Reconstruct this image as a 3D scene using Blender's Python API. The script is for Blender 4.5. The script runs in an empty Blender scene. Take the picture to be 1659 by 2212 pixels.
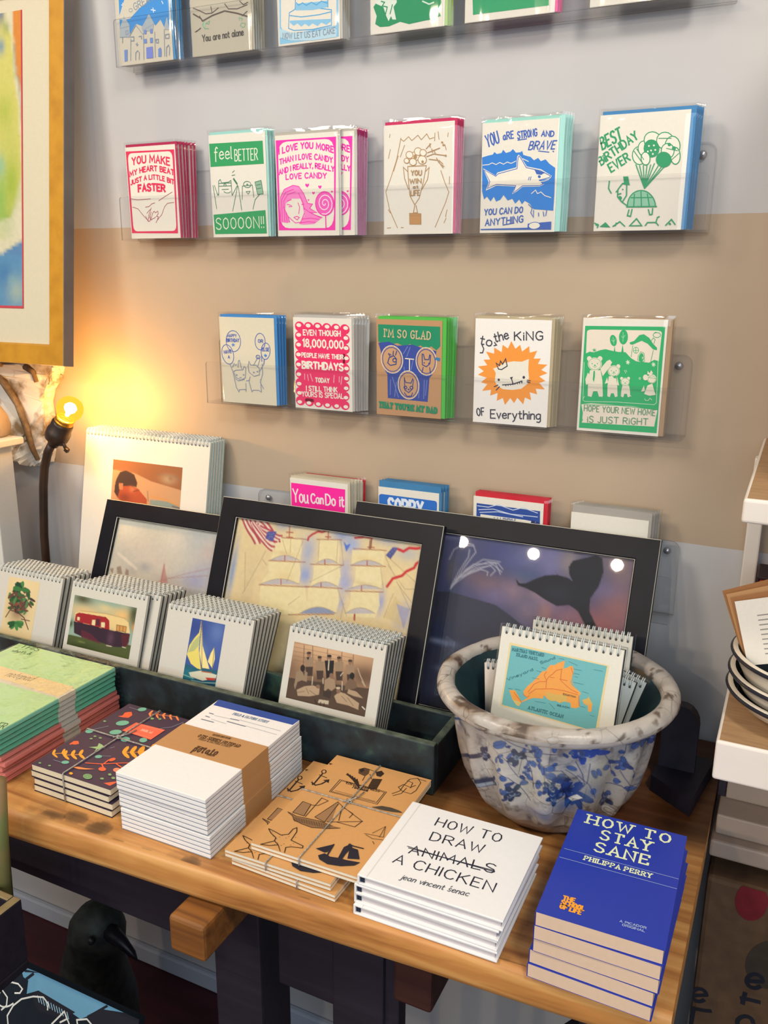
import bpy, bmesh, math, random
import numpy as np
from mathutils import Vector, Matrix
from mathutils.geometry import tessellate_polygon
random.seed(5)
scene = bpy.context.scene
COL = scene.collection
R = math.radians

# ------------------------------------------------------------ camera
cam_data = bpy.data.cameras.new('camera')
cam = bpy.data.objects.new('camera', cam_data)
COL.objects.link(cam)
right = Vector((0.90031539, 0.43516593, 0.00792573))
down = Vector((0.11977872, -0.23022125, -0.9657387))
fwd = Vector((-0.4184319, 0.87041875, -0.25939535))
M = Matrix.Identity(4)
for i in range(3):
    M[i][0] = right[i]; M[i][1] = -down[i]; M[i][2] = -fwd[i]
M.translation = Vector((0, -1.18, 1.42))
cam.matrix_world = M
cam_data.sensor_fit = 'HORIZONTAL'
cam_data.sensor_width = 36.0
cam_data.lens = 36.0 * 1864.13 / 1659.0
cam_data.clip_start = 0.02
scene.camera = cam

# ------------------------------------------------------------ world, lamps, exposure
world = bpy.data.worlds.new('shop_ambience')
scene.world = world
world.use_nodes = True
wb = world.node_tree.nodes['Background']
wb.inputs[0].default_value = (0.82, 0.82, 0.88, 1)
wb.inputs[1].default_value = 0.36

def lamp(name, kind, loc, energy, color, size=0.05, size_y=None, aim=None):
    d = bpy.data.lights.new(name, kind)
    d.energy = energy; d.color = color
    if kind == 'AREA':
        d.size = size
        if size_y: d.shape = 'RECTANGLE'; d.size_y = size_y
    else:
        d.shadow_soft_size = size
    o = bpy.data.objects.new(name, d); COL.objects.link(o); o.location = loc
    if aim:
        o.rotation_euler = (Vector(aim) - Vector(loc)).to_track_quat('-Z', 'Y').to_euler()
    return o
# the row of ceiling bulbs mirrored in the whale picture's glass
for i, p in enumerate(((-1.75, -3.55, 2.57), (-1.31, -3.58, 2.57), (-0.82, -3.57, 2.57))):
    lamp('ceiling_bulb', 'POINT', p, 48, (1.0, 0.80, 0.56), 0.032)
# overhead lamp above and to the left of the table
lamp('overhead_lamp', 'AREA', (-1.65, -1.65, 2.75), 26, (1.0, 0.91, 0.77), 0.42, 0.42, (-0.55, -0.2, 0.9))
# second overhead lamp, above and to the right
lamp('overhead_lamp', 'AREA', (0.60, -1.35, 2.72), 20, (1.0, 0.92, 0.78), 0.30, 0.30, (-0.4, -0.3, 0.8))
# daylight through the shop window behind the camera, to the right
lamp('shop_window', 'AREA', (0.75, -3.6, 2.0), 46, (0.74, 0.88, 1.0), 1.9, 1.5, (-0.4, -0.2, 1.2))
scene.view_settings.view_transform = 'Standard'
scene.view_settings.look = 'None'
scene.view_settings.exposure = 0.0
scene.view_settings.gamma = 1.0
scene.view_settings.use_curve_mapping = False
try:
    scene.cycles.transparent_max_bounces = 24
    scene.cycles.max_bounces = 8
    scene.cycles.caustics_reflective = False
    scene.cycles.caustics_refractive = False
except Exception:
    pass

# ------------------------------------------------------------ colour and materials
def lin(h):
    if not isinstance(h, str): return h
    o = []
    for i in (0, 2, 4):
        c = int(h[i:i+2], 16) / 255
        o.append(c / 12.92 if c <= 0.04045 else ((c + 0.055) / 1.055) ** 2.4)
    return (o[0], o[1], o[2], 1.0)

def rgb(t): return lin('%02x%02x%02x' % tuple(int(v) for v in t))

def newmat(name):
    m = bpy.data.materials.new(name); m.use_nodes = True
    n = m.node_tree.nodes; l = m.node_tree.links
    return m, n, l, n['Principled BSDF'], n['Material Output']

def node(n, t, **kw):
    x = n.new(t)
    for k, v in kw.items(): setattr(x, k, v)
    return x

def ramp(n, stops):
    r = n.new('ShaderNodeValToRGB')
    while len(r.color_ramp.elements) < len(stops): r.color_ramp.elements.new(0.5)
    for e, (p, c) in zip(r.color_ramp.elements, stops): e.position = p; e.color = lin(c)
    return r

def noisy(name, c1, c2, scale=8, rough=0.6, detail=5, lo=0.35, hi=0.65, bump=0.0, stretch=(1, 1, 1), spec=0.4, metal=0.0, bscale=None, c3=None):
    m, n, l, p, out = newmat(name)
    tc = n.new('ShaderNodeTexCoord'); mp = n.new('ShaderNodeMapping'); mp.inputs['Scale'].default_value = stretch
    l.new(tc.outputs['Object'], mp.inputs[0])
    t = n.new('ShaderNodeTexNoise'); t.inputs['Scale'].default_value = scale; t.inputs['Detail'].default_value = detail
    l.new(mp.outputs[0], t.inputs['Vector'])
    st = [(lo, c1), (hi, c2)] + ([(min(1, hi + 0.12), c3)] if c3 else [])
    r = ramp(n, st); l.new(t.outputs['Fac'], r.inputs[0]); l.new(r.outputs[0], p.inputs['Base Color'])
    p.inputs['Roughness'].default_value = rough; p.inputs['Metallic'].default_value = metal
    p.inputs['Specular IOR Level'].default_value = spec
    if bump:
        b = n.new('ShaderNodeBump'); b.inputs['Strength'].default_value = bump; b.inputs['Distance'].default_value = 0.002
        if bscale:
            t2 = n.new('ShaderNodeTexNoise'); t2.inputs['Scale'].default_value = bscale; l.new(mp.outputs[0], t2.inputs['Vector']); l.new(t2.outputs['Fac'], b.inputs['Height'])
        else: l.new(t.outputs['Fac'], b.inputs['Height'])
        l.new(b.outputs[0], p.inputs['Normal'])
    return m

def printmat(name, rough=0.6, mottle=0.10, scale=260, spec=0.3):
    m, n, l, p, out = newmat(name)
    a = node(n, 'ShaderNodeAttribute', attribute_name='Col')
    tc = n.new('ShaderNodeTexCoord')
    t = n.new('ShaderNodeTexNoise'); t.inputs['Scale'].default_value = scale; t.inputs['Detail'].default_value = 3
    l.new(tc.outputs['Object'], t.inputs['Vector'])
    r = ramp(n, [(0.3, (1 - mottle,) * 3 + (1,)), (0.65, (1, 1, 1, 1))]); l.new(t.outputs['Fac'], r.inputs[0])
    x = node(n, 'ShaderNodeMixRGB', blend_type='MULTIPLY'); x.inputs[0].default_value = 1
    l.new(a.outputs['Color'], x.inputs[1]); l.new(r.outputs[0], x.inputs[2]); l.new(x.outputs[0], p.inputs['Base Color'])
    p.inputs['Roughness'].default_value = rough; p.inputs['Specular IOR Level'].default_value = spec
    return m

def clear(name, ior=1.45, rough=0.04, tint=(0.985, 0.99, 0.985), bump=0.0, bscale=40, stretch=(1, 1, 1), gain=1.0):
    m, n, l, p, out = newmat(name); n.remove(p)
    fr = n.new('ShaderNodeLayerWeight'); f0 = ((ior - 1) / (ior + 1)) ** 2
    pw = node(n, 'ShaderNodeMath', operation='POWER'); pw.inputs[1].default_value = 5; l.new(fr.outputs['Facing'], pw.inputs[0])
    fm = node(n, 'ShaderNodeMath', operation='MULTIPLY_ADD'); fm.inputs[1].default_value = 1 - f0; fm.inputs[2].default_value = f0; l.new(pw.outputs[0], fm.inputs[0])
    tr = n.new('ShaderNodeBsdfTransparent'); tr.inputs[0].default_value = (*tint, 1)
    gl = n.new('ShaderNodeBsdfGlossy'); gl.inputs['Roughness'].default_value = rough
    mx = n.new('ShaderNodeMixShader'); fac = fm.outputs[0]
    if gain != 1:
        k = node(n, 'ShaderNodeMath', operation='MULTIPLY', use_clamp=True); k.inputs[1].default_value = gain; l.new(fm.outputs[0], k.inputs[0]); fac = k.outputs[0]
    if bump:
        tc = n.new('ShaderNodeTexCoord'); mp = n.new('ShaderNodeMapping'); mp.inputs['Scale'].default_value = stretch; l.new(tc.outputs['Object'], mp.inputs[0])
        t = n.new('ShaderNodeTexNoise'); t.inputs['Scale'].default_value = bscale; t.inputs['Detail'].default_value = 2; l.new(mp.outputs[0], t.inputs['Vector'])
        b = n.new('ShaderNodeBump'); b.inputs['Strength'].default_value = bump; b.inputs['Distance'].default_value = 0.004
        l.new(t.outputs['Fac'], b.inputs['Height']); l.new(b.outputs[0], gl.inputs['Normal']); l.new(b.outputs[0], fr.inputs['Normal'])
    l.new(fac, mx.inputs[0]); l.new(tr.outputs[0], mx.inputs[1]); l.new(gl.outputs[0], mx.inputs[2]); l.new(mx.outputs[0], out.inputs[0])
    return m

def mixedge(name, col, fac=0.45):
    m, n, l, p, out = newmat(name)
    p.inputs['Base Color'].default_value = lin(col); p.inputs['Roughness'].default_value = 0.15
    t = n.new('ShaderNodeTexNoise'); t.inputs['Scale'].default_value = 14
    tr = n.new('ShaderNodeBsdfTransparent'); mx = n.new('ShaderNodeMixShader')
    k = node(n, 'ShaderNodeMath', operation='MULTIPLY_ADD'); k.inputs[1].default_value = 0.2; k.inputs[2].default_value = fac - 0.1
    l.new(t.outputs['Fac'], k.inputs[0]); l.new(k.outputs[0], mx.inputs[0])
    l.new(tr.outputs[0], mx.inputs[1]); l.new(p.outputs[0], mx.inputs[2]); l.new(mx.outputs[0], out.inputs[0])
    return m

def wallmat():
    m, n, l, p, out = newmat('painted_wall')
    g = n.new('ShaderNodeNewGeometry'); s = n.new('ShaderNodeSeparateXYZ'); l.new(g.outputs['Position'], s.inputs[0])
    t = n.new('ShaderNodeTexNoise'); t.inputs['Scale'].default_value = 5; t.inputs['Detail'].default_value = 6; l.new(g.outputs['Position'], t.inputs['Vector'])
    w = node(n, 'ShaderNodeMath', operation='MULTIPLY_ADD'); w.inputs[1].default_value = 0.006; l.new(t.outputs['Fac'], w.inputs[0]); l.new(s.outputs['Z'], w.inputs[2])
    a = node(n, 'ShaderNodeMath', operation='LESS_THAN'); a.inputs[1].default_value = 1.505; l.new(w.outputs[0], a.inputs[0])
    b = node(n, 'ShaderNodeMath', operation='GREATER_THAN'); b.inputs[1].default_value = 1.084; l.new(w.outputs[0], b.inputs[0])
    c = node(n, 'ShaderNodeMath', operation='MULTIPLY'); l.new(a.outputs[0], c.inputs[0]); l.new(b.outputs[0], c.inputs[1])
    wh = ramp(n, [(0.3, 'b6b5b6'), (0.7, 'bdbcbd')]); ta = ramp(n, [(0.3, 'ae9b85'), (0.7, 'b4a18b')])
    l.new(t.outputs['Fac'], wh.inputs[0]); l.new(t.outputs['Fac'], ta.inputs[0])
    x = n.new('ShaderNodeMixRGB'); l.new(c.outputs[0], x.inputs[0]); l.new(wh.outputs[0], x.inputs[1]); l.new(ta.outputs[0], x.inputs[2])
    l.new(x.outputs[0], p.inputs['Base Color']); p.inputs['Roughness'].default_value = 0.55; p.inputs['Specular IOR Level'].default_value = 0.25
    t2 = n.new('ShaderNodeTexNoise'); t2.inputs['Scale'].default_value = 30; l.new(g.outputs['Position'], t2.inputs['Vector'])
    bp = n.new('ShaderNodeBump'); bp.inputs['Strength'].default_value = 0.15; bp.inputs['Distance'].default_value = 0.003
    l.new(t2.outputs['Fac'], bp.inputs['Height']); l.new(bp.outputs[0], p.inputs['Normal'])
    return m

def woodmat(name, stops, grain=(2.2, 45, 45), rough=0.45, wear_shade=None):
    m, n, l, p, out = newmat(name)
    tc = n.new('ShaderNodeTexCoord'); mp = n.new('ShaderNodeMapping'); mp.inputs['Scale'].default_value = grain; l.new(tc.outputs['Object'], mp.inputs[0])
    t = n.new('ShaderNodeTexNoise'); t.inputs['Scale'].default_value = 1.6; t.inputs['Detail'].default_value = 8; t.inputs['Distortion'].default_value = 0.6
    l.new(mp.outputs[0], t.inputs['Vector']); r = ramp(n, stops); l.new(t.outputs['Fac'], r.inputs[0])
    src = r.outputs[0]
    big = n.new('ShaderNodeTexNoise'); big.inputs['Scale'].default_value = 7; big.inputs['Detail'].default_value = 4; l.new(tc.outputs['Object'], big.inputs['Vector'])
    rb = ramp(n, [(0.35, (0.70, 0.66, 0.62, 1)), (0.62, (1, 1, 1, 1))]); l.new(big.outputs['Fac'], rb.inputs[0])
    x = node(n, 'ShaderNodeMixRGB', blend_type='MULTIPLY'); x.inputs[0].default_value = 0.8; l.new(src, x.inputs[1]); l.new(rb.outputs[0], x.inputs[2]); src = x.outputs[0]
    if wear_shade:   # worn stain plus painted shade toward the back, and spots, multiplied into the colour
        a = node(n, 'ShaderNodeAttribute', attribute_name='Col')
        x2 = node(n, 'ShaderNodeMixRGB', blend_type='MULTIPLY'); x2.inputs[0].default_value = 1; l.new(src, x2.inputs[1]); l.new(a.outputs['Color'], x2.inputs[2]); src = x2.outputs[0]
    l.new(src, p.inputs['Base Color']); p.inputs['Roughness'].default_value = rough
    bp = n.new('ShaderNodeBump'); bp.inputs['Strength'].default_value = 0.25; bp.inputs['Distance'].default_value = 0.0015
    l.new(t.outputs['Fac'], bp.inputs['Height']); l.new(bp.outputs[0], p.inputs['Normal'])
    return m

def emit(name, col, strength):
    m, n, l, p, out = newmat(name); n.remove(p)
    e = n.new('ShaderNodeEmission'); e.inputs[0].default_value = lin(col); e.inputs[1].default_value = strength
    l.new(e.outputs[0], out.inputs[0]); return m

MT = dict(
    wall=wallmat(),
    floor=noisy('floor_boards', '3a1018', '4a1822', 5, 0.5, stretch=(1, 8, 1)),
    base=noisy('baseboard_paint', 'b4bccb', 'c0c8d4', 6, 0.5),
    prt=printmat('printed_paper', mottle=0.035), gloss=printmat('printed_card_glossy', 0.32, 0.02, 180, 0.5), paint=printmat('painted_picture', 0.6, 0.08, 120),
    sleeve=clear('cellophane', 1.46, 0.05, (0.992, 0.992, 0.988), 0.22, 26, (1, 1, 0.35), 1.0),
    wrap=clear('loose_cellophane', 1.46, 0.05, (0.97, 0.97, 0.97), 0.9, 34, (1, 1, 1), 1.8),
    acry=clear('acrylic_sheet', 1.45, 0.015, (0.997, 0.997, 0.998)), acrye=mixedge('acrylic_cut_edge', '74767e', 0.5),
    glass=clear('picture_glass', 1.45, 0.012, (0.985, 0.99, 0.99)),
    black=noisy('black_lacquered_wood', '0e0e16', '12121b', 30, 0.42, spec=0.18), edge_glint=noisy('painted_edge_glint', 'b9b6a8', 'c9c6b8', 20, 0.4),
    table=woodmat('worn_table_wood', [(0.25, '935c30'), (0.5, 'c58c4e'), (0.75, 'dcae6c')], wear_shade=True),
    darkwood=woodmat('dark_stained_wood', [(0.3, '17131f'), (0.7, '221c2a')], rough=0.6), beam=woodmat('brown_beam_wood', [(0.3, '6a4222'), (0.7, '9c6630')]),
    beamd=woodmat('deep_brown_beam_wood', [(0.3, '2e1a18'), (0.7, '45271f')]),
    tray=noisy('chipped_green_paint', '1a2024', '26343a', 26, 0.5, 8, 0.42, 0.60, 0.3, c3='3f5a4e'), trayw=noisy('worn_edge_paint', '3c463e', '5f6a5a', 60, 0.6, 6, 0.4, 0.65, 0.3),
    wire=noisy('white_coated_wire', 'c4cbcb', 'dfe4e2', 40, 0.28, spec=0.6), steel=noisy('screw_steel', '9a9aa0', 'c0c0c6', 60, 0.3, metal=0.7),
    gold=noisy('gilt_wood', 'b07a18', 'c58c22', 30, 0.42, 6, 0.3, 0.6, 0.1), goldside=noisy('grey_frame_side', '6c635f', '7d736c', 12, 0.6),
    pot=None, iron=noisy('cast_iron', '14121c', '1e1b28', 40, 0.55, bump=0.2), bronze=noisy('bronze_lamp', '2c1e16', '402a1c', 30, 0.42, spec=0.6, metal=0.3), brass=noisy('brass_collar', 'c98a28', 'e0a23a', 30, 0.3, metal=0.8),
    white=noisy('white_shelf_paint', 'd9cfc4', 'e6dcd2', 9, 0.45), shelftop=noisy('raw_shelf_top', '9c7a56', 'ab8862', 14, 0.6, stretch=(2, 14, 2)),
    cream=noisy('cream_cabinet_paint', '9c8a7c', 'a89688', 8, 0.55), bowl=noisy('cream_stoneware', 'cfc3b0', 'ddd2c0', 14, 0.2, spec=0.6), bowlin=noisy('dark_bowl_glaze', '2f4048', '3d5058', 14, 0.2), band=noisy('black_rim_band', '171722', '22222c', 20, 0.25),
    plaster=noisy('peeling_plaster', '8a7050', 'e2dace', 20, 0.8, 10, 0.36, 0.5, 0.8), bark=noisy('bark', '5a4632', '8a7254', 60, 0.85, 8, bump=0.6),
    twine=noisy('silver_grey_twine', '7c7872', 'b4b0a6', 300, 0.5), feather=noisy('dark_feathers', '1c2022', '343a34', 50, 0.6, bump=0.4), beak=noisy('dark_beak', '19181f', '26242c', 20, 0.4),
    kraft=noisy('kraft_paper', '9c6f42', 'aa7c4e', 90, 0.7), sackm=printmat('printed_sack', 0.8, 0.25, 60), bulb=None, fil=emit('glowing_filament', 'ffe9a8', 160),
)
def bulbmat():
    m, n, l, p, out = newmat('lit_amber_bulb'); n.remove(p)
    tr = n.new('ShaderNodeBsdfTransparent'); tr.inputs[0].default_value = (1, 0.93, 0.62, 1)
    e = n.new('ShaderNodeEmission'); e.inputs[0].default_value = lin('ffd23c'); e.inputs[1].default_value = 1.1
    lw = n.new('ShaderNodeLayerWeight'); lw.inputs[0].default_value = 0.35
    mx = n.new('ShaderNodeMixShader'); r = ramp(n, [(0.0, (0.55, 0.55, 0.55, 1)), (1.0, (0.85, 0.85, 0.85, 1))])
    l.new(lw.outputs['Facing'], r.inputs[0]); l.new(r.outputs[0], mx.inputs[0]); l.new(tr.outputs[0], mx.inputs[1]); l.new(e.outputs[0], mx.inputs[2]); l.new(mx.outputs[0], out.inputs[0])
    return m
MT['bulb'] = bulbmat()
def potmat():
    m = printmat('glazed_pot', 0.33, 0.12, 60, 0.5)
    n = m.node_tree.nodes; l = m.node_tree.links; p = n['Principled BSDF']
    tc = n.new('ShaderNodeTexCoord'); v = n.new('ShaderNodeTexVoronoi'); v.feature = 'DISTANCE_TO_EDGE'; v.inputs['Scale'].default_value = 42; l.new(tc.outputs['Object'], v.inputs['Vector'])
    t = n.new('ShaderNodeTexNoise'); t.inputs['Scale'].default_value = 55; t.inputs['Detail'].default_value = 6; l.new(tc.outputs['Object'], t.inputs['Vector'])
    b = n.new('ShaderNodeBump'); b.inputs['Strength'].default_value = 0.5; b.inputs['Distance'].default_value = 0.003; l.new(t.outputs['Fac'], b.inputs['Height']); l.new(b.outputs[0], p.inputs['Normal'])
    old = p.inputs['Base Color'].links[0].from_socket
    r1 = ramp(n, [(0.0, (0.45, 0.42, 0.40, 1)), (0.035, (1, 1, 1, 1))]); l.new(v.outputs['Distance'], r1.inputs[0])
    t3 = n.new('ShaderNodeTexNoise'); t3.inputs['Scale'].default_value = 14; l.new(tc.outputs['Object'], t3.inputs['Vector']); r3 = ramp(n, [(0.46, (0, 0, 0, 1)), (0.60, (1, 1, 1, 1))]); l.new(t3.outputs['Fac'], r3.inputs[0])
    x = node(n, 'ShaderNodeMixRGB', blend_type='MULTIPLY'); l.new(r3.outputs[0], x.inputs[0]); l.new(old, x.inputs[1]); l.new(r1.outputs[0], x.inputs[2])
    r4 = ramp(n, [(0.30, (0.35, 0.30, 0.26, 1)), (0.40, (1, 1, 1, 1))]); l.new(t.outputs['Fac'], r4.inputs[0])
    x2 = node(n, 'ShaderNodeMixRGB', blend_type='MULTIPLY'); x2.inputs[0].default_value = 0.8; l.new(x.outputs[0], x2.inputs[1]); l.new(r4.outputs[0], x2.inputs[2]); l.new(x2.outputs[0], p.inputs['Base Color'])
    return m
MT['pot'] = potmat()

# ------------------------------------------------------------ mesh builder
class MB:
    def __init__(s): s.v = []; s.f = []; s.m = []; s.c = []; s.sm = []
    def add(s, vs, fs, m=0, c=None, smooth=False):
        b = len(s.v); s.v += [tuple(v) for v in vs]
        c = lin(c) if c is not None else None
        for f in fs:
            s.f.append([b + i for i in f]); s.m.append(m); s.c.append(c); s.sm.append(smooth)
        return s
    def box(s, x0, x1, y0, y1, z0, z1, m=0, c=None):
        v = [(x, y, z) for z in (z0, z1) for y in (y0, y1) for x in (x0, x1)]
        return s.add(v, [(0, 2, 3, 1), (4, 5, 7, 6), (0, 1, 5, 4), (2, 6, 7, 3), (0, 4, 6, 2), (1, 3, 7, 5)], m, c)
    def bbox(s, x0, x1, y0, y1, z0, z1, b=0.002, m=0, c=None, seg=2, mat=None):
        bm = bmesh.new(); bmesh.ops.create_cube(bm, size=1)
        for v in bm.verts: v.co = ((x0 + x1) / 2 + v.co.x * (x1 - x0), (y0 + y1) / 2 + v.co.y * (y1 - y0), (z0 + z1) / 2 + v.co.z * (z1 - z0))
        bmesh.ops.bevel(bm, geom=bm.edges[:], offset=b, segments=seg, affect='EDGES', profile=0.5)
        if mat is not None: bmesh.ops.transform(bm, matrix=mat, verts=bm.verts)
        bm.verts.index_update()
        s.add([v.co[:] for v in bm.verts], [[v.index for v in f.verts] for f in bm.faces], m, c); bm.free(); return s
    def tube(s, path, r, n=8, m=0, c=None, caps=True, closed=False, smooth=True):
        P = [Vector(p) for p in path]; k = len(P); rs = r if isinstance(r, (list, tuple)) else [r] * k
        up = Vector((0, 0, 1)); vs = []; pn = None
        for i in range(k):
            if closed: d = P[(i + 1) % k] - P[i - 1]
            else: d = P[min(i + 1, k - 1)] - P[max(i - 1, 0)]
            d = d.normalized() if d.length > 1e-9 else Vector((0, 0, 1))
            if pn is None:
                a = d.orthogonal().normalized() if abs(d.dot(up)) > 0.95 else d.cross(up).normalized()
            else:
                a = (pn - d * pn.dot(d)); a = a.normalized() if a.length > 1e-6 else d.orthogonal().normalized()
            pn = a; b = d.cross(a)
            for j in range(n):
                t = 2 * math.pi * j / n; vs.append(P[i] + (a * math.cos(t) + b * math.sin(t)) * rs[i])
        fs = []
        for i in range(k if closed else k - 1):
            for j in range(n):
                a0 = i * n + j; a1 = i * n + (j + 1) % n; b0 = ((i + 1) % k) * n + j; b1 = ((i + 1) % k) * n + (j + 1) % n
                fs.append((a0, a1, b1, b0))
        if caps and not closed: fs += [tuple(range(n))[::-1], tuple(range((k - 1) * n, k * n))]
        return s.add(vs, fs, m, c, smooth)
    def lathe(s, prof, n=48, m=0, c=None, o=(0, 0, 0), smooth=True, fn=None):
        vs = []
        for r, z in prof:
            for j in range(n):
                t = 2 * math.pi * j / n; rr = fn(r, z, t) if fn else r
                vs.append((o[0] + rr * math.cos(t), o[1] + rr * math.sin(t), o[2] + z))
        fs = [(i * n + j, i * n + (j + 1) % n, (i + 1) * n + (j + 1) % n, (i + 1) * n + j) for i in range(len(prof) - 1) for j in range(n)]
        return s.add(vs, fs, m, c, smooth)
    def prism(s, pts, z0, z1, m=0, c=None, fn=None):
        # outline (list of 2D points, any winding) extruded; fn maps (x, y, z) to 3D
        fn = fn or (lambda x, y, z: (x, y, z)); n = len(pts)
        vs = [fn(x, y, z0) for x, y in pts] + [fn(x, y, z1) for x, y in pts]
        tr = tessellate_polygon([[Vector((x, y, 0)) for x, y in pts]])
        fs = [tuple(t) for t in tr] + [tuple(i + n for i in t)[::-1] for t in tr] + [(i, (i + 1) % n, n + (i + 1) % n, n + i) for i in range(n)]
        return s.add(vs, fs, m, c)
    def build(s, name, mats, parent=None, label=None, loc=None, fixn=False):
        me = bpy.data.meshes.new(name); me.from_pydata(s.v, [], s.f)
        for m in (mats if isinstance(mats, (list, tuple)) else [mats]): me.materials.append(MT[m] if isinstance(m, str) else m)
        me.polygons.foreach_set('material_index', s.m); me.polygons.foreach_set('use_smooth', s.sm)
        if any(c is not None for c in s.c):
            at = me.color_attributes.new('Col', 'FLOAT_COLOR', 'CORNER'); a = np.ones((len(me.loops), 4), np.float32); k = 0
            for f, c in zip(s.f, s.c):
                n = len(f)
                if c is not None: a[k:k+n] = c
                k += n
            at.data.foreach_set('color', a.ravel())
        if fixn:
            bm = bmesh.new(); bm.from_mesh(me); bmesh.ops.recalc_face_normals(bm, faces=bm.faces); bm.to_mesh(me); bm.free()
        me.validate(); me.update()
        o = bpy.data.objects.new(name, me); COL.objects.link(o)
        if parent: o.parent = parent
        if label: o['label'] = label
        if loc: o.location = loc
        return o

def thing(name, label, cat, loc=(0, 0, 0), rot=(0, 0, 0), group=None):
    o = bpy.data.objects.new(name, None); COL.objects.link(o); o.location = loc; o.rotation_euler = rot
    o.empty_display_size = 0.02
    o['label'] = label; o['category'] = cat
    if group: o['group'] = group
    return o
def tag(o, label, cat, group=None):
    o['label'] = label; o['category'] = cat
    if group: o['group'] = group
    return o
def copy_tree(o, label, loc=None, rot=None):
    kids = [c for c in bpy.data.objects if c.parent == o]
    c = o.copy(); COL.objects.link(c); c['label'] = label
    if loc is not None: c.location = loc
    if rot is not None: c.rotation_euler = rot
    for k in kids:
        d = k.copy(); COL.objects.link(d); d.parent = c
        for g in [q for q in bpy.data.objects if q.parent == k]:
            e = g.copy(); COL.objects.link(e); e.parent = d
    return c
def structure(o): o['kind'] = 'structure'; return o
ORD = ['frontmost', 'second from front', 'third from front', 'fourth from front', 'fifth from front', 'sixth from front', 'seventh from front', 'eighth from front']
TOP = ['topmost', 'second from top', 'third from top', 'fourth from top', 'fifth from top', 'sixth from top', 'seventh from top', 'eighth from top', 'ninth from top', 'lowest']

# ------------------------------------------------------------ printed artwork (0.1 mm units on each sheet; points after the first are steps)
ART = {}
ART['hands'] = (98.7, 137.6, None, None, """F 226 48 92 15 58 954 17 -28 1232 -930 -17
F 236 230 216 49 199 5 -48 15 -35 26 -21 36 -6 723 8 34 8 24 21 14 35 4 48 -12 959 -6 44 -14 31 -24 19 -33 6 -712 -4 -35 -6 -25 -19 -16 -32 -5 -44
T 226 48 92|YOU MAKE|2.53|125 263 871 303|10.52|3.99|0|0
T 226 48 92|MY HEART BEAT|2.14|61 435 942 448|7.2|7.56|0|0
T 226 48 92|JUST A LITTLE BIT|1.95|65 560 930 582|6.4|8.18|0|0
T 226 48 92|FASTER|3.31|212 667 747 682|9.81|1.75|0|0
S 168 64 92 0.97 38 763 132 22 143 -2 130 -5
S 168 64 92 0.97 605 811 131 -60 143 -60
S 168 64 92 0.97 68 891 106 29 100 106 89 78
S 168 64 92 0.97 329 899 71 -6 62 -41 59 -10
S 168 64 92 0.97 899 845 -125 9 -62 49 -66 116 -98 81 -30 41
S 168 64 92 0.97 362 1112 18 -83 66 -117
S 168 64 92 0.97 410 1097 66 -117 24 -16 22 26 48 -24 9 34 -38 41 34 9 -27 50
S 168 64 92 0.97 321 1035 41 81 35 -3 19 -41
S 168 64 92 0.97 403 1029 30 68 30 -24 23 0 38 -24
S 168 64 92 0.97 347 994 74 -58
S 168 64 92 0.97 388 1071 49 -92""")
ART['feel'] = (100.3, 139.8, None, None, """F 47 158 94 6 111 953 9 6 302 -954 2
F 47 158 94 17 1080 947 -42 10 319 -942 -4
T 228 232 212|feel|1.63|92 324 401 330|15.98|0|1|0
T 228 232 212|BETTER|1.45|459 363 866 365|14.99|0|0|0
T 228 232 212|SOOOON!!|1.45|59 1286 931 1276|15.31|0|0|0
S 59 122 88 0.91 133 813 12 -190 32 -23 21 48 129 -7 43 -22 9 206
S 59 122 88 0.91 144 652 226 1
S 59 122 88 0.91 144 690 225 3
S 59 122 88 0.91 36 676 21 134 27 191
S 59 122 88 0.91 64 677 53 139 16 -27
S 59 122 88 0.91 379 825 108 -142
S 59 122 88 0.91 486 699 -110 339
S 59 122 88 0.91 497 700 44 328
S 59 122 88 0.91 558 883 13 -180 178 -7 18 164
S 59 122 88 0.91 744 1021 44 -128 94 -76
S 59 122 88 0.91 446 548 -54 6
S 59 122 88 0.91 404 513 38 -23
S 59 122 88 0.91 280 679 -7 10 -15 3 -15 -5 -6 -11 6 -10 15 -3 16 5 6 11
S 59 122 88 0.91 354 766 -3 7 -9 6 -13 5 -17 2 -18 1 -19 -3 -16 -4 -14 -5 -8 -7 -3 -7
S 59 122 88 0.91 198 737 122 0
S 59 122 88 2.53 420 600 56 69
S 59 122 88 0.91 727 688 -10 21 -25 15 -33 3 -34 -7 -24 -17 -9 -21 10 -21 25 -15 33 -4 34 8 24 17 9 21
S 59 122 88 0.91 645 684 31 2
S 59 122 88 0.91 660 672 -1 26
S 59 122 88 0.91 633 780 73 -4 -36 39 -37 -35
F 143 181 154 798 658 109 -19 29 180 -99 4
S 59 122 88 0.91 798 658 109 -19 29 180 -99 4 -39 -165
S 59 122 88 0.91 822 700 73 -9
S 59 122 88 0.91 832 749 73 -9""")
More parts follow.
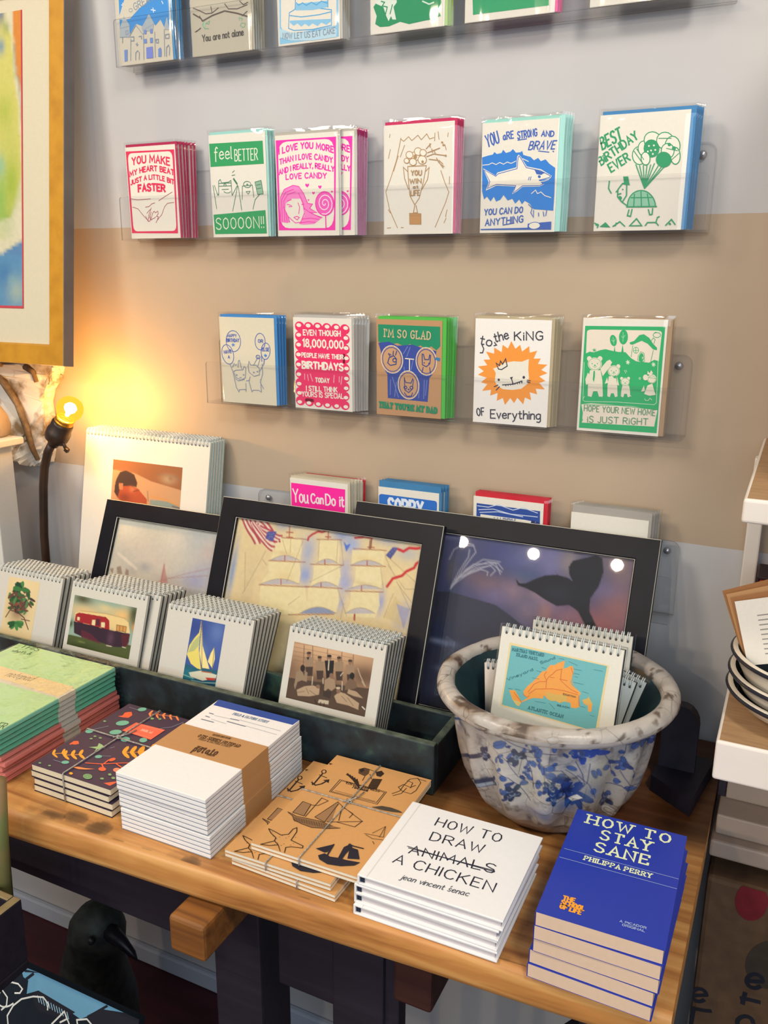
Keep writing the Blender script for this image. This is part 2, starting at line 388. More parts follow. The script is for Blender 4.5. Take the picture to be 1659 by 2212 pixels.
ART['candy'] = (103.8, 138.7, None, None, """F 244 47 176 13 62 995 5 -36 1249 -955 -14
F 236 230 216 48 275 10 -82 28 -58 48 -35 66 -12 632 1 64 12 45 35 26 59 7 82 -18 813 -11 85 -28 61 -45 36 -62 11 -615 -7 -65 -12 -46 -37 -27 -61 -10 -84
T 244 47 176|I LOVE YOU MORE|1.99|65 251 967 276|7.79|6.82|0|0
T 244 47 176|THAN I LOVE CANDY|1.81|68 392 947 407|6.9|6.24|0|0
T 244 47 176|AND I REALLY, REALLY|1.81|55 530 972 527|6.6|6.93|0|0
T 244 47 176|LOVE CANDY|1.81|169 598 845 609|6.9|0.99|0|0
F 244 47 176 523 722 -30 -28 -3 -18 15 -12 18 16 19 -14 14 12 -4 18
F 244 47 176 733 748 -26 -25 -3 -16 13 -10 16 14 16 -13 13 11 -3 16
F 244 47 176 624 822 -21 -21 -3 -13 11 -8 13 11 14 -10 10 9 -3 13
F 244 47 176 928 807 -16 -15 -2 -10 8 -6 10 8 10 -7 8 6 -2 10
F 244 47 176 539 906 -13 -13 -2 -8 7 -5 8 7 8 -7 7 6 -2 8
F 248 134 204 51 1187 14 -348 70 -107 147 -49 99 17 75 94 70 145 78 10 -48 57 122 63 -113 -4 198 73 -138 86 -186 7 -73 -14 96 -112 -19 -135 -40 -102 -145 -5 -106 64 -13 101 81 164 -74 6
S 244 47 176 1.08 51 1187 14 -348 70 -107 147 -49 99 17 75 94
S 244 47 176 1.08 83 1180 2 -306 70 -99 136 -37
S 244 47 176 1.08 125 1189 -4 -297 64 -82 137 -37
S 244 47 176 1.08 456 794 70 145 78 10 -48 57 122 63 -113 -4 198 73
S 244 47 176 1.08 463 1004 82 53 184 80
S 244 47 176 1.08 419 1154 145 -13 144 21
S 244 47 176 1.08 387 1204 136 -13 123 11
S 244 47 176 1.08 167 1199 -18 -154 -40 -69
S 244 47 176 1.08 210 1191 -30 -94
S 244 47 176 1.08 373 791 71 128 19 102
S 244 47 176 1.08 139 1028 51 86 114 88 94 -6 64 -125
S 244 47 176 1.08 172 941 63 14 21 17 -53 4
S 244 47 176 1.08 361 925 24 60 -16 92
S 244 47 176 1.08 284 1125 53 -15 41 18 -42 33 -52 -36
S 244 47 176 1.08 422 952 42 -7
S 244 47 176 1.08 184 894 63 -15
F 243 92 189 953 952 -4 38 -13 35 -20 30 -26 25 -32 17 -34 8 -35 -1 -34 -10 -32 -19 -26 -26 -20 -32 -12 -36 -4 -38 5 -38 13 -35 20 -31 27 -24 31 -17 35 -7 35 1 34 10 31 19 26 26 19 31 12 36 4 38
S 249 228 238 1.26 815 948 3 6 -1 9 -8 7 -12 2 -13 -6 -10 -14 -3 -21 9 -20 18 -15 25 -3 26 12 18 26 5 34 -11 34 -28 26 -37 7 -40 -13 -30 -34 -11 -48 11 -50 34 -38 49 -17 53 12 44 40 22 59 -7 65 -37 54 -59 30 -68 -6
S 244 47 176 1.44 957 952 -5 42 -15 38 -24 33 -31 24 -37 16 -38 4 -39 -7 -37 -17 -31 -26 -23 -35 -15 -39 -5 -42 6 -42 15 -38 25 -33 31 -24 36 -15 39 -4 39 7 36 17 30 26 24 34 15 39 4 42
S 244 47 176 1.63 819 1114 2 176""")
ART['win'] = (102.9, 137.9, None, None, """S 176 138 92 0.99 246 174 49 34 71 -53 50 50 88 -60 50 58 78 -68 41 65 63 -13
S 176 138 92 0.99 255 166 -64 263 -85 220 -79 180 57 227 122 239
S 176 138 92 0.99 750 132 -3 95
S 176 138 92 0.99 795 118 15 96
S 176 138 92 0.99 894 280 22 64
S 176 138 92 0.99 940 141 -7 47
S 176 138 92 0.99 842 590 63 155 59 115 -45 128 -147 307
S 176 138 92 0.99 90 110 -7 41
S 176 138 92 0.99 95 297 -28 112
S 176 138 92 0.99 215 382 -69 189
S 176 138 92 0.99 309 257 -64 142
S 176 138 92 0.99 971 670 -4 92
S 176 138 92 0.99 931 1184 -31 59
S 176 138 92 0.99 65 1056 32 46
S 176 138 92 0.99 48 1295 56 -3
S 176 138 92 0.99 260 1292 37 0
S 176 138 92 0.99 942 1079 -20 90
F 192 141 88 389 1112 170 9 3 133 -168 -4
S 176 138 92 1.16 357 529 17 220 20 140 72 117 66 -84 59 -199 40 -201 -274 -1
S 176 138 92 1.16 356 584 -64 -57 20 143 57 134
S 176 138 92 1.16 623 592 51 -46 -22 147 -82 122
S 176 138 92 1.16 467 1013 -21 92 63 1 -24 -92
S 176 138 92 1.16 389 1112 170 9 3 133 -168 -4 -5 -138
S 176 138 92 1.16 395 1143 163 5
F 236 230 216 530 401 -7 26 -21 19 -31 6 -32 -8 -24 -21 -11 -27 7 -27 21 -19 31 -6 32 9 24 20 11 28
S 176 138 92 0.99 530 401 -7 26 -21 19 -31 6 -32 -8 -24 -21 -11 -27 7 -27 21 -19 31 -6 32 9 24 20 11 28
F 236 230 216 435 381 -6 22 -17 16 -26 5 -26 -7 -21 -17 -8 -22 5 -22 18 -16 25 -5 27 7 20 17 9 22
S 176 138 92 0.99 435 381 -6 22 -17 16 -26 5 -26 -7 -21 -17 -8 -22 5 -22 18 -16 25 -5 27 7 20 17 9 22
F 236 230 216 564 346 -5 24 -19 17 -27 5 -28 -7 -22 -18 -9 -25 6 -23 19 -17 27 -5 28 7 21 18 9 24
S 176 138 92 0.99 564 346 -5 24 -19 17 -27 5 -28 -7 -22 -18 -9 -25 6 -23 19 -17 27 -5 28 7 21 18 9 24
F 236 230 216 487 470 -5 22 -18 16 -25 5 -26 -7 -21 -17 -8 -22 5 -22 18 -16 25 -5 27 7 20 17 8 22
S 176 138 92 0.99 487 470 -5 22 -18 16 -25 5 -26 -7 -21 -17 -8 -22 5 -22 18 -16 25 -5 27 7 20 17 8 22
F 236 230 216 633 451 -6 27 -21 18 -31 7 -31 -8 -24 -21 -11 -27 7 -26 21 -19 31 -6 31 8 24 20 10 27
S 176 138 92 0.99 633 451 -6 27 -21 18 -31 7 -31 -8 -24 -21 -11 -27 7 -26 21 -19 31 -6 31 8 24 20 10 27
F 236 230 216 631 365 -5 20 -16 14 -23 5 -25 -6 -18 -16 -8 -21 5 -20 16 -15 24 -4 24 6 18 16 8 21
S 176 138 92 0.99 631 365 -5 20 -16 14 -23 5 -25 -6 -18 -16 -8 -21 5 -20 16 -15 24 -4 24 6 18 16 8 21
F 236 230 216 379 451 -4 15 -13 12 -18 3 -19 -5 -14 -12 -6 -16 3 -15 13 -12 18 -3 19 5 15 12 6 16
S 176 138 92 0.99 379 451 -4 15 -13 12 -18 3 -19 -5 -14 -12 -6 -16 3 -15 13 -12 18 -3 19 5 15 12 6 16
F 176 138 92 494 407 -4 17 -12 10 -16 -1 -14 -11 -6 -17 4 -16 12 -10 16 0 13 11 7 17
F 176 138 92 597 474 -5 13 -12 5 -13 -6 -7 -14 5 -13 12 -5 14 6 6 14
S 176 138 92 0.99 633 412 106 -28 181 30
S 176 138 92 0.99 671 445 127 19 78 96
S 176 138 92 0.99 626 317 69 -60
S 176 138 92 0.99 648 365 177 -48
S 176 138 92 0.99 677 256 12 48
S 176 138 92 0.99 736 337 30 48
S 176 138 92 0.99 778 433 40 63
S 176 138 92 0.99 816 465 57 48
S 176 138 92 0.99 837 512 55 33
S 176 138 92 0.99 708 320 12 48
F 176 138 92 871 251 0 4 -2 4 -3 2 -4 2 -5 0 -4 -1 -4 -2 -4 -2 -2 -4 -1 -4 1 -4 2 -3 3 -3 3 -2 5 0 4 1 4 2 4 3 2 3 1 4
F 176 138 92 891 283 -1 4 -1 4 -3 2 -4 2 -5 0 -4 0 -4 -2 -4 -3 -2 -4 -1 -4 1 -4 1 -3 3 -3 4 -1 5 -1 4 1 4 2 4 3 2 4 1 3
F 176 138 92 925 414 0 4 -2 3 -3 3 -4 2 -4 0 -5 -1 -4 -1 -3 -3 -2 -4 -1 -4 0 -4 2 -3 3 -3 4 -1 4 -1 5 1 4 2 3 3 2 3 1 4
T 176 138 92|YOU|1.32|411 633 566 637|5.99|0|0|0
T 176 138 92|WIN|1.32|391 734 564 735|5.6|0|0|0
T 176 138 92|at|0.99|441 797 514 796|3.71|0|1|0
T 176 138 92|LIFE|1.32|408 886 539 885|6.21|0|0|0""")
ART['shark'] = (101.0, 133.3, None, None, """T 59 98 184|YOU|1.84|77 287 238 238|14.37|0|0|0
T 59 98 184|aRE|1.54|286 212 425 196|8.38|0|0|0
T 59 98 184|STRONG|1.54|477 210 729 187|8.19|0|0|0
T 59 98 184|AND|1.54|786 196 946 207|5.93|0|0|0
S 59 98 184 1.23 479 225 114 -9
T 59 98 184|BRAVE|1.54|624 344 965 352|9.36|0|0|0.25
S 59 98 184 1.07 756 365 137 21
F 59 98 184 957 381 0 3 -1 2 -2 2 -3 1 -3 0 -3 -1 -2 -1 -3 -2 -1 -3 -1 -3 0 -2 1 -3 2 -1 3 -1 3 -1 3 1 2 1 3 3 1 2 1 3
F 46 127 214 5 405 76 -17 68 -10 23 -30 32 26 64 -10 21 -37 39 41 57 -13 35 -29 42 45 58 -3 23 -13 17 47 98 29 45 41 53 -26 36 40 62 -18 53 55 75 49 6 308 -3 197 -259 -24 -55 -66 -69 -39 -35 42 -39 -60 -52 49 -40 -60 -63 19 -59 -68 -43 57 -56 19 -33 -60 -44 57 -51 -62 -38 36 -31 -99 -5 -228
F 236 230 216 23 537 177 95 20 -36 254 -51 5 -127 19 -24 31 28 84 118 189 42 142 82 -20 30 -140 18 65 47 -57 25 -225 -4 -75 54 -62 31 38 -91 -253 -21 -146 56 38 -99
S 59 98 184 0.92 38 558 163 82 30 -28 253 -51 10 -134 11 -15 23 25 78 117 190 45 133 66 -14 18 -131 26 52 46 -45 19 -225 -5 -83 57 -38 25 30 -87 -262 -26 -122 46 32 -81 -85 -145
S 59 98 184 0.92 715 583 132 45
S 59 98 184 0.92 651 667 -12 36
S 59 98 184 0.92 675 664 -11 41
F 59 98 184 802 669 -1 6 -2 4 -4 4 -5 2 -5 1 -6 -2 -6 -2 -5 -5 -3 -5 -1 -5 0 -6 2 -4 4 -4 5 -2 6 -1 6 2 5 3 5 4 3 5 2 5
F 59 98 184 720 588 126 38 -37 22 -65 -11
S 236 230 216 0.92 18 499 78 -3 49 -19 55 22 48 -22 54 23 47 -24 53 19 63 -25
S 236 230 216 0.92 553 446 78 36
S 236 230 216 0.92 689 866 52 -41 28 44 45 -19 52 46 80 25
S 236 230 216 0.92 786 726 62 -3 61 -18
T 59 98 184|YOU CAN DO|1.38|58 1110 583 1091|7.05|0|0|0.1
T 59 98 184|ANYTHING|1.38|76 1243 592 1205|7.62|0|0|0.1
S 59 98 184 1.07 319 1238 153 -22
F 59 98 184 13 1282 643 -5 2 -49 309 -20 2 97 -954 -10
F 236 230 216 824 1246 -1 17 -13 15 -23 11 -28 7 -30 0 -28 -7 -20 -12 -10 -15 1 -17 13 -15 23 -12 29 -6 30 0 27 7 20 12 10 15
S 59 98 184 0.77 824 1246 -1 17 -13 15 -23 11 -28 7 -30 0 -28 -7 -20 -12 -10 -15 1 -17 13 -15 23 -12 29 -6 30 0 27 7 20 12 10 15
S 59 98 184 0.77 816 1239 22 -20 -2 55
S 59 98 184 0.92 656 993 52 45 -17 57 38 57 -2 -85
S 59 98 184 0.92 794 1098 4 42
S 59 98 184 0.92 855 1086 13 57
S 59 98 184 0.92 900 1074 -9 62""")
ART['birthday'] = (105.4, 133.5, None, None, """T 47 154 104|BEST|2.26|48 386 284 275|13.73|0|0|0.1
T 47 154 104|BiRTHDAY|1.98|46 566 475 278|9.74|0|0|0
T 47 154 104|EVER|1.98|174 650 396 520|10.16|0|0|0
F 236 230 216 579 480 -2 38 -14 32 -24 21 -30 7 -33 -9 -29 -23 -22 -34 -10 -39 1 -39 15 -32 24 -21 31 -6 32 9 29 23 22 34 10 39
S 47 154 104 1.13 579 480 -2 38 -14 32 -24 21 -30 7 -33 -9 -29 -23 -22 -34 -10 -39 1 -39 15 -32 24 -21 31 -6 32 9 29 23 22 34 10 39
F 236 230 216 617 403 -2 32 -12 27 -20 17 -26 5 -28 -7 -25 -19 -19 -28 -9 -33 2 -32 12 -27 21 -18 26 -5 28 8 25 20 18 28 9 32
S 47 154 104 1.13 617 403 -2 32 -12 27 -20 17 -26 5 -28 -7 -25 -19 -19 -28 -9 -33 2 -32 12 -27 21 -18 26 -5 28 8 25 20 18 28 9 32
F 236 230 216 738 319 -4 37 -17 29 -30 20 -37 5 -39 -9 -34 -22 -25 -32 -12 -37 3 -37 18 -30 30 -19 38 -5 38 9 35 22 25 33 11 36
S 47 154 104 1.13 738 319 -4 37 -17 29 -30 20 -37 5 -39 -9 -34 -22 -25 -32 -12 -37 3 -37 18 -30 30 -19 38 -5 38 9 35 22 25 33 11 36
F 236 230 216 882 332 -3 36 -18 30 -30 19 -36 5 -38 -9 -34 -22 -25 -32 -12 -36 4 -37 18 -30 30 -19 37 -5 38 9 34 23 24 31 11 37
S 47 154 104 1.13 882 332 -3 36 -18 30 -30 19 -36 5 -38 -9 -34 -22 -25 -32 -12 -36 4 -37 18 -30 30 -19 37 -5 38 9 34 23 24 31 11 37
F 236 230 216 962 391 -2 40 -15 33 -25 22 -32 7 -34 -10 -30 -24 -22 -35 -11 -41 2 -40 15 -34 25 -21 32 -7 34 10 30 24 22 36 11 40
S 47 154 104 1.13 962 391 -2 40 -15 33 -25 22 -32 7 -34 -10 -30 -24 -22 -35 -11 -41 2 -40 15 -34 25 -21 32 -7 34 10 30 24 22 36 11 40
F 236 230 216 973 502 0 35 -9 30 -16 20 -21 6 -23 -8 -20 -21 -16 -31 -8 -36 0 -36 10 -30 16 -20 21 -6 22 8 21 22 15 31 8 36
S 47 154 104 1.13 973 502 0 35 -9 30 -16 20 -21 6 -23 -8 -20 -21 -16 -31 -8 -36 0 -36 10 -30 16 -20 21 -6 22 8 21 22 15 31 8 36
F 47 154 104 722 408 -3 36 -15 30 -26 19 -33 6 -34 -8 -31 -22 -22 -32 -11 -37 3 -36 15 -31 26 -19 33 -6 34 9 31 22 22 32 11 37
S 47 154 104 1.13 722 408 -3 36 -15 30 -26 19 -33 6 -34 -8 -31 -22 -22 -32 -11 -37 3 -36 15 -31 26 -19 33 -6 34 9 31 22 22 32 11 37
F 236 230 216 900 444 -3 31 -13 26 -22 17 -28 6 -29 -8 -26 -19 -19 -28 -9 -32 2 -32 13 -26 23 -17 27 -5 30 7 26 20 19 27 9 33
S 47 154 104 1.13 900 444 -3 31 -13 26 -22 17 -28 6 -29 -8 -26 -19 -19 -28 -9 -32 2 -32 13 -26 23 -17 27 -5 30 7 26 20 19 27 9 33
F 47 154 104 873 539 -3 31 -16 27 -26 16 -32 6 -34 -8 -29 -19 -22 -28 -10 -32 3 -32 16 -26 26 -17 32 -5 34 8 30 19 21 28 10 32
S 47 154 104 1.13 873 539 -3 31 -16 27 -26 16 -32 6 -34 -8 -29 -19 -22 -28 -10 -32 3 -32 16 -26 26 -17 32 -5 34 8 30 19 21 28 10 32
F 236 230 216 627 515 -1 28 -9 23 -15 15 -20 5 -20 -6 -19 -17 -14 -24 -7 -28 0 -28 9 -23 16 -15 19 -5 21 7 19 16 14 24 7 28
S 47 154 104 1.13 627 515 -1 28 -9 23 -15 15 -20 5 -20 -6 -19 -17 -14 -24 -7 -28 0 -28 9 -23 16 -15 19 -5 21 7 19 16 14 24 7 28
F 236 230 216 614 375 -5 10 -11 -1 -7 -10 4 -9 12 0 7 10
F 236 230 216 672 372 -5 10 -12 -1 -7 -10 5 -9 12 0 7 10
F 236 230 216 643 427 -5 9 -11 0 -7 -10 4 -10 12 1 7 10
F 236 230 216 606 436 -4 10 -12 -1 -7 -10 5 -9 11 0 7 10
F 236 230 216 692 423 -5 10 -12 -1 -6 -10 4 -9 12 0 7 10
F 236 230 216 668 467 -5 9 -12 0 -7 -10 5 -10 12 1 7 10
S 47 154 104 1.13 465 576 124 276
S 47 154 104 1.13 510 589 79 263
S 47 154 104 1.13 554 590 35 262
S 47 154 104 1.13 597 584 -8 268
S 47 154 104 1.13 640 585 -51 267
S 47 154 104 1.13 682 573 -93 279
S 47 154 104 1.13 729 602 -140 250
S 47 154 104 1.13 772 609 -183 243
S 47 154 104 1.13 814 600 -225 252
S 47 154 104 0.85 432 423 103 130
S 47 154 104 0.85 459 396 96 130
S 47 154 104 0.85 710 296 144 7
S 47 154 104 0.85 808 412 131 33
S 47 154 104 0.85 866 552 90 -78
F 47 154 104 532 734 96 3 -39 115
F 47 154 104 917 417 -1 6 -2 7 -5 4 -6 3 -7 1 -7 -2 -7 -3 -5 -5 -4 -6 -2 -7 0 -7 3 -6 5 -5 6 -3 7 -1 7 2 6 3 6 5 4 7 2 7
F 47 154 104 858 372 0 6 -3 6 -4 4 -5 2 -6 1 -6 -1 -6 -3 -5 -5 -3 -5 -2 -6 0 -6 3 -6 4 -4 5 -2 6 -1 6 1 6 3 5 5 3 5 2 6
F 141 196 168 408 1049 -1 -28 3 -28 6 -26 11 -25 13 -21 17 -18 20 -15 22 -10 24 -6 25 -2 25 3 25 7 25 12 22 15 21 19 19 22 16 25 12 26 9 28 5 28
S 47 154 104 1.41 400 1057 -1 -29 3 -29 7 -27 11 -25 15 -22 18 -19 21 -14 23 -11 25 -6 26 -2 27 3 26 7 26 12 24 16 22 20 19 22 17 25 13 28 9 28 5 29
S 47 154 104 1.41 389 1057 361 6
S 47 154 104 1.41 550 887 20 173
S 47 154 104 1.41 435 953 247 5
S 47 154 104 1.41 477 1059 -3 -146
S 47 154 104 1.41 665 1062 -37 -146
S 47 154 104 1.41 422 1091 -15 68 39 9 13 -82
S 47 154 104 1.41 654 1094 21 61 28 -5 1 -68
S 47 154 104 1.41 402 1049 -80 -57 -51 -56 -1 -84 51 -68 52 15 6 125 -42 69
S 47 154 104 1.41 263 866 -14 13
S 47 154 104 1.41 276 908 35 -8
S 47 154 104 1.41 159 751 -5 84 37 57
F 47 154 104 328 789 84 19 -13 -36 -16 -65 -59 -2 13 65
F 47 154 104 338 854 0 2 -1 3 -2 1 -2 2 -3 0 -3 -1 -2 -1 -2 -2 -2 -2 -1 -3 0 -2 1 -3 2 -1 3 -2 2 0 3 1 3 1 2 2 1 2 1 3
F 47 154 104 326 951 0 7 -3 6 -5 5 -6 3 -7 1 -7 -2 -7 -3 -6 -5 -4 -6 -2 -7 0 -7 3 -6 4 -5 6 -3 8 -1 7 1 7 4 6 5 4 6 2 7
S 47 154 104 1.41 9 1238 49 28 -12 28
S 47 154 104 1.41 89 1280 55 -41 51 48 -106 -7
S 47 154 104 1.41 239 1282 82 -55 65 56
S 47 154 104 1.41 444 1278 77 -82 68 83 -145 -1
S 47 154 104 1.41 632 1279 24 -35 100 1 32 35
S 47 154 104 1.41 765 1191 26 -13
S 47 154 104 1.41 873 1281 63 -67 48 60
S 47 154 104 1.41 268 1276 10 -35
S 47 154 104 1.41 756 1245 10 -41
F 47 154 104 104 1281 41 -33 43 33
F 47 154 104 936 1265 0 4 -2 4 -3 3 -4 2 -4 1 -4 -1 -4 -2 -4 -3 -2 -4 -1 -4 0 -4 2 -4 2 -3 4 -2 4 0 5 0 4 2 3 3 3 4 1 4
F 47 154 104 63 1258 -1 4 -2 4 -5 3 -5 2 -7 1 -6 -1 -7 -2 -5 -3 -3 -4 -2 -4 1 -5 2 -3 5 -4 5 -1 7 -1 6 1 6 2 6 3 3 4 2 4""")
ART['balloons'] = (101.8, 135.8, None, None, """S 74 98 180 1.13 390 390 -11 50 -24 44 -34 33 -40 20 -44 4 -42 -12 -36 -28 -27 -39 -15 -49 -2 -51 12 -51 24 -43 34 -34 41 -19 43 -3 42 12 35 27 27 40 15 47 2 52
S 74 98 180 1.13 245 580 2 48 -9 44 -19 36 -27 25 -33 10 -36 -5 -34 -19 -30 -33 -23 -42 -13 -47 -2 -48 9 -45 19 -36 28 -24 33 -10 35 5 34 20 30 32 23 42 13 47
S 74 98 180 1.13 848 373 -10 43 -19 37 -27 27 -32 12 -32 -3 -29 -19 -23 -31 -12 -40 -2 -45 9 -43 20 -37 27 -26 32 -12 32 4 29 18 22 31 13 40 2 44
S 74 98 180 1.13 931 522 -12 42 -21 36 -26 26 -29 11 -29 -5 -24 -19 -17 -32 -8 -41 3 -44 12 -43 21 -36 26 -24 30 -11 28 4 24 20 17 31 8 41 -3 44
T 74 98 180|HAPPY|0.94|147 316 320 310|4.51|0|0|0
T 74 98 180|BIRTHDAY|1.13|131 390 364 383|4.91|0|0|0
F 74 134 216 244 399 12 23 30 0 -23 16 11 23 -26 -14 -24 15 7 -24 -25 -15 30 -1
T 74 98 180|HAVE|1.13|69 581 211 560|5.02|0|0|0
T 74 98 180|A|1.13|139 650 171 649|4.31|0|0|0
T 74 98 180|OR|1.13|719 378 812 380|4.79|0|0|0
T 74 98 180|ELSE|1.13|787 506 915 504|4.81|0|0|0
F 74 134 216 841 549 35 23 -27 29 -35 -24
S 136 144 168 1.13 167 738 52 123 50 248 48 71 8 -37 117 -13 13 36 1 -134
S 136 144 168 1.13 252 727 -39 63
S 136 144 168 1.13 229 861 41 -28 138 -12 28 -54 33 17 -20 159 -82 42 -99 -36 -27 -71
S 136 144 168 1.13 320 788 13 -107 21 -9 31 132
S 136 144 168 1.13 259 967 56 34 115 -30
S 136 144 168 1.13 527 853 -18 -88 25 -88 26 61 105 -3 55 43 -2 105 -102 29 -89 -59
S 136 144 168 1.13 622 727 84 -124 34 35 -52 123
S 136 144 168 1.13 543 923 -26 72 45 167 29 -28 105 -3 45 25 -6 -203
S 136 144 168 1.13 777 706 2 158 -51 142 60 95
S 136 144 168 1.13 823 636 -15 70 -83 124
S 136 144 168 1.13 464 996 62 -19
S 74 98 180 1.13 744 603 -10 20 -26 8 -27 -7 -12 -20 9 -20 26 -8 27 7 13 20
S 74 98 180 1.13 772 567 2 105
S 74 98 180 1.13 818 627 -6 79
F 136 144 168 301 909 0 3 -2 4 -3 3 -4 2 -5 0 -4 0 -5 -2 -3 -2 -3 -4 -1 -4 1 -3 2 -4 3 -3 4 -2 5 0 4 0 4 2 4 2 2 4 1 4
F 136 144 168 435 900 0 3 -2 4 -3 3 -4 2 -5 0 -4 0 -5 -2 -3 -2 -3 -4 -1 -4 1 -3 2 -4 3 -3 4 -2 4 0 5 0 4 2 4 2 2 4 1 4
F 136 144 168 630 850 -1 4 -1 3 -3 3 -4 2 -5 1 -4 -1 -5 -1 -3 -3 -3 -3 -1 -4 1 -4 2 -3 3 -3 4 -2 4 -1 5 1 4 1 3 3 3 3 1 4
F 136 144 168 698 834 -1 4 -1 4 -4 2 -3 2 -5 1 -4 -1 -5 -1 -3 -3 -3 -3 -1 -4 1 -4 2 -3 3 -3 4 -2 4 -1 5 1 4 1 3 3 3 3 1 4
S 136 144 168 1.13 343 947 32 -1
S 136 144 168 1.13 264 753 32 -9""")
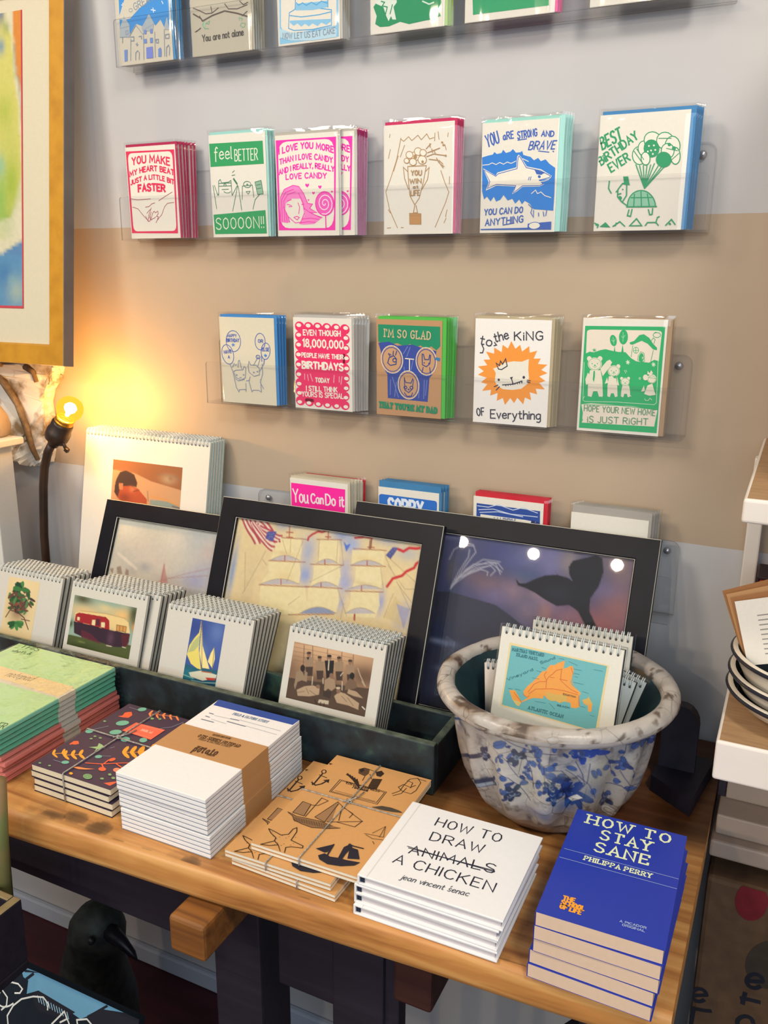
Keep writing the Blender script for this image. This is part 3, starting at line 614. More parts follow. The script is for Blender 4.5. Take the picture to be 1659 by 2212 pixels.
ART['million'] = (99.7, 136.5, None, None, """F 234 44 102 198 135 -5 33 -21 27 -32 15 -37 1 -36 -15 -26 -26 -11 -33 5 -34 21 -27 32 -15 38 0 35 14 26 27 11 33
F 234 44 102 356 139 -5 33 -21 26 -32 15 -37 1 -35 -14 -26 -27 -11 -33 5 -33 21 -27 32 -15 37 0 35 14 26 27 11 33
F 234 44 102 511 142 -5 33 -21 26 -31 15 -37 1 -34 -14 -25 -26 -12 -33 6 -33 20 -27 32 -15 37 0 34 14 25 26 11 33
F 234 44 102 664 145 -5 33 -20 26 -31 15 -37 1 -33 -14 -25 -26 -11 -33 5 -33 21 -26 31 -15 36 0 34 14 25 26 10 32
F 234 44 102 816 149 -6 32 -20 26 -31 15 -35 1 -34 -14 -24 -26 -11 -32 6 -33 20 -26 31 -15 36 0 33 14 24 26 11 32
F 234 44 102 965 152 -5 32 -20 26 -31 15 -35 1 -33 -14 -24 -26 -10 -32 5 -32 20 -27 31 -14 35 -1 33 15 24 25 10 32
F 234 44 102 963 295 -5 32 -20 26 -31 15 -35 0 -33 -13 -24 -25 -10 -32 5 -33 20 -26 31 -15 35 0 33 14 24 25 10 32
F 234 44 102 961 437 -5 32 -20 26 -31 15 -35 1 -32 -14 -24 -25 -11 -31 6 -33 20 -26 30 -15 35 0 33 13 24 25 10 32
F 234 44 102 959 578 -6 32 -19 26 -31 15 -35 1 -32 -13 -24 -25 -11 -31 6 -32 20 -26 30 -15 35 -1 33 13 24 25 10 31
F 234 44 102 957 718 -6 32 -20 26 -30 15 -35 1 -32 -13 -24 -24 -10 -31 5 -32 20 -26 30 -15 35 -1 33 13 23 24 11 31
F 234 44 102 954 858 -5 31 -20 26 -30 15 -35 2 -32 -13 -24 -24 -10 -31 5 -31 20 -27 30 -15 35 -1 33 13 23 24 10 31
F 234 44 102 952 997 -5 31 -20 26 -30 15 -34 2 -33 -13 -24 -24 -10 -30 5 -32 20 -26 31 -15 34 -1 33 12 23 24 10 31
F 234 44 102 950 1134 -5 32 -20 25 -30 16 -34 2 -33 -12 -23 -24 -11 -30 6 -32 19 -26 31 -15 34 -2 33 12 23 24 10 30
F 234 44 102 948 1272 -5 31 -20 25 -30 16 -34 2 -32 -12 -24 -23 -10 -30 5 -32 20 -26 30 -15 34 -2 33 12 23 23 10 31
F 234 44 102 797 1267 -5 32 -20 25 -30 16 -35 2 -32 -12 -24 -23 -11 -31 5 -31 20 -26 31 -16 35 -2 32 12 24 24 10 30
F 234 44 102 645 1263 -6 31 -19 27 -31 15 -35 2 -33 -12 -25 -23 -10 -31 5 -32 20 -26 31 -15 35 -2 33 12 24 24 11 30
F 234 44 102 490 1259 -5 31 -20 27 -31 15 -36 2 -33 -12 -25 -23 -11 -31 5 -32 20 -26 31 -16 36 -2 34 12 24 24 11 31
F 234 44 102 333 1254 -5 32 -20 27 -31 15 -36 3 -35 -13 -25 -23 -11 -32 5 -32 21 -26 31 -16 37 -2 34 12 25 24 10 31
F 234 44 102 175 1250 -5 32 -21 26 -31 16 -37 3 -35 -13 -25 -24 -12 -31 5 -32 21 -27 32 -16 37 -2 34 12 26 25 11 31
F 234 44 102 178 1113 -5 32 -21 27 -32 16 -36 2 -35 -13 -26 -24 -11 -32 5 -32 20 -27 33 -16 36 -1 35 12 25 25 12 31
F 234 44 102 181 976 -6 32 -20 27 -32 15 -37 2 -35 -13 -25 -24 -12 -32 5 -33 21 -26 32 -16 37 -2 35 13 25 25 12 32
F 234 44 102 184 837 -6 33 -20 27 -32 15 -37 2 -35 -13 -26 -25 -11 -32 5 -33 21 -27 32 -15 37 -2 35 14 25 25 12 31
F 234 44 102 187 698 -6 33 -20 27 -32 15 -37 2 -35 -13 -26 -26 -12 -32 5 -33 21 -27 32 -15 38 -1 35 13 25 25 12 32
F 234 44 102 189 559 -5 33 -20 26 -32 16 -38 1 -35 -14 -26 -25 -11 -33 5 -33 21 -27 32 -15 38 -1 35 14 25 25 11 33
F 234 44 102 192 418 -5 33 -20 27 -33 15 -37 1 -35 -13 -26 -26 -12 -33 6 -33 20 -27 33 -16 37 0 35 14 26 26 11 32
F 234 44 102 195 277 -5 33 -21 27 -32 15 -37 1 -35 -14 -26 -26 -12 -33 5 -34 21 -27 33 -15 37 0 35 14 26 26 11 33
F 234 44 102 114 136 772 17 -15 1123 -779 -22
F 236 230 216 144 114 -11 21 -30 9 -33 -9 -15 -20 11 -22 31 -9 32 9 15 21
F 236 230 216 307 116 -11 21 -30 9 -32 -9 -14 -21 11 -21 30 -8 31 8 15 21
F 236 230 216 469 118 -11 21 -29 9 -32 -8 -14 -21 11 -21 30 -8 31 8 14 20
F 236 230 216 629 122 -10 21 -30 9 -30 -8 -15 -21 11 -20 30 -9 30 8 14 20
F 236 230 216 787 128 -11 20 -29 9 -30 -8 -14 -21 11 -20 29 -9 30 8 14 21
F 236 230 216 941 133 -10 21 -29 8 -30 -8 -14 -20 11 -20 29 -9 30 8 13 20
F 236 230 216 942 278 -10 20 -29 9 -30 -8 -14 -20 11 -20 29 -9 29 8 14 20
F 236 230 216 944 424 -11 20 -28 9 -30 -8 -14 -20 11 -20 28 -9 30 8 14 20
F 236 230 216 946 571 -11 20 -28 9 -30 -7 -14 -20 11 -20 28 -9 30 7 14 20
F 236 230 216 945 720 -10 21 -28 9 -30 -7 -14 -20 11 -20 28 -9 30 7 13 19
F 236 230 216 941 869 -10 20 -29 9 -29 -7 -14 -19 11 -20 28 -9 30 7 13 19
F 236 230 216 935 1013 -11 20 -28 10 -29 -7 -14 -19 11 -20 28 -9 29 6 14 19
F 236 230 216 929 1154 -11 20 -28 10 -29 -6 -13 -19 10 -20 28 -10 29 7 14 18
F 236 230 216 924 1293 -10 20 -28 10 -30 -6 -13 -19 10 -20 28 -10 30 7 13 18
F 236 230 216 768 1291 -10 20 -28 10 -30 -7 -14 -18 11 -20 28 -10 30 6 13 19
F 236 230 216 610 1288 -11 20 -28 10 -31 -6 -14 -19 11 -21 29 -9 30 6 14 19
F 236 230 216 448 1284 -10 20 -29 10 -31 -7 -14 -19 10 -20 30 -10 30 7 14 19
F 236 230 216 285 1278 -10 20 -30 10 -31 -6 -14 -19 10 -21 30 -10 31 7 14 19
F 236 230 216 121 1272 -11 20 -29 10 -32 -6 -15 -20 11 -20 30 -10 31 6 15 20
F 236 230 216 121 1133 -11 21 -30 9 -31 -6 -15 -20 11 -21 30 -9 31 6 15 20
F 236 230 216 120 992 -11 21 -30 9 -32 -7 -14 -19 10 -21 30 -10 32 7 15 20
F 236 230 216 118 847 -10 21 -30 10 -32 -7 -15 -20 11 -21 30 -10 32 8 14 19
F 236 230 216 119 699 -11 21 -30 10 -32 -8 -15 -20 11 -21 30 -9 32 7 15 20
F 236 230 216 124 550 -11 21 -30 9 -32 -7 -15 -21 11 -21 30 -9 32 8 15 20
F 236 230 216 131 403 -11 21 -30 9 -32 -8 -15 -20 11 -21 30 -9 32 8 15 20
F 236 230 216 138 258 -11 21 -30 9 -33 -8 -15 -21 11 -21 31 -9 32 8 15 21
F 234 44 102 156 191 696 13 -19 1026 -692 -23
T 236 230 216|EVEN THOUGH|1.77|176 257 813 255|7.5|0|0|0
T 236 230 216|18,000,000|2.31|162 430 857 434|11.2|0|0|0
T 236 230 216|PEOPLE HAVE THEIR|1.6|137 585 854 589|6.1|0|0|0
T 236 230 216|BIRTHDAYS|2.84|143 752 848 755|9.7|0|0|0
T 236 230 216|TODAY|1.6|368 952 609 951|6.3|0|0|0
T 236 230 216|I STILL THINK|1.6|205 1090 743 1083|6.9|0|0|0
T 236 230 216|YOURS IS SPECIAL|1.42|125 1181 848 1175|7.2|0|0|0
S 240 176 196 1.24 181 839 -2 84
S 240 176 196 1.24 231 845 14 92
S 240 176 196 1.24 279 835 39 107
S 240 176 196 1.24 694 835 -10 108
S 240 176 196 1.24 780 848 -2 83
S 240 176 196 1.24 827 847 -19 115""")
ART['glad'] = (102.2, 137.1, None, None, """F 21 138 98 26 74 963 7 8 269 -57 57 -83 -53 -78 48 -84 -54 -79 30 -84 -44 -79 39 -126 -44 -121 31 -126 -25 -53 -18
F 52 73 156 28 336 175 -23 127 53 243 -24 124 34 243 41 -64 340 -38 38 -23 344 -634 -15 -7 -344 -50 -73 -57 -259
S 111 127 192 1.15 428 476 66 -104
S 111 127 192 1.15 481 512 54 -132
S 111 127 192 1.15 219 1072 7 -220
S 111 127 192 1.15 291 1096 28 -211
S 111 127 192 1.15 352 1103 -98 -289
S 111 127 192 1.15 673 1091 9 -218
S 111 127 192 1.15 753 1097 7 -263
S 111 127 192 1.15 800 833 -20 218
S 111 127 192 1.15 438 661 17 110
S 111 127 192 1.15 552 694 32 -148
F 198 154 112 412 560 11 34 -17 29 0 36 -25 21 -11 33 -30 9 -20 27 -32 -3 -27 16 -29 -15 -31 5 -24 -25 -31 -7 -15 -33 -28 -19 -4 -36 -21 -28 7 -35 -11 -34 17 -30 -1 -36 26 -21 10 -34 31 -9 20 -27 32 3 28 -16 29 15 32 -5 23 26 32 8 14 33 28 19 4 36 20 28
S 230 220 200 0.96 422 560 -3 51 -14 47 -25 42 -34 32 -41 20 -44 8 -45 -5 -43 -18 -38 -30 -30 -40 -21 -47 -9 -51 2 -51 15 -48 25 -42 34 -33 41 -20 45 -8 46 5 43 19 37 31 30 40 20 47 9 51
S 52 73 156 1.15 399 560 -3 48 -15 45 -26 37 -34 27 -40 15 -43 2 -42 -13 -38 -25 -30 -36 -21 -43 -9 -48 3 -49 15 -45 26 -38 35 -27 40 -15 43 -1 42 13 38 25 30 37 20 43 9 48
F 198 154 112 937 564 9 34 -15 29 -1 35 -23 20 -10 33 -28 9 -19 26 -28 -3 -26 17 -26 -15 -29 5 -21 -25 -29 -8 -14 -32 -25 -19 -4 -35 -18 -28 6 -35 -10 -34 16 -29 0 -36 23 -20 11 -33 28 -10 19 -26 29 3 25 -16 27 15 29 -5 21 25 29 8 13 33 25 19 4 35 18 28
S 230 220 200 0.96 946 564 -3 50 -14 47 -23 41 -32 31 -37 21 -41 8 -41 -5 -39 -19 -35 -29 -27 -40 -19 -46 -8 -51 3 -50 13 -48 24 -41 32 -32 37 -21 41 -8 42 6 39 19 35 30 27 40 18 46 8 51
S 52 73 156 1.15 925 564 -4 48 -14 44 -24 37 -32 26 -36 15 -40 1 -38 -12 -34 -25 -28 -35 -19 -44 -8 -47 3 -48 15 -45 24 -37 32 -27 37 -14 39 -1 39 12 34 26 28 35 18 44 8 47
F 198 154 112 670 910 10 35 -16 30 -1 37 -23 21 -11 34 -29 10 -19 27 -30 -2 -27 17 -28 -15 -29 5 -23 -26 -30 -8 -14 -33 -27 -19 -4 -37 -19 -29 6 -36 -11 -36 17 -30 0 -37 24 -22 10 -34 29 -10 20 -28 31 3 26 -17 28 16 30 -5 23 26 30 8 14 33 26 20 4 37 19 29
S 230 220 200 0.96 679 910 -3 52 -14 49 -24 43 -32 33 -39 21 -43 9 -43 -5 -41 -19 -36 -31 -29 -40 -20 -49 -9 -52 3 -53 14 -49 24 -44 33 -33 39 -22 43 -8 44 5 41 20 36 31 29 41 19 48 8 53
S 52 73 156 1.15 657 910 -3 50 -15 46 -24 38 -33 28 -39 16 -41 1 -40 -12 -36 -26 -29 -36 -20 -45 -8 -50 3 -50 14 -46 25 -39 33 -28 39 -16 41 -1 41 13 36 26 28 37 20 45 8 49
S 47 63 136 1.34 180 613 26 -75 70 -30 44 45 -6 75 -91 21 -43 -36
S 47 63 136 1.34 215 519 -22 -37 42 18
S 47 63 136 1.34 266 499 6 -56
S 47 63 136 1.34 307 498 17 -57
S 47 63 136 1.34 319 572 -4 15 -14 10 -18 1 -15 -9 -6 -16 4 -15 14 -10 18 0 15 9 6 15
S 47 63 136 1.34 729 616 -4 -74 -3 -74 20 0 23 73 61 -2 13 -65 14 9 -9 111 -54 47 -61 -25
S 47 63 136 1.34 741 652 -17 74
S 47 63 136 1.34 841 649 14 82
S 47 63 136 1.34 457 990 -8 -146 -2 -36 24 72 81 7 27 -65 11 18 -14 128 -57 56 -62 -34
S 47 63 136 1.34 489 953 -6 15 -17 7 -17 -6 -8 -15 6 -15 17 -7 17 5 8 16
S 47 63 136 1.34 586 949 -7 16 -16 7 -18 -6 -8 -15 7 -16 16 -7 18 6 8 15
S 47 63 136 1.34 449 1027 43 53 70 -12 17 -46
F 47 63 136 768 587 -1 3 -1 2 -2 2 -3 2 -3 0 -3 0 -3 -1 -2 -2 -2 -3 0 -3 0 -2 1 -3 2 -2 3 -1 3 -1 3 0 3 2 3 2 1 2 1 3
F 47 63 136 838 590 0 3 -2 3 -2 2 -2 1 -4 1 -3 -1 -2 -1 -3 -2 -1 -2 -1 -3 0 -3 2 -2 2 -3 3 -1 3 0 3 0 3 1 2 2 1 3 1 2
F 47 63 136 533 978 -1 4 -2 3 -3 2 -5 2 -5 1 -5 -1 -4 -1 -4 -2 -2 -3 -1 -4 0 -3 2 -3 4 -3 4 -1 5 -1 5 0 5 2 3 2 3 3 1 3
S 230 220 200 1.53 462 540 132 6
S 230 220 200 1.53 528 547 0 166
F 42 127 176 934 500 66 12 -10 41 -65 -16
T 201 182 140|I'M SO GLAD|1.72|132 243 863 261|10.3|0|2|0
T 21 138 98|THAT YOU'RE MY DAD|2.29|42 1264 970 1290|7.51|0|2|0""")
ART['king'] = (106.2, 138.9, None, None, """F 245 154 60 1034 672 -111 49 88 54 -82 31 81 80 -126 -2 24 73 -106 -22 26 104 -89 -30 -18 93 -88 -83 -43 75 -56 -65 -73 98 -34 -92 -85 44 8 -107 -107 42 10 -78 -129 21 72 -95 -92 -18 80 -68 -129 -32 84 -52 -88 -59 137 -23 -58 -70 98 -8 -64 -102 117 23 -2 -81 108 58 10 -98 76 46 44 -98 60 98 65 -55 30 87 96 -74 10 84 101 -30 -43 105 98 -7 -37 72 131 4 -80 71
F 236 230 216 304 814 9 -107 -39 -59 72 -22 87 -59 126 -26 117 1 95 -41 -2 139 15 103 -19 87 -84 68 -125 22 -128 -2 -86 -37
S 58 58 72 1.42 414 861 153 -19 123 -49
S 58 58 72 1.42 567 842 -24 -64
S 58 58 72 1.42 314 575 35 77 46 6 78 -50 -26 -94 -40 73 -31 -42 -13 62 -49 -32
S 58 58 72 1.42 297 893 53 -27
S 58 58 72 1.42 328 935 46 -48
S 58 58 72 1.42 760 779 45 5
S 58 58 72 1.42 758 800 44 10
F 58 58 72 514 759 44 -17 -10 46
F 58 58 72 376 794 0 6 -2 5 -3 4 -5 3 -5 1 -5 -1 -5 -2 -4 -3 -2 -5 -2 -5 1 -6 2 -5 3 -4 4 -3 5 -1 5 0 5 2 4 4 3 5 1 5
F 58 58 72 730 743 0 6 -2 5 -4 5 -5 3 -5 1 -6 0 -5 -2 -4 -4 -3 -5 -2 -6 1 -6 2 -6 3 -4 5 -3 6 -2 5 1 5 2 5 4 3 5 1 6
F 58 58 72 450 857 25 -6 -8 32
F 58 58 72 482 849 25 -5 -8 32
F 58 58 72 514 841 26 -3 -9 30
F 58 58 72 547 834 25 -4 -8 30
F 58 58 72 579 828 25 -6 -8 32
F 58 58 72 611 820 25 -6 -8 32
F 58 58 72 643 812 24 -5 -8 32
F 58 58 72 675 806 24 -7 -8 34
T 58 58 72|to|1.59|68 334 230 360|12.25|0|1|0
T 58 58 72|the|1.59|290 304 478 249|12.04|0|1|0
T 58 58 72|KiNG|1.59|561 268 953 249|10.73|0|0|0
T 58 58 72|OF|1.59|62 1303 174 1287|10.21|0|0|0
T 58 58 72|Everything|1.59|261 1320 965 1287|11.41|0|1|0
S 58 58 72 1.42 96 333 34 60 -14 54 -37 2
S 58 58 72 1.42 280 304 31 34 -36 11""")
ART['home'] = (105.6, 139.0, None, None, """F 47 174 108 29 97 998 -16 8 1269 -1006 8
F 232 220 204 56 172 4 -14 14 -10 25 -7 34 -2 788 -11 32 1 23 6 13 10 4 13 -9 334 -5 14 -13 10 -23 7 -31 2 -771 20 -34 -1 -24 -5 -14 -10 -5 -15
F 47 174 108 57 431 50 -25 59 6 78 -30 68 -14 70 14 92 13 91 -1 74 68 71 36 156 9 62 -37 62 14 -4 62 -919 48
S 207 230 204 0.57 44 537 16 468 25 16 429 -18 461 2 25 -24 -38 -847
F 232 220 204 42 1060 128 -21 233 1 297 2 321 28 -23 202 -455 9 -479 9 6 -120
S 47 174 108 0.8 78 1063 440 -20 497 22
S 47 174 108 0.8 59 1231 14 25 -15 28
F 47 174 108 443 252 4 26 -3 24 -9 17 -15 9 -17 -2 -18 -11 -15 -20 -10 -25 -4 -26 3 -23 9 -18 15 -8 17 1 17 12 16 19 10 25
F 47 174 108 582 219 -3 30 -9 26 -15 19 -18 10 -20 -1 -18 -11 -16 -21 -10 -27 -4 -30 3 -30 10 -26 14 -19 18 -9 20 1 19 11 15 20 10 27 4 30
F 47 174 108 421 323 20 79 -23 1
F 47 174 108 523 302 19 96 -31 1
S 169 214 176 0.57 394 222 19 79
S 169 214 176 0.57 380 256 28 22 16 -35
S 169 214 176 0.57 518 160 6 113
S 169 214 176 0.57 500 206 22 22 22 -35
F 232 220 204 651 314 100 -61 92 41 62 65 -18 141 -178 -8 -69 -42
S 47 174 108 0.68 651 314 -11 136
S 47 174 108 0.68 907 359 -20 136
S 47 174 108 0.68 727 365 -2 15 -8 13 -12 8 -15 0 -14 -6 -11 -12 -5 -16 2 -15 8 -13 13 -8 14 0 14 6 11 12 5 16
S 47 174 108 0.68 663 370 62 -3
S 47 174 108 0.68 690 335 7 65
F 47 174 108 608 276 54 -19 59 -70 54 -13 71 42 51 65 54 48 -2 28 -45 -9 -73 -64 -75 -31 -58 25 -53 25 -29 -5
F 47 174 108 737 491 0 -57 23 -40 29 15 12 56 -18 40
S 47 174 108 0.68 725 486 1 -51 30 -53 41 16 14 89 -22 18
S 47 174 108 0.68 871 248 24 -34 24 21 -12 45
S 47 174 108 0.68 980 177 -4 15 -16 11 -22 5 -23 -3 -18 -10 -8 -14 5 -15 15 -11 22 -5 24 3 17 10 8 14
S 47 174 108 0.68 900 158 15 -12 27 5
S 232 220 204 0.68 776 444 13 10 -10 12
S 216 232 204 1.02 582 508 45 12
S 216 232 204 1.02 596 490 17 48
S 216 232 204 1.02 619 497 -29 34
S 216 232 204 1.02 903 520 44 12
S 216 232 204 1.02 916 502 17 48
S 216 232 204 1.02 939 509 -28 34
S 47 174 108 0.68 145 380 46 10
S 47 174 108 0.68 160 365 17 40
S 47 174 108 0.68 184 370 -31 30
F 226 220 200 141 490 -4 18 -15 12 -19 1 -17 -10 -8 -18 4 -19 15 -12 19 -1 17 11 8 18
F 226 220 200 280 483 -5 19 -14 12 -19 1 -17 -11 -8 -18 4 -19 15 -12 19 0 17 10 8 18
F 226 220 200 277 548 -3 28 -13 24 -23 19 -29 11 -31 2 -31 -8 -26 -16 -19 -24 -8 -27 3 -27 13 -25 23 -19 29 -11 32 -1 30 8 26 16 18 23 9 27
F 226 220 200 128 631 138 -7 33 129 19 188 -49 12 -27 -68 -53 3 -19 72 -50 -8 -8 -171
S 47 174 108 0.46 265 549 -3 26 -15 24 -24 16 -30 7 -32 -4 -27 -13 -20 -22 -9 -26 4 -27 15 -23 25 -17 30 -6 31 3 27 14 20 22 8 26
S 47 174 108 0.46 162 584 28 11 24 -14
F 47 174 108 157 550 0 2 -1 2 -1 2 -2 1 -2 0 -2 0 -2 -1 -2 -1 -1 -2 -1 -2 1 -3 0 -2 2 -1 2 -1 2 -1 2 0 2 1 2 2 1 2 0 2
F 47 174 108 227 546 0 2 -1 2 -1 2 -2 1 -2 1 -3 -1 -2 -1 -1 -1 -1 -2 -1 -2 0 -2 1 -2 1 -2 2 -1 2 0 2 0 2 1 2 1 1 2 1 2
F 47 174 108 198 570 0 3 -2 3 -2 2 -2 2 -4 0 -3 0 -3 -1 -2 -2 -2 -3 -1 -3 0 -4 1 -3 2 -2 3 -2 3 0 4 0 3 1 2 3 2 2 1 4
F 226 220 200 397 572 -3 16 -13 11 -16 1 -15 -9 -6 -16 3 -16 13 -10 16 -1 14 9 7 15
F 226 220 200 515 566 -3 16 -13 10 -16 1 -14 -9 -7 -15 4 -16 12 -10 16 -1 14 9 7 15
F 226 220 200 513 622 -2 24 -12 21 -19 16 -24 10 -27 2 -26 -7 -23 -14 -15 -20 -7 -23 2 -24 11 -22 19 -16 25 -9 27 -2 26 7 22 14 16 20 7 23
F 226 220 200 377 693 91 -5 24 100 15 145 -32 11 -19 -46 -35 2 -12 49 -33 -10 -8 -131
S 47 174 108 0.46 503 623 -3 23 -12 20 -21 14 -25 6 -27 -3 -23 -12 -17 -18 -8 -23 3 -23 13 -20 21 -14 25 -6 27 3 23 12 17 18 7 23
S 47 174 108 0.46 415 653 24 10 21 -13
F 47 174 108 411 624 0 2 0 1 -2 2 -1 1 -2 0 -2 0 -2 -1 -1 -1 -1 -2 0 -1 0 -2 0 -2 1 -1 2 -1 2 -1 2 0 1 1 2 1 1 2 0 2
F 47 174 108 470 621 0 2 0 1 -1 2 -2 1 -2 0 -2 0 -1 -1 -2 -1 -1 -2 0 -2 0 -2 0 -1 2 -2 1 -1 2 0 2 0 2 1 1 1 1 2 0 2
F 47 174 108 446 641 0 3 -1 2 -2 2 -2 2 -3 0 -3 0 -3 -1 -2 -2 -1 -3 -1 -2 0 -3 1 -3 2 -2 2 -1 3 -1 3 1 2 1 3 2 1 2 1 3
F 226 220 200 562 710 -2 12 -9 8 -12 0 -11 -6 -5 -12 3 -11 9 -8 12 -1 10 7 5 11
F 226 220 200 649 705 -3 12 -9 8 -12 0 -10 -6 -5 -12 2 -11 9 -8 12 -1 11 7 5 11
F 226 220 200 647 746 -2 18 -8 16 -14 12 -18 7 -19 1 -19 -5 -17 -10 -11 -15 -5 -17 1 -17 9 -16 13 -12 18 -7 20 -1 19 5 16 10 12 14 5 17
F 226 220 200 559 795 82 -5 18 57 9 78 -29 12 -16 -42 -32 2 -10 44 -31 -10 -1 -69
S 47 174 108 0.46 640 747 -2 17 -9 15 -15 10 -19 5 -19 -3 -18 -8 -12 -14 -5 -16 2 -17 9 -15 15 -11 19 -4 19 2 17 9 12 13 6 17
S 47 174 108 0.46 575 769 18 8 15 -10
F 47 174 108 573 748 0 1 -1 2 -1 1 -1 0 -1 1 -1 0 -2 -1 -1 -1 0 -1 -1 -1 0 -2 1 -1 1 -1 1 -1 1 0 1 0 2 1 1 1 0 1 1 1
F 47 174 108 616 746 0 1 -1 1 0 1 -2 1 -1 0 -1 0 -1 -1 -2 0 0 -2 -1 -1 0 -1 1 -2 1 -1 1 0 1 -1 2 1 1 0 1 1 1 1 0 2
F 47 174 108 598 760 0 2 -1 2 -1 2 -2 1 -2 0 -2 0 -2 -1 -1 -1 -1 -2 -1 -2 0 -2 1 -2 1 -1 2 -1 2 -1 2 0 2 1 1 2 2 1 0 2
F 226 220 200 261 607 77 -97 38 -19 32 33 -59 101 -50 72
F 226 220 200 103 662 -27 83 13 70 34 -14 13 -106
F 226 220 200 357 706 -26 82 45 -14
F 226 220 200 482 687 36 113 -26 -10
F 47 174 108 176 635 18 4 3 64 -7 71 -17 -29
F 47 174 108 424 679 18 13 27 -16 -1 41 -30 -10
F 226 220 200 976 693 -2 21 -10 18 -17 13 -22 5 -22 -3 -20 -10 -14 -17 -6 -20 2 -21 10 -19 17 -12 22 -6 22 3 20 11 14 17 6 20
F 226 220 200 873 778 58 -26 32 89 21 44 -75 16 -69 -18
F 226 220 200 874 682 -4 21 -15 14 -21 2 -18 -12 -8 -21 4 -22 15 -14 20 -1 18 12 9 21
F 226 220 200 859 643 1 -40 25 27 18 -37 26 35 -31 24
F 226 220 200 829 781 -31 76 50 -9
S 47 174 108 0.46 966 699 -2 19 -12 16 -17 9 -21 1 -19 -7 -14 -14 -7 -18 3 -19 11 -16 17 -9 21 -1 19 7 15 14 6 18
S 47 174 108 0.46 874 682 106 11
S 216 232 204 0.57 852 939 13 22 33 -2 19 -30 25 21
S 216 232 204 0.57 79 957 -20 36
S 216 232 204 0.57 289 943 24 10
S 216 232 204 0.57 663 906 19 16
S 216 232 204 0.57 571 613 20 34
S 216 232 204 0.57 587 607 16 22
S 216 232 204 0.57 781 699 -4 10 -11 0 -7 -9 5 -10 11 -1 6 10
T 95 154 112|HOPE YOUR NEW HOME|0.91|85 1139 1000 1137|7.2|0|0|0
T 95 154 112|iS JUST RiGHT|1.02|140 1278 919 1256|7.71|0|0|0""")
ART['castle'] = (103.8, 143.2, None, None, """F 63 143 216 95 244 995 44 -81 745 -43 -172 -59 126 -60 -108 -102 71 -115 -166 -125 153 -116 -48 -136 120 -93 -268 -99 176
S 216 228 240 1.34 153 588 7 51
S 216 228 240 1.34 126 610 61 8
S 216 228 240 1.34 721 713 6 59
S 216 228 240 1.34 683 733 81 19
S 216 228 240 1.34 893 644 20 36
S 216 228 240 1.34 556 458 7 51
S 216 228 240 1.34 797 425 8 43
F 207 200 184 43 795 139 -237 107 -87 174 -42 371 100 -375 166 -183 112 -99 4
T 138 149 160|GREAT|1.53|372 709 755 609|8.96|0|0|0
S 138 149 160 0.95 334 704 -12 15 -24 4 -24 -10 -8 -17 12 -16 25 -3 23 9 8 18
F 169 180 188 61 917 97 -159 96 131 -6 171 -201 -24
F 169 180 188 480 951 162 -165 82 128 -33 97 -193 -7
F 169 180 188 904 1020 74 -158 19 169
S 154 164 176 1.14 237 1041 138 -137 120 134
S 154 164 176 1.14 258 1078 -33 291
S 154 164 176 1.14 509 1023 -26 357
S 154 164 176 1.14 724 1032 -21 338
S 154 164 176 1.14 904 1020 -22 352
S 154 164 176 1.14 61 917 191 -11
S 154 164 176 1.14 500 988 211 -59
S 154 164 176 1.14 51 1037 198 6
S 139 152 168 1.14 172 965 49 -3 -5 51 -42 0 -2 -48
S 139 152 168 1.14 261 1053 61 2 -6 56 -61 -7
S 139 152 168 1.14 419 1063 49 -3 -4 42
S 139 152 168 1.14 348 1158 47 14
S 139 152 168 1.14 374 1143 -5 43
S 139 152 168 1.14 324 1371 10 -94 41 -30 32 38 -16 85
S 139 152 168 1.14 917 1376 12 -117 38 -30 20 36 -16 100
S 139 152 168 1.14 921 1089 71 -5 -5 55 -66 -3 0 -47
S 139 152 168 1.14 101 1042 -9 77
S 139 152 168 1.14 738 1135 48 -3 -5 50 -40 -4 -3 -43
F 112 144 208 524 990 49 -2 -6 55 -43 -2
F 112 144 208 640 988 48 -3 -1 59 -48 -2
F 112 144 208 507 1108 58 -2 -1 60 -58 -4
F 112 144 208 628 1102 53 1 -2 67 -53 -1
F 112 144 208 118 1218 62 -2 -17 155 -56 3
F 112 144 208 763 1368 10 -102 38 -21 21 28 -10 101
F 122 136 216 548 1224 121 -4 -3 154 -128 -2""")
ART['alone'] = (105.5, 145.5, None, None, """S 91 81 72 1.97 52 906 130 69 31 36 171 -50 223 -35 213 52 169 56
S 91 81 72 1.25 58 833 109 43 108 51 111 2 115 -53
S 91 81 72 1.25 202 1010 -40 -69
S 91 81 72 1.25 904 1018 88 -48
S 91 81 72 1.25 613 839 60 69 151 15 173 -31
S 91 81 72 1.25 386 929 -16 -82
S 91 81 72 1.25 872 832 61 54 76 -24
S 91 81 72 1.25 67 1137 93 -33
S 91 81 72 1.61 90 1134 82 -37
S 127 174 140 1.07 246 1014 -37 45 30 52 78 7
S 127 174 140 1.07 266 1048 69 -26 -14 39 -55 -13
S 127 174 140 1.07 896 1153 -31 -19 23 -30 64 14 -13 38 -44 5
S 127 174 140 1.07 858 1069 -9 -32 53 12 -12 31
F 165 196 164 234 1021 33 19 -16 64 -32 -28
T 79 74 68|You are not alone|1.43|193 1271 911 1258|8.21|0|1|0""")
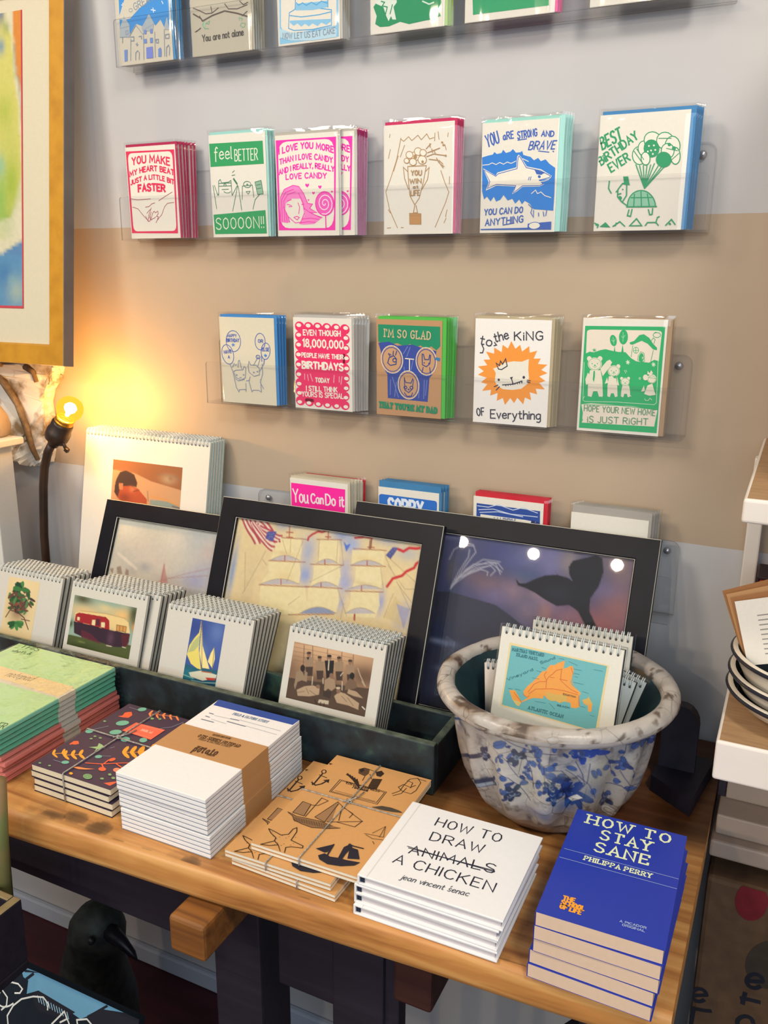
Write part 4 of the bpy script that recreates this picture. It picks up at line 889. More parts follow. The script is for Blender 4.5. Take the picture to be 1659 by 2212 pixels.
ART['cake'] = (98.6, 136.1, None, None, """F 140 200 236 51 356 918 39 -5 935 -942 6
F 236 230 216 75 390 865 30 -8 776 -802 34 -78 -103
S 74 168 224 1.17 192 971 -18 185 81 33 302 18 297 -20 4 -182
S 74 168 224 1.17 192 971 114 -40 358 36 194 38
S 74 168 224 1.17 201 1004 181 36 279 3 197 -15
F 140 200 236 198 1089 59 45 62 -24 59 46 61 -29 59 38 61 -30 79 40 60 -36 78 36 69 -34 1 -31 -647 -45
F 140 200 236 288 875 515 18 -2 75 -237 10 -269 -25
S 74 168 224 1.17 302 754 -13 183
S 74 168 224 1.17 806 773 -1 196
S 74 168 224 1.17 308 862 39 36 61 -24 59 38 81 -28 78 40 79 -36 93 34
F 185 220 238 21 1139 192 69 343 30 336 -23 48 36 -11 82 -376 6 -344 -30 -183 -59
T 138 148 160|NOW LET US EAT CAKE|1.17|77 1271 910 1285|6.78|-1.85|0|0""")
ART['cat'] = (106.1, 146.4, None, None, """F 18 146 92 43 1142 66 -72 -30 -366 130 -263 504 17 277 61 -24 419 50 258 -45 71 38 81 -130 25 -94 3 -222 17 -129 -40 -163 36 -131 -5 -72 -42 23 -90
F 223 234 223 109 1044 66 -70 97 37 97 -15 16 131 -48 46 39 148 -55 -6 -17 -41 -39 54 -32 -61 -43 -109 -114 -52
S 18 146 92 1.37 158 1089 49 18 -33 36 72 21 -23 76
S 18 146 92 1.37 321 1146 -33 101
S 207 232 212 1.65 751 1154 94 44 63 -14""")
ART['meadow'] = (116.3, 160.6, None, None, """F 37 160 104 65 692 970 33 55 793 -981 -3
S 191 226 196 1.27 106 891 407 14
S 191 226 196 1.27 228 1028 573 -4
S 191 226 196 1.27 147 1289 236 2
S 191 226 196 1.27 527 1282 425 -1""")
ART['plain'] = (124.7, 172.0, None, None, """F 233 207 98 88 984 927 51 38 425 -751 -10""")
ART['doit'] = (104.0, 135.2, None, None, """F 255 42 164 20 79 975 4 -29 1038 -991 45
T 243 227 230|You|2.54|53 388 326 381|21.12|0|1|0
T 243 227 230|Can|2.54|381 367 595 361|14.54|0|1|0
T 243 227 230|Do it|2.54|648 367 964 362|16.86|0|1|0""")
ART['sorry'] = (99.0, 128.7, None, None, """F 47 111 200 11 145 3 -18 10 -13 15 -8 21 -3 854 5 20 2 15 8 8 12 3 18 -4 729 -3 19 -9 13 -15 8 -20 4 -863 47 -22 -2 -15 -7 -9 -14 -3 -19
T 223 232 244|SORRY|4.35|171 356 739 349|19.97|0|0|0""")
ART['lady'] = (102.9, 133.8, None, None, """F 47 79 156 47 98 935 6 31 804 -957 52
F 236 230 216 111 246 665 2 171 11 -2 584 -846 35
S 201 212 236 1.1 60 134 167 1 145 -51 220 50 141 -51 215 50
S 201 212 236 1.1 80 187 221 -34 257 39 392 -6
S 201 212 236 1.1 100 222 276 -40 363 27
T 138 148 172|HAPPY|2.21|327 382 637 366|10.98|0|0|0
F 47 58 108 922 269 -1 10 -4 9 -6 8 -9 6 -10 2 -10 0 -9 -4 -7 -6 -5 -9 -2 -9 1 -11 4 -9 7 -8 9 -6 9 -2 10 0 9 4 8 6 4 9 2 10
F 47 58 108 976 277 -1 9 -4 9 -6 7 -7 5 -9 2 -9 -1 -8 -3 -6 -5 -5 -8 -1 -9 1 -9 3 -8 6 -7 8 -5 8 -2 9 0 8 3 7 6 4 7 2 9""")
ART['blank'] = (103.1, 134.1, None, None, """""")
ART['c_base'] = (148.4, 153, None, None, """""")
ART['base'] = (122.0, 77.6, [150, 108], [10.3, 20.1, 122.0, 77.6], """F 195 155 106 -500 -261 2121 -325 253 1459 -2030 526
B 232 192 140 525 17 83.8 18 0.9
B 160 124 88 -7 397 14.4 18 0.8
B 138 104 72 1134 258 23.9 14.4 0.9
F 90 66 50 -56 502 666 -46 726 -67 63 352 -1475 356~0.75
B 106 80 56 552 491 41.9 14.4 0.7
S 154 122 86 0.72 12 75 902 -17~0.6
S 154 122 86 0.72 17 133 907 -21~0.6
S 154 122 86 0.72 22 191 665 0~0.6
S 154 122 86 0.72 33 248 535 -11~0.6
S 154 122 86 0.72 -6 19 932 -30~0.6
S 122 92 64 1.2 161 25 40 307~0.6
S 122 92 64 1.2 293 13 51 291~0.6
S 122 92 64 1.2 525 17 39 267~0.6
S 122 92 64 1.2 742 11 35 252~0.6
S 122 92 64 1.2 918 13 12 131~0.6
F 184 154 116 193 182 140 -26 13 137 -113 23
F 106 82 64 231 306 113 -23 14 122 -93 19
F 176 138 100 288 132 -1 17 -9 15 -14 8 -16 -2 -14 -11 -7 -16 1 -18 8 -15 15 -7 16 2 13 10 8 17
F 106 80 56 288 107 -5 11 -16 10 -22 4 -19 -3 -9 -9 5 -12 16 -10 22 -4 19 3 9 10
F 184 154 116 367 206 134 -25 12 131 -106 21
F 106 82 64 405 323 106 -21 14 117 -89 18
F 176 138 100 458 157 -1 17 -8 14 -14 7 -15 -2 -13 -10 -7 -15 1 -18 8 -14 13 -7 16 2 13 10 7 16
F 106 80 56 458 133 -5 11 -15 10 -21 3 -18 -3 -8 -9 4 -11 16 -10 20 -4 18 4 9 9
F 58 44 38 506 167 142 -27 12 141 -113 23
F 58 44 38 545 294 113 -22 15 125 -94 20
F 176 138 100 602 114 -1 19 -9 15 -14 8 -16 -2 -14 -11 -8 -17 1 -19 9 -15 14 -7 17 1 13 11 8 17
F 74 58 48 602 88 -5 13 -16 10 -22 4 -19 -3 -9 -10 4 -13 17 -10 22 -4 19 4 9 9
F 184 154 116 657 157 132 -25 11 134 -106 21
F 106 82 64 692 277 107 -21 13 118 -88 18
F 176 138 100 746 108 -1 18 -8 14 -13 7 -16 -2 -12 -10 -7 -16 0 -17 9 -14 13 -8 15 2 13 10 7 16
F 106 80 56 746 84 -4 12 -16 9 -20 4 -18 -3 -8 -10 4 -11 15 -10 21 -4 18 4 8 9
F 184 154 116 829 164 129 -26 11 132 -104 22
F 106 82 64 864 282 104 -21 13 117 -86 18
F 176 138 100 916 115 -1 17 -8 14 -13 7 -15 -1 -12 -10 -7 -16 1 -17 8 -15 13 -7 15 2 12 10 7 16
F 106 80 56 916 91 -4 11 -15 10 -20 4 -18 -4 -8 -9 5 -11 15 -10 20 -3 17 3 8 9
S 216 200 176 1.68 570 146 12 134
F 46 36 32 224 176 46 -8 -14 43
F 181 154 118 105 398 85 -52 87 29 11 126 -82 -7 -61 37 -20 109 -24 -53
F 74 56 44 231 326 0 25 -10 20 -17 10 -20 -3 -17 -14 -9 -23 0 -25 10 -20 17 -9 20 2 17 15 9 22
F 122 92 68 197 380 39 -8 -2 59
F 189 160 122 551 423 67 -59 82 28 31 95 -53 56 -56 -22 -54 57
F 168 130 94 675 340 -1 20 -9 16 -15 8 -17 -2 -14 -11 -8 -17 0 -20 10 -16 15 -8 17 2 14 11 8 17
F 90 70 54 552 559 128 -5 -8 92 -106 -10~0.7
F 154 124 90 862 414 52 -89 103 23 25 72 -55 34 -117 36
F 51 38 31 979 278 0 23 -11 18 -16 9 -19 -2 -16 -13 -9 -20 1 -23 10 -18 17 -9 19 2 16 13 8 20
F 200 172 132 916 469 124 6 109 64 -146 0 -89 -14
F 205 176 136 152 634 109 -70 126 -38 108 11 5 91 -136 52 -184 30
F 168 130 94 499 519 -3 17 -14 13 -21 4 -18 -6 -9 -14 3 -17 15 -13 20 -4 18 6 9 14
S 138 108 76 0.72 291 581 54 69~0.8
S 138 108 76 0.72 349 603 115 44~0.8
S 138 108 76 0.72 172 665 102 -34~0.8
F 205 176 136 727 600 63 -70 88 3 133 48 92 34 4 87 -139 -23 -188 -1
F 168 130 94 810 515 -1 17 -10 14 -15 8 -16 -1 -14 -10 -7 -15 1 -17 9 -14 15 -8 17 1 13 9 8 16
F 216 196 160 803 477 -5 10 -16 9 -21 5 -18 -2 -9 -7 5 -11 16 -9 21 -4 18 1 9 8
S 138 108 76 0.72 836 576 86 58~0.8
S 138 108 76 0.72 924 578 103 88~0.8
S 200 180 148 1.44 1009 173 53 88
S 200 180 148 1.44 1062 261 95 123
S 200 180 148 1.44 1099 331 44 45
S 216 204 180 1.2 365 415 7 103
S 216 204 180 1.2 522 406 13 66
S 216 204 180 1.2 814 390 14 109
S 216 204 180 1.2 775 320 29 -51
F 216 200 170 511 688 148 -11 3 50 -161 9
S 58 44 36 0.96 449 707 36 49
S 58 44 36 0.96 544 720 -4 47
S 58 44 36 0.96 596 720 2 45
S 58 44 36 0.96 1151 648 60 30
S 232 220 200 1.68 1158 652 40 23""")
ART['c_car'] = (150.4, 153, None, None, """""")
ART['caravan'] = (125.4, 78.2, [120, 86], [7.7, 21.1, 125.4, 78.2], """F 169 188 174 -424 -44 1953 -289 245 1091 -1906 354
B 232 200 152 258 225 37 13.3 0.9
B 233 211 162 649 85 17.8 8.9 0.8
B 240 200 140 998 159 23.7 13.3 0.9
B 143 176 172 718 22 29.6 5.9 0.6
B 106 104 72 178 39 19.2 8.1 0.95
B 90 96 64 1212 99 10.4 17.8 0.95
B 106 112 72 1271 217 7.4 10.4 0.9
F 102 112 62 -78 625 517 -10 911 -56 50 218 -1444 55
B 78 90 48 306 770 37 8.9 0.8
B 122 132 72 251 687 8.9 3 0.6
B 224 168 96 1242 298 4.4 5.9 0.8
B 74 90 52 19 450 4.4 5.9 0.9
F 234 210 160 70 269 152 -51 451 -33 334 11 124 44 61 156 -411 31 -701 -14
S 196 168 120 1.04 172 226 501 -41 398 7
F 178 48 56 85 293 60 -36 540 -22 76 40 33 137 -709 -13
F 74 42 64 68 402 726 10 399 -10 4 120 -60 94 -189 27 -682 -37 -154 -26
F 122 47 68 241 505 213 30 230 116 -415 -32~0.8
B 122 90 108 839 533 6.7 11.8 0.7
F 122 42 58 1030 436 157 -26 8 176 -106 32~0.7
F 232 220 180 428 323 65 -11 8 84 -67 1
F 232 220 180 614 325 74 -6 5 77 -74 0
F 232 220 180 128 326 54 -2 1 52 -51 2
F 106 48 72 505 291 74 -6 16 102 -74 6
F 216 168 104 916 314 190 -6 3 83 -182 11
S 138 106 76 0.89 916 314 190 -6 3 83 -182 11 -11 -88
S 138 106 76 0.89 978 317 11 81
S 138 106 76 0.89 1042 312 11 82
S 232 220 200 1.18 784 652 99 -4
S 232 220 200 1.18 1089 618 65 1
S 168 184 108 0.89 235 690 120 -1~0.7""")
ART['c_sail'] = (151.8, 153, None, None, """""")
ART['sail'] = (57.9, 92.9, [70, 140], [46.5, 13.9, 57.9, 92.9], """F 74 100 164 -303 -86 965 -157 201 1295 -946 160
B 58 79 148 63 125 22.7 14.2 0.7
B 122 148 196 460 140 14.2 17 0.6
B 138 164 204 211 422 17 11.3 0.4
B 90 116 180 529 369 14.2 14.2 0.6
F 31 106 128 -63 654 221 43 416 -43 45 282 -641 55
B 47 138 152 79 816 11.3 8.5 0.8
B 23 80 108 508 850 14.2 8.5 0.8
B 26 80 112 286 887 11.3 5.7 0.7
F 232 216 124 161 14 -5 176 -67 92 -63 117 -20 137 95 117 122 46 66 2 -94 -276
F 168 184 144 177 214 -109 138 -47 155 98 -43 67 -91~0.7
F 240 224 160 170 13 80 349 180 303 -129 8 -82 -199
F 240 224 160 453 342 40 167 -18 135 -94 -77 29 -125
S 138 122 80 0.85 167 13 138 686
S 138 122 80 0.85 453 342 26 328
F 216 212 192 90 782 201 -68 278 7 -8 54 -215 75 -215 -16
F 200 74 58 386 796 174 -26 -11 33 -126 21
S 184 106 60 1.7 309 725 161 -14
S 168 208 200 1.42 0 829 183 22~0.7
S 168 208 200 1.42 155 882 195 -6 221 -37~0.7
S 168 208 200 1.42 33 929 163 -1~0.7""")
ART['c_bot'] = (141.3, 153, None, None, """""")
ART['plant'] = (68.7, 96.9, [80, 120], [25.8, 13.6, 68.7, 96.9], """F 230 211 170 -356 -32 1178 -132 276 1114 -1228 198
B 238 220 182 294 112 22.7 15.1 0.6
B 138 106 80 300 491 17.6 21.4 0.8
F 79 122 74 174 346 -41 -2 -57 -32 -30 -38 20 -15 54 19 48 38 6 30
F 66 112 63 394 364 -36 0 -57 -25 -36 -31 12 -13 52 15 52 30 13 24
F 66 112 63 206 434 -45 4 -58 -28 -28 -39 24 -20 57 14 48 37 2 32
F 56 96 60 314 155 -38 -8 -33 -36 -4 -38 28 -11 40 25 21 42 -14 26
F 79 122 74 261 409 -23 -19 -6 -46 15 -37 24 -1 16 36 -4 46 -22 21
F 66 112 63 70 513 21 -28 61 -17 55 5 8 25 -45 25 -65 6 -35 -16
F 90 74 72 257 463 -35 -13 -36 -46 -8 -43 25 -9 39 33 24 49 -9 29
F 124 90 76 367 490 -29 -19 -24 -50 0 -45 23 -5 30 39 13 52 -13 28
F 154 98 72 113 247 10 -27 49 -28 51 -8 15 17 -32 30 -56 20 -37 -4
F 56 96 60 345 449 -29 -23 -15 -55 10 -46 28 -2 25 42 2 56 -21 28
F 106 148 96 259 503 -33 -19 -28 -52 -1 -47 26 -6 34 39 16 55 -14 30
F 90 74 72 234 325 -18 -24 0 -51 18 -40 24 1 10 41 -10 51 -24 22
F 124 90 76 335 569 -44 -4 -57 -38 -26 -43 24 -16 56 23 45 45 2 33
F 79 122 74 244 294 -17 -29 7 -61 26 -47 25 2 5 50 -18 60 -28 25
F 106 148 96 440 565 -8 -23 19 -39 32 -26 20 7 -6 34 -29 36 -28 11
F 56 96 60 281 310 -42 -3 -40 -33 -9 -38 30 -15 46 20 27 39 -12 30
F 124 90 76 393 229 -35 -15 -21 -43 9 -39 32 -5 31 32 7 45 -23 25
F 90 74 72 508 241 -37 -3 -56 -31 -32 -35 16 -13 51 19 49 36 9 27
F 124 90 76 347 534 8 -30 49 -47 53 -28 18 12 -31 42 -57 42 -40 9
F 66 112 63 261 398 -43 9 -77 -17 -53 -29 11 -20 67 5 72 25 23 27
F 79 122 74 324 380 -39 6 -69 -17 -49 -25 9 -16 60 6 66 24 22 22
F 66 112 63 625 385 -38 5 -50 -22 -24 -33 20 -18 49 9 41 31 2 28
F 56 96 60 284 295 -45 -3 -70 -36 -41 -42 19 -16 63 22 62 43 12 32
F 90 74 72 402 343 -29 21 -60 2 -45 -18 4 -25 49 -13 58 9 23 24
F 90 74 72 655 318 -42 8 -79 -15 -58 -27 9 -18 67 4 76 23 27 25
F 124 90 76 603 430 -40 -7 -63 -37 -38 -39 15 -12 57 24 56 43 13 28
F 106 148 96 193 494 24 -25 69 -28 63 -9 10 15 -52 29 -74 21 -40 -3
F 56 96 60 195 472 16 -33 68 -38 68 -13 17 21 -46 39 -75 29 -48 -5
F 106 148 96 489 333 -42 4 -74 -23 -50 -32 12 -16 65 11 68 30 21 26
F 90 74 72 335 431 -10 -34 33 -55 51 -35 30 12 -12 50 -47 49 -45 13
F 106 148 96 298 400 9 -32 56 -40 59 -19 19 17 -35 40 -64 33 -44 1
F 154 98 72 316 507 -15 -32 17 -59 36 -42 28 5 -1 50 -29 57 -36 21
F 124 90 76 209 290 27 -31 77 -22 69 3 10 25 -58 29 -81 11 -44 -15
F 79 122 74 322 248 -30 17 -54 -5 -35 -23 9 -23 47 -6 49 15 14 25
F 66 112 63 361 474 -37 10 -69 -11 -48 -24 9 -19 59 0 65 20 21 24
F 90 74 72 241 557 22 -30 72 -34 67 -12 13 18 -51 35 -78 26 -45 -3
F 79 122 74 340 388 -34 -17 -11 -40 22 -34 36 -1 25 32 -6 41 -32 19
F 154 98 72 88 426 22 -25 63 -17 55 5 7 22 -47 23 -66 7 -34 -15
F 154 98 72 317 421 4 -23 36 -32 41 -17 15 11 -22 30 -42 28 -32 3
F 154 98 72 371 383 -36 -2 -56 -28 -32 -34 16 -13 51 17 48 34 9 26
F 106 148 96 171 234 -17 -22 1 -48 19 -36 21 1 9 38 -11 47 -22 20
F 90 74 72 199 449 -22 -29 5 -59 29 -45 31 3 10 49 -19 57 -34 24
F 56 96 60 260 231 -11 -23 15 -43 30 -30 22 5 -2 37 -25 40 -29 14
F 56 96 60 216 266 -13 -24 8 -47 23 -36 21 2 3 40 -18 46 -24 19
F 106 148 96 443 498 -38 21 -82 5 -65 -15 1 -24 67 -14 81 6 36 21
F 124 90 76 365 445 6 -32 49 -35 56 -13 21 20 -30 37 -59 27 -43 -4
F 124 90 76 540 485 -34 16 -80 7 -65 -8 0 -17 63 -13 80 1 36 14
F 106 148 96 199 198 -18 -22 8 -40 29 -27 28 5 6 34 -21 37 -32 13
F 124 90 76 520 192 -40 -1 -71 -26 -48 -31 10 -13 62 15 66 31 21 25
F 124 90 76 325 500 20 -28 67 -31 64 -9 13 19 -49 33 -73 22 -42 -6
F 66 112 63 252 391 -45 0 -61 -33 -30 -41 24 -18 58 18 50 41 4 33
F 124 90 76 263 315 27 -25 77 -29 68 -11 9 14 -57 30 -81 22 -43 -1
F 106 148 96 58 373 -16 -25 5 -52 23 -40 23 2 6 42 -15 52 -26 21
F 90 74 72 485 444 -39 -21 -23 -56 11 -49 35 -5 34 42 8 58 -26 31
F 106 148 96 462 454 -20 -26 0 -56 21 -44 26 1 11 45 -12 56 -26 24
F 79 122 74 268 444 -39 4 -73 -17 -52 -27 10 -15 62 7 69 25 23 23
F 66 112 63 357 367 -38 11 -73 -9 -53 -23 8 -20 62 -1 69 18 25 24
F 124 90 76 441 438 -44 6 -59 -25 -31 -37 21 -21 57 11 50 34 6 32
F 124 90 76 168 527 -26 -25 -5 -56 19 -45 29 -1 17 45 -7 57 -27 25
F 79 122 74 393 258 -36 18 -85 13 -72 -3 -2 -16 67 -17 87 -5 41 10
F 154 98 72 354 502 -28 19 -66 8 -54 -10 -1 -20 53 -15 66 1 30 17
F 56 96 60 256 513 -21 -23 -9 -52 11 -44 22 -1 16 42 -1 53 -18 25
F 56 96 60 87 329 31 -28 81 -20 71 5 8 25 -62 26 -85 9 -44 -17
F 79 122 74 409 264 -24 12 -52 0 -39 -13 2 -15 43 -7 50 7 20 16
F 79 122 74 497 327 -21 -26 -8 -60 11 -48 22 -1 16 47 -2 61 -18 27
F 79 122 74 329 548 11 -25 48 -26 49 -8 14 16 -33 29 -54 19 -35 -5
F 154 98 72 322 416 -20 27 -53 10 -44 -13 -3 -28 40 -20 54 2 26 22
F 124 90 76 237 313 -38 -10 -30 -39 0 -39 31 -9 38 27 16 43 -17 27
F 56 96 60 216 387 12 -21 46 -21 44 -5 10 15 -32 23 -50 14 -30 -5
F 106 148 96 185 435 -17 -29 11 -56 31 -42 27 4 3 46 -23 55 -32 22
F 124 90 76 467 278 -32 -16 -21 -44 7 -39 28 -5 30 33 7 46 -19 25
F 66 112 63 493 290 -33 -16 -24 -47 4 -42 28 -5 31 35 11 49 -17 26
F 56 96 60 134 243 -11 -32 32 -47 50 -26 30 14 -12 43 -45 41 -44 7
F 124 90 76 47 362 3 -34 48 -52 57 -32 24 13 -28 48 -58 47 -46 10
F 90 74 72 242 538 -11 -30 24 -52 41 -34 28 8 -7 45 -36 48 -39 15
F 79 138 80 220 839 -10 -39 33 -67 52 -46 32 10 -12 59 -48 63 -47 20
F 95 154 92 207 834 -7 -39 41 -66 57 -42 30 12 -18 58 -54 60 -49 17
F 52 106 60 174 817 5 -39 58 -58 68 -33 25 17 -34 53 -70 51 -52 9
F 79 138 80 462 773 -52 7 -86 -27 -55 -40 17 -23 76 11 78 37 22 35
F 95 154 92 367 838 -45 -19 -41 -63 -7 -59 33 -10 47 46 27 67 -14 38
F 52 106 60 485 703 -41 25 -94 9 -76 -13 -1 -26 76 -19 93 2 43 22
F 79 138 80 119 752 33 -32 90 -27 79 -1 9 25 -68 32 -94 16 -49 -13
F 95 154 92 480 676 -34 30 -89 23 -79 -1 -7 -25 69 -30 93 -12 47 15
F 52 106 60 126 768 28 -35 85 -34 78 -9 14 24 -62 38 -91 24 -52 -8
F 79 138 80 482 730 -47 19 -94 -4 -70 -25 6 -25 79 -8 90 16 36 27
F 79 138 80 114 185 39 -28 92 -10 75 13 2 29 -72 21 -93 -1 -43 -24
F 90 149 88 498 158 -36 29 -89 15 -76 -10 -5 -28 70 -25 91 -2 45 21
F 44 90 58 144 96 54 -5 82 29 48 44 -21 24 -75 -14 -73 -40 -15 -38
F 79 138 80 163 78 54 0 74 39 38 48 -26 21 -71 -21 -62 -49 -7 -38
F 90 149 88 169 73 54 2 71 41 36 50 -28 20 -70 -24 -59 -50 -4 -39
F 44 90 58 167 74 54 2 72 40 37 50 -27 20 -71 -23 -60 -50 -5 -39
F 79 138 80 499 163 -37 28 -90 13 -76 -12 -3 -28 71 -23 91 0 44 22
F 90 149 88 312 30 34 29 6 66 -27 53 -39 -1 -22 -53 12 -66 36 -28
F 44 90 58 186 61 53 7 64 47 27 52 -31 18 -65 -30 -50 -55 2 -39
F 79 138 80 115 159 45 -23 93 1 70 24 -5 28 -76 12 -91 -14 -36 -28
S 106 74 56 1.76 67 662 70 -126 157 2 171 67 130 167
S 106 74 56 1.76 83 429 136 50
S 106 74 56 1.76 445 381 -100 104
S 122 88 72 1.51 289 515 -59 -128
S 122 88 72 1.51 409 636 185 -3""")
ART['map'] = (140, 105, None, None, """F 230 208 156 113 167 1150 26 -24 771 -1135 -46
F 111 180 184 137 195 1103 12 -27 743 -1092 -49
F 238 162 78 183 716 67 -15 47 52 43 57 32 -20 35 -31 -38 -21 -19 -45 37 -68 51 -59 50 -71 49 -81 39 -10 11 -29 28 -47 54 -12 31 -31 73 -43 -1 55 -5 38 38 -16 27 -25 34 -10 20 41 -9 87 13 62 36 48 48 26 27 23 -16 28 20 123 -41 26 -50 2 -16 -50 -34 -1 -39 5 -46 27 -42 -15 -58 12 -40 -10 -45 -36 -9 43 -48 7 -54 7 -55 28 -36 25 -45 32 -22 50 -35 -6 -53 -55
F 238 162 78 1024 636 47 -22 21 -29 19 29 29 38 1 94 -34 4 -12 -61 -47 -14
F 216 176 96 608 638 60 3 60 3 115 -26 21 81 -39 5 -46 27 -42 -15 -58 12 -40 -10
F 216 176 96 1024 636 47 -22 21 -29 19 29 29 38 -51 28
F 169 164 140 863 456 20 -34 32 91 -26 -7
F 216 192 120 237 813 110 11 -22 50 -35 -6
S 216 106 64 0.61 419 705 69 -72 96 -23 96 -23 129 -7 160 11
S 216 106 64 0.61 406 686 55 -102 63 -46 68 -14 22 -56 44 -49 34 -47 66 -30
S 216 106 64 0.61 749 354 6 117 65 44 75 38 71 17
S 216 106 64 0.61 602 597 -2 -85 -38 -58 24 -46
S 216 106 64 0.61 980 600 19 112
S 216 106 64 0.61 854 307 34 71
S 216 106 64 0.61 347 819 -103 -91
S 216 106 64 0.61 352 725 53 24 17 -23
S 216 106 64 0.61 743 462 90 -2
S 216 106 64 0.61 634 465 49 -6
T 51 112 124|MARTHAS VINEYARD|0.61|156 254 534 247|3.5|0|2|0
T 51 112 124|ISLAND MASS.|0.61|215 306 472 307|3.4|0|2|0
T 51 112 124|ATLANTIC OCEAN|0.61|434 878 843 888|3.5|0|2|0
T 51 112 124|Vineyard|0.51|152 612 429 431|3|0|1|0
T 51 112 124|Sound|0.51|506 338 660 245|2.73|0|1|0
S 51 112 124 0.3 703 230 61 1
S 51 112 124 0.3 885 314 90 -1
S 51 112 124 0.3 896 361 60 0
S 51 112 124 0.3 905 397 40 0
S 51 112 124 0.3 903 462 110 1
S 51 112 124 0.3 1101 274 101 -2
S 51 112 124 0.3 1013 543 70 6
S 51 112 124 0.3 431 514 80 -2
S 51 112 124 0.3 468 423 61 3
S 51 112 124 0.3 521 373 51 4
S 51 112 124 0.3 170 696 49 -1
S 51 112 124 0.3 252 685 65 2
S 51 112 124 0.3 498 773 127 -6
S 51 112 124 0.3 664 757 71 53
S 51 112 124 0.3 1013 711 60 2
S 51 112 124 0.3 1130 783 50 4
S 51 112 124 0.3 816 242 103 24
T 138 106 72|EDGARTOWN|0.41|805 628 949 630|1.9|0|0|0
T 51 112 124|BEACH|0.41|759 767 897 765|1.8|0|0|0""")
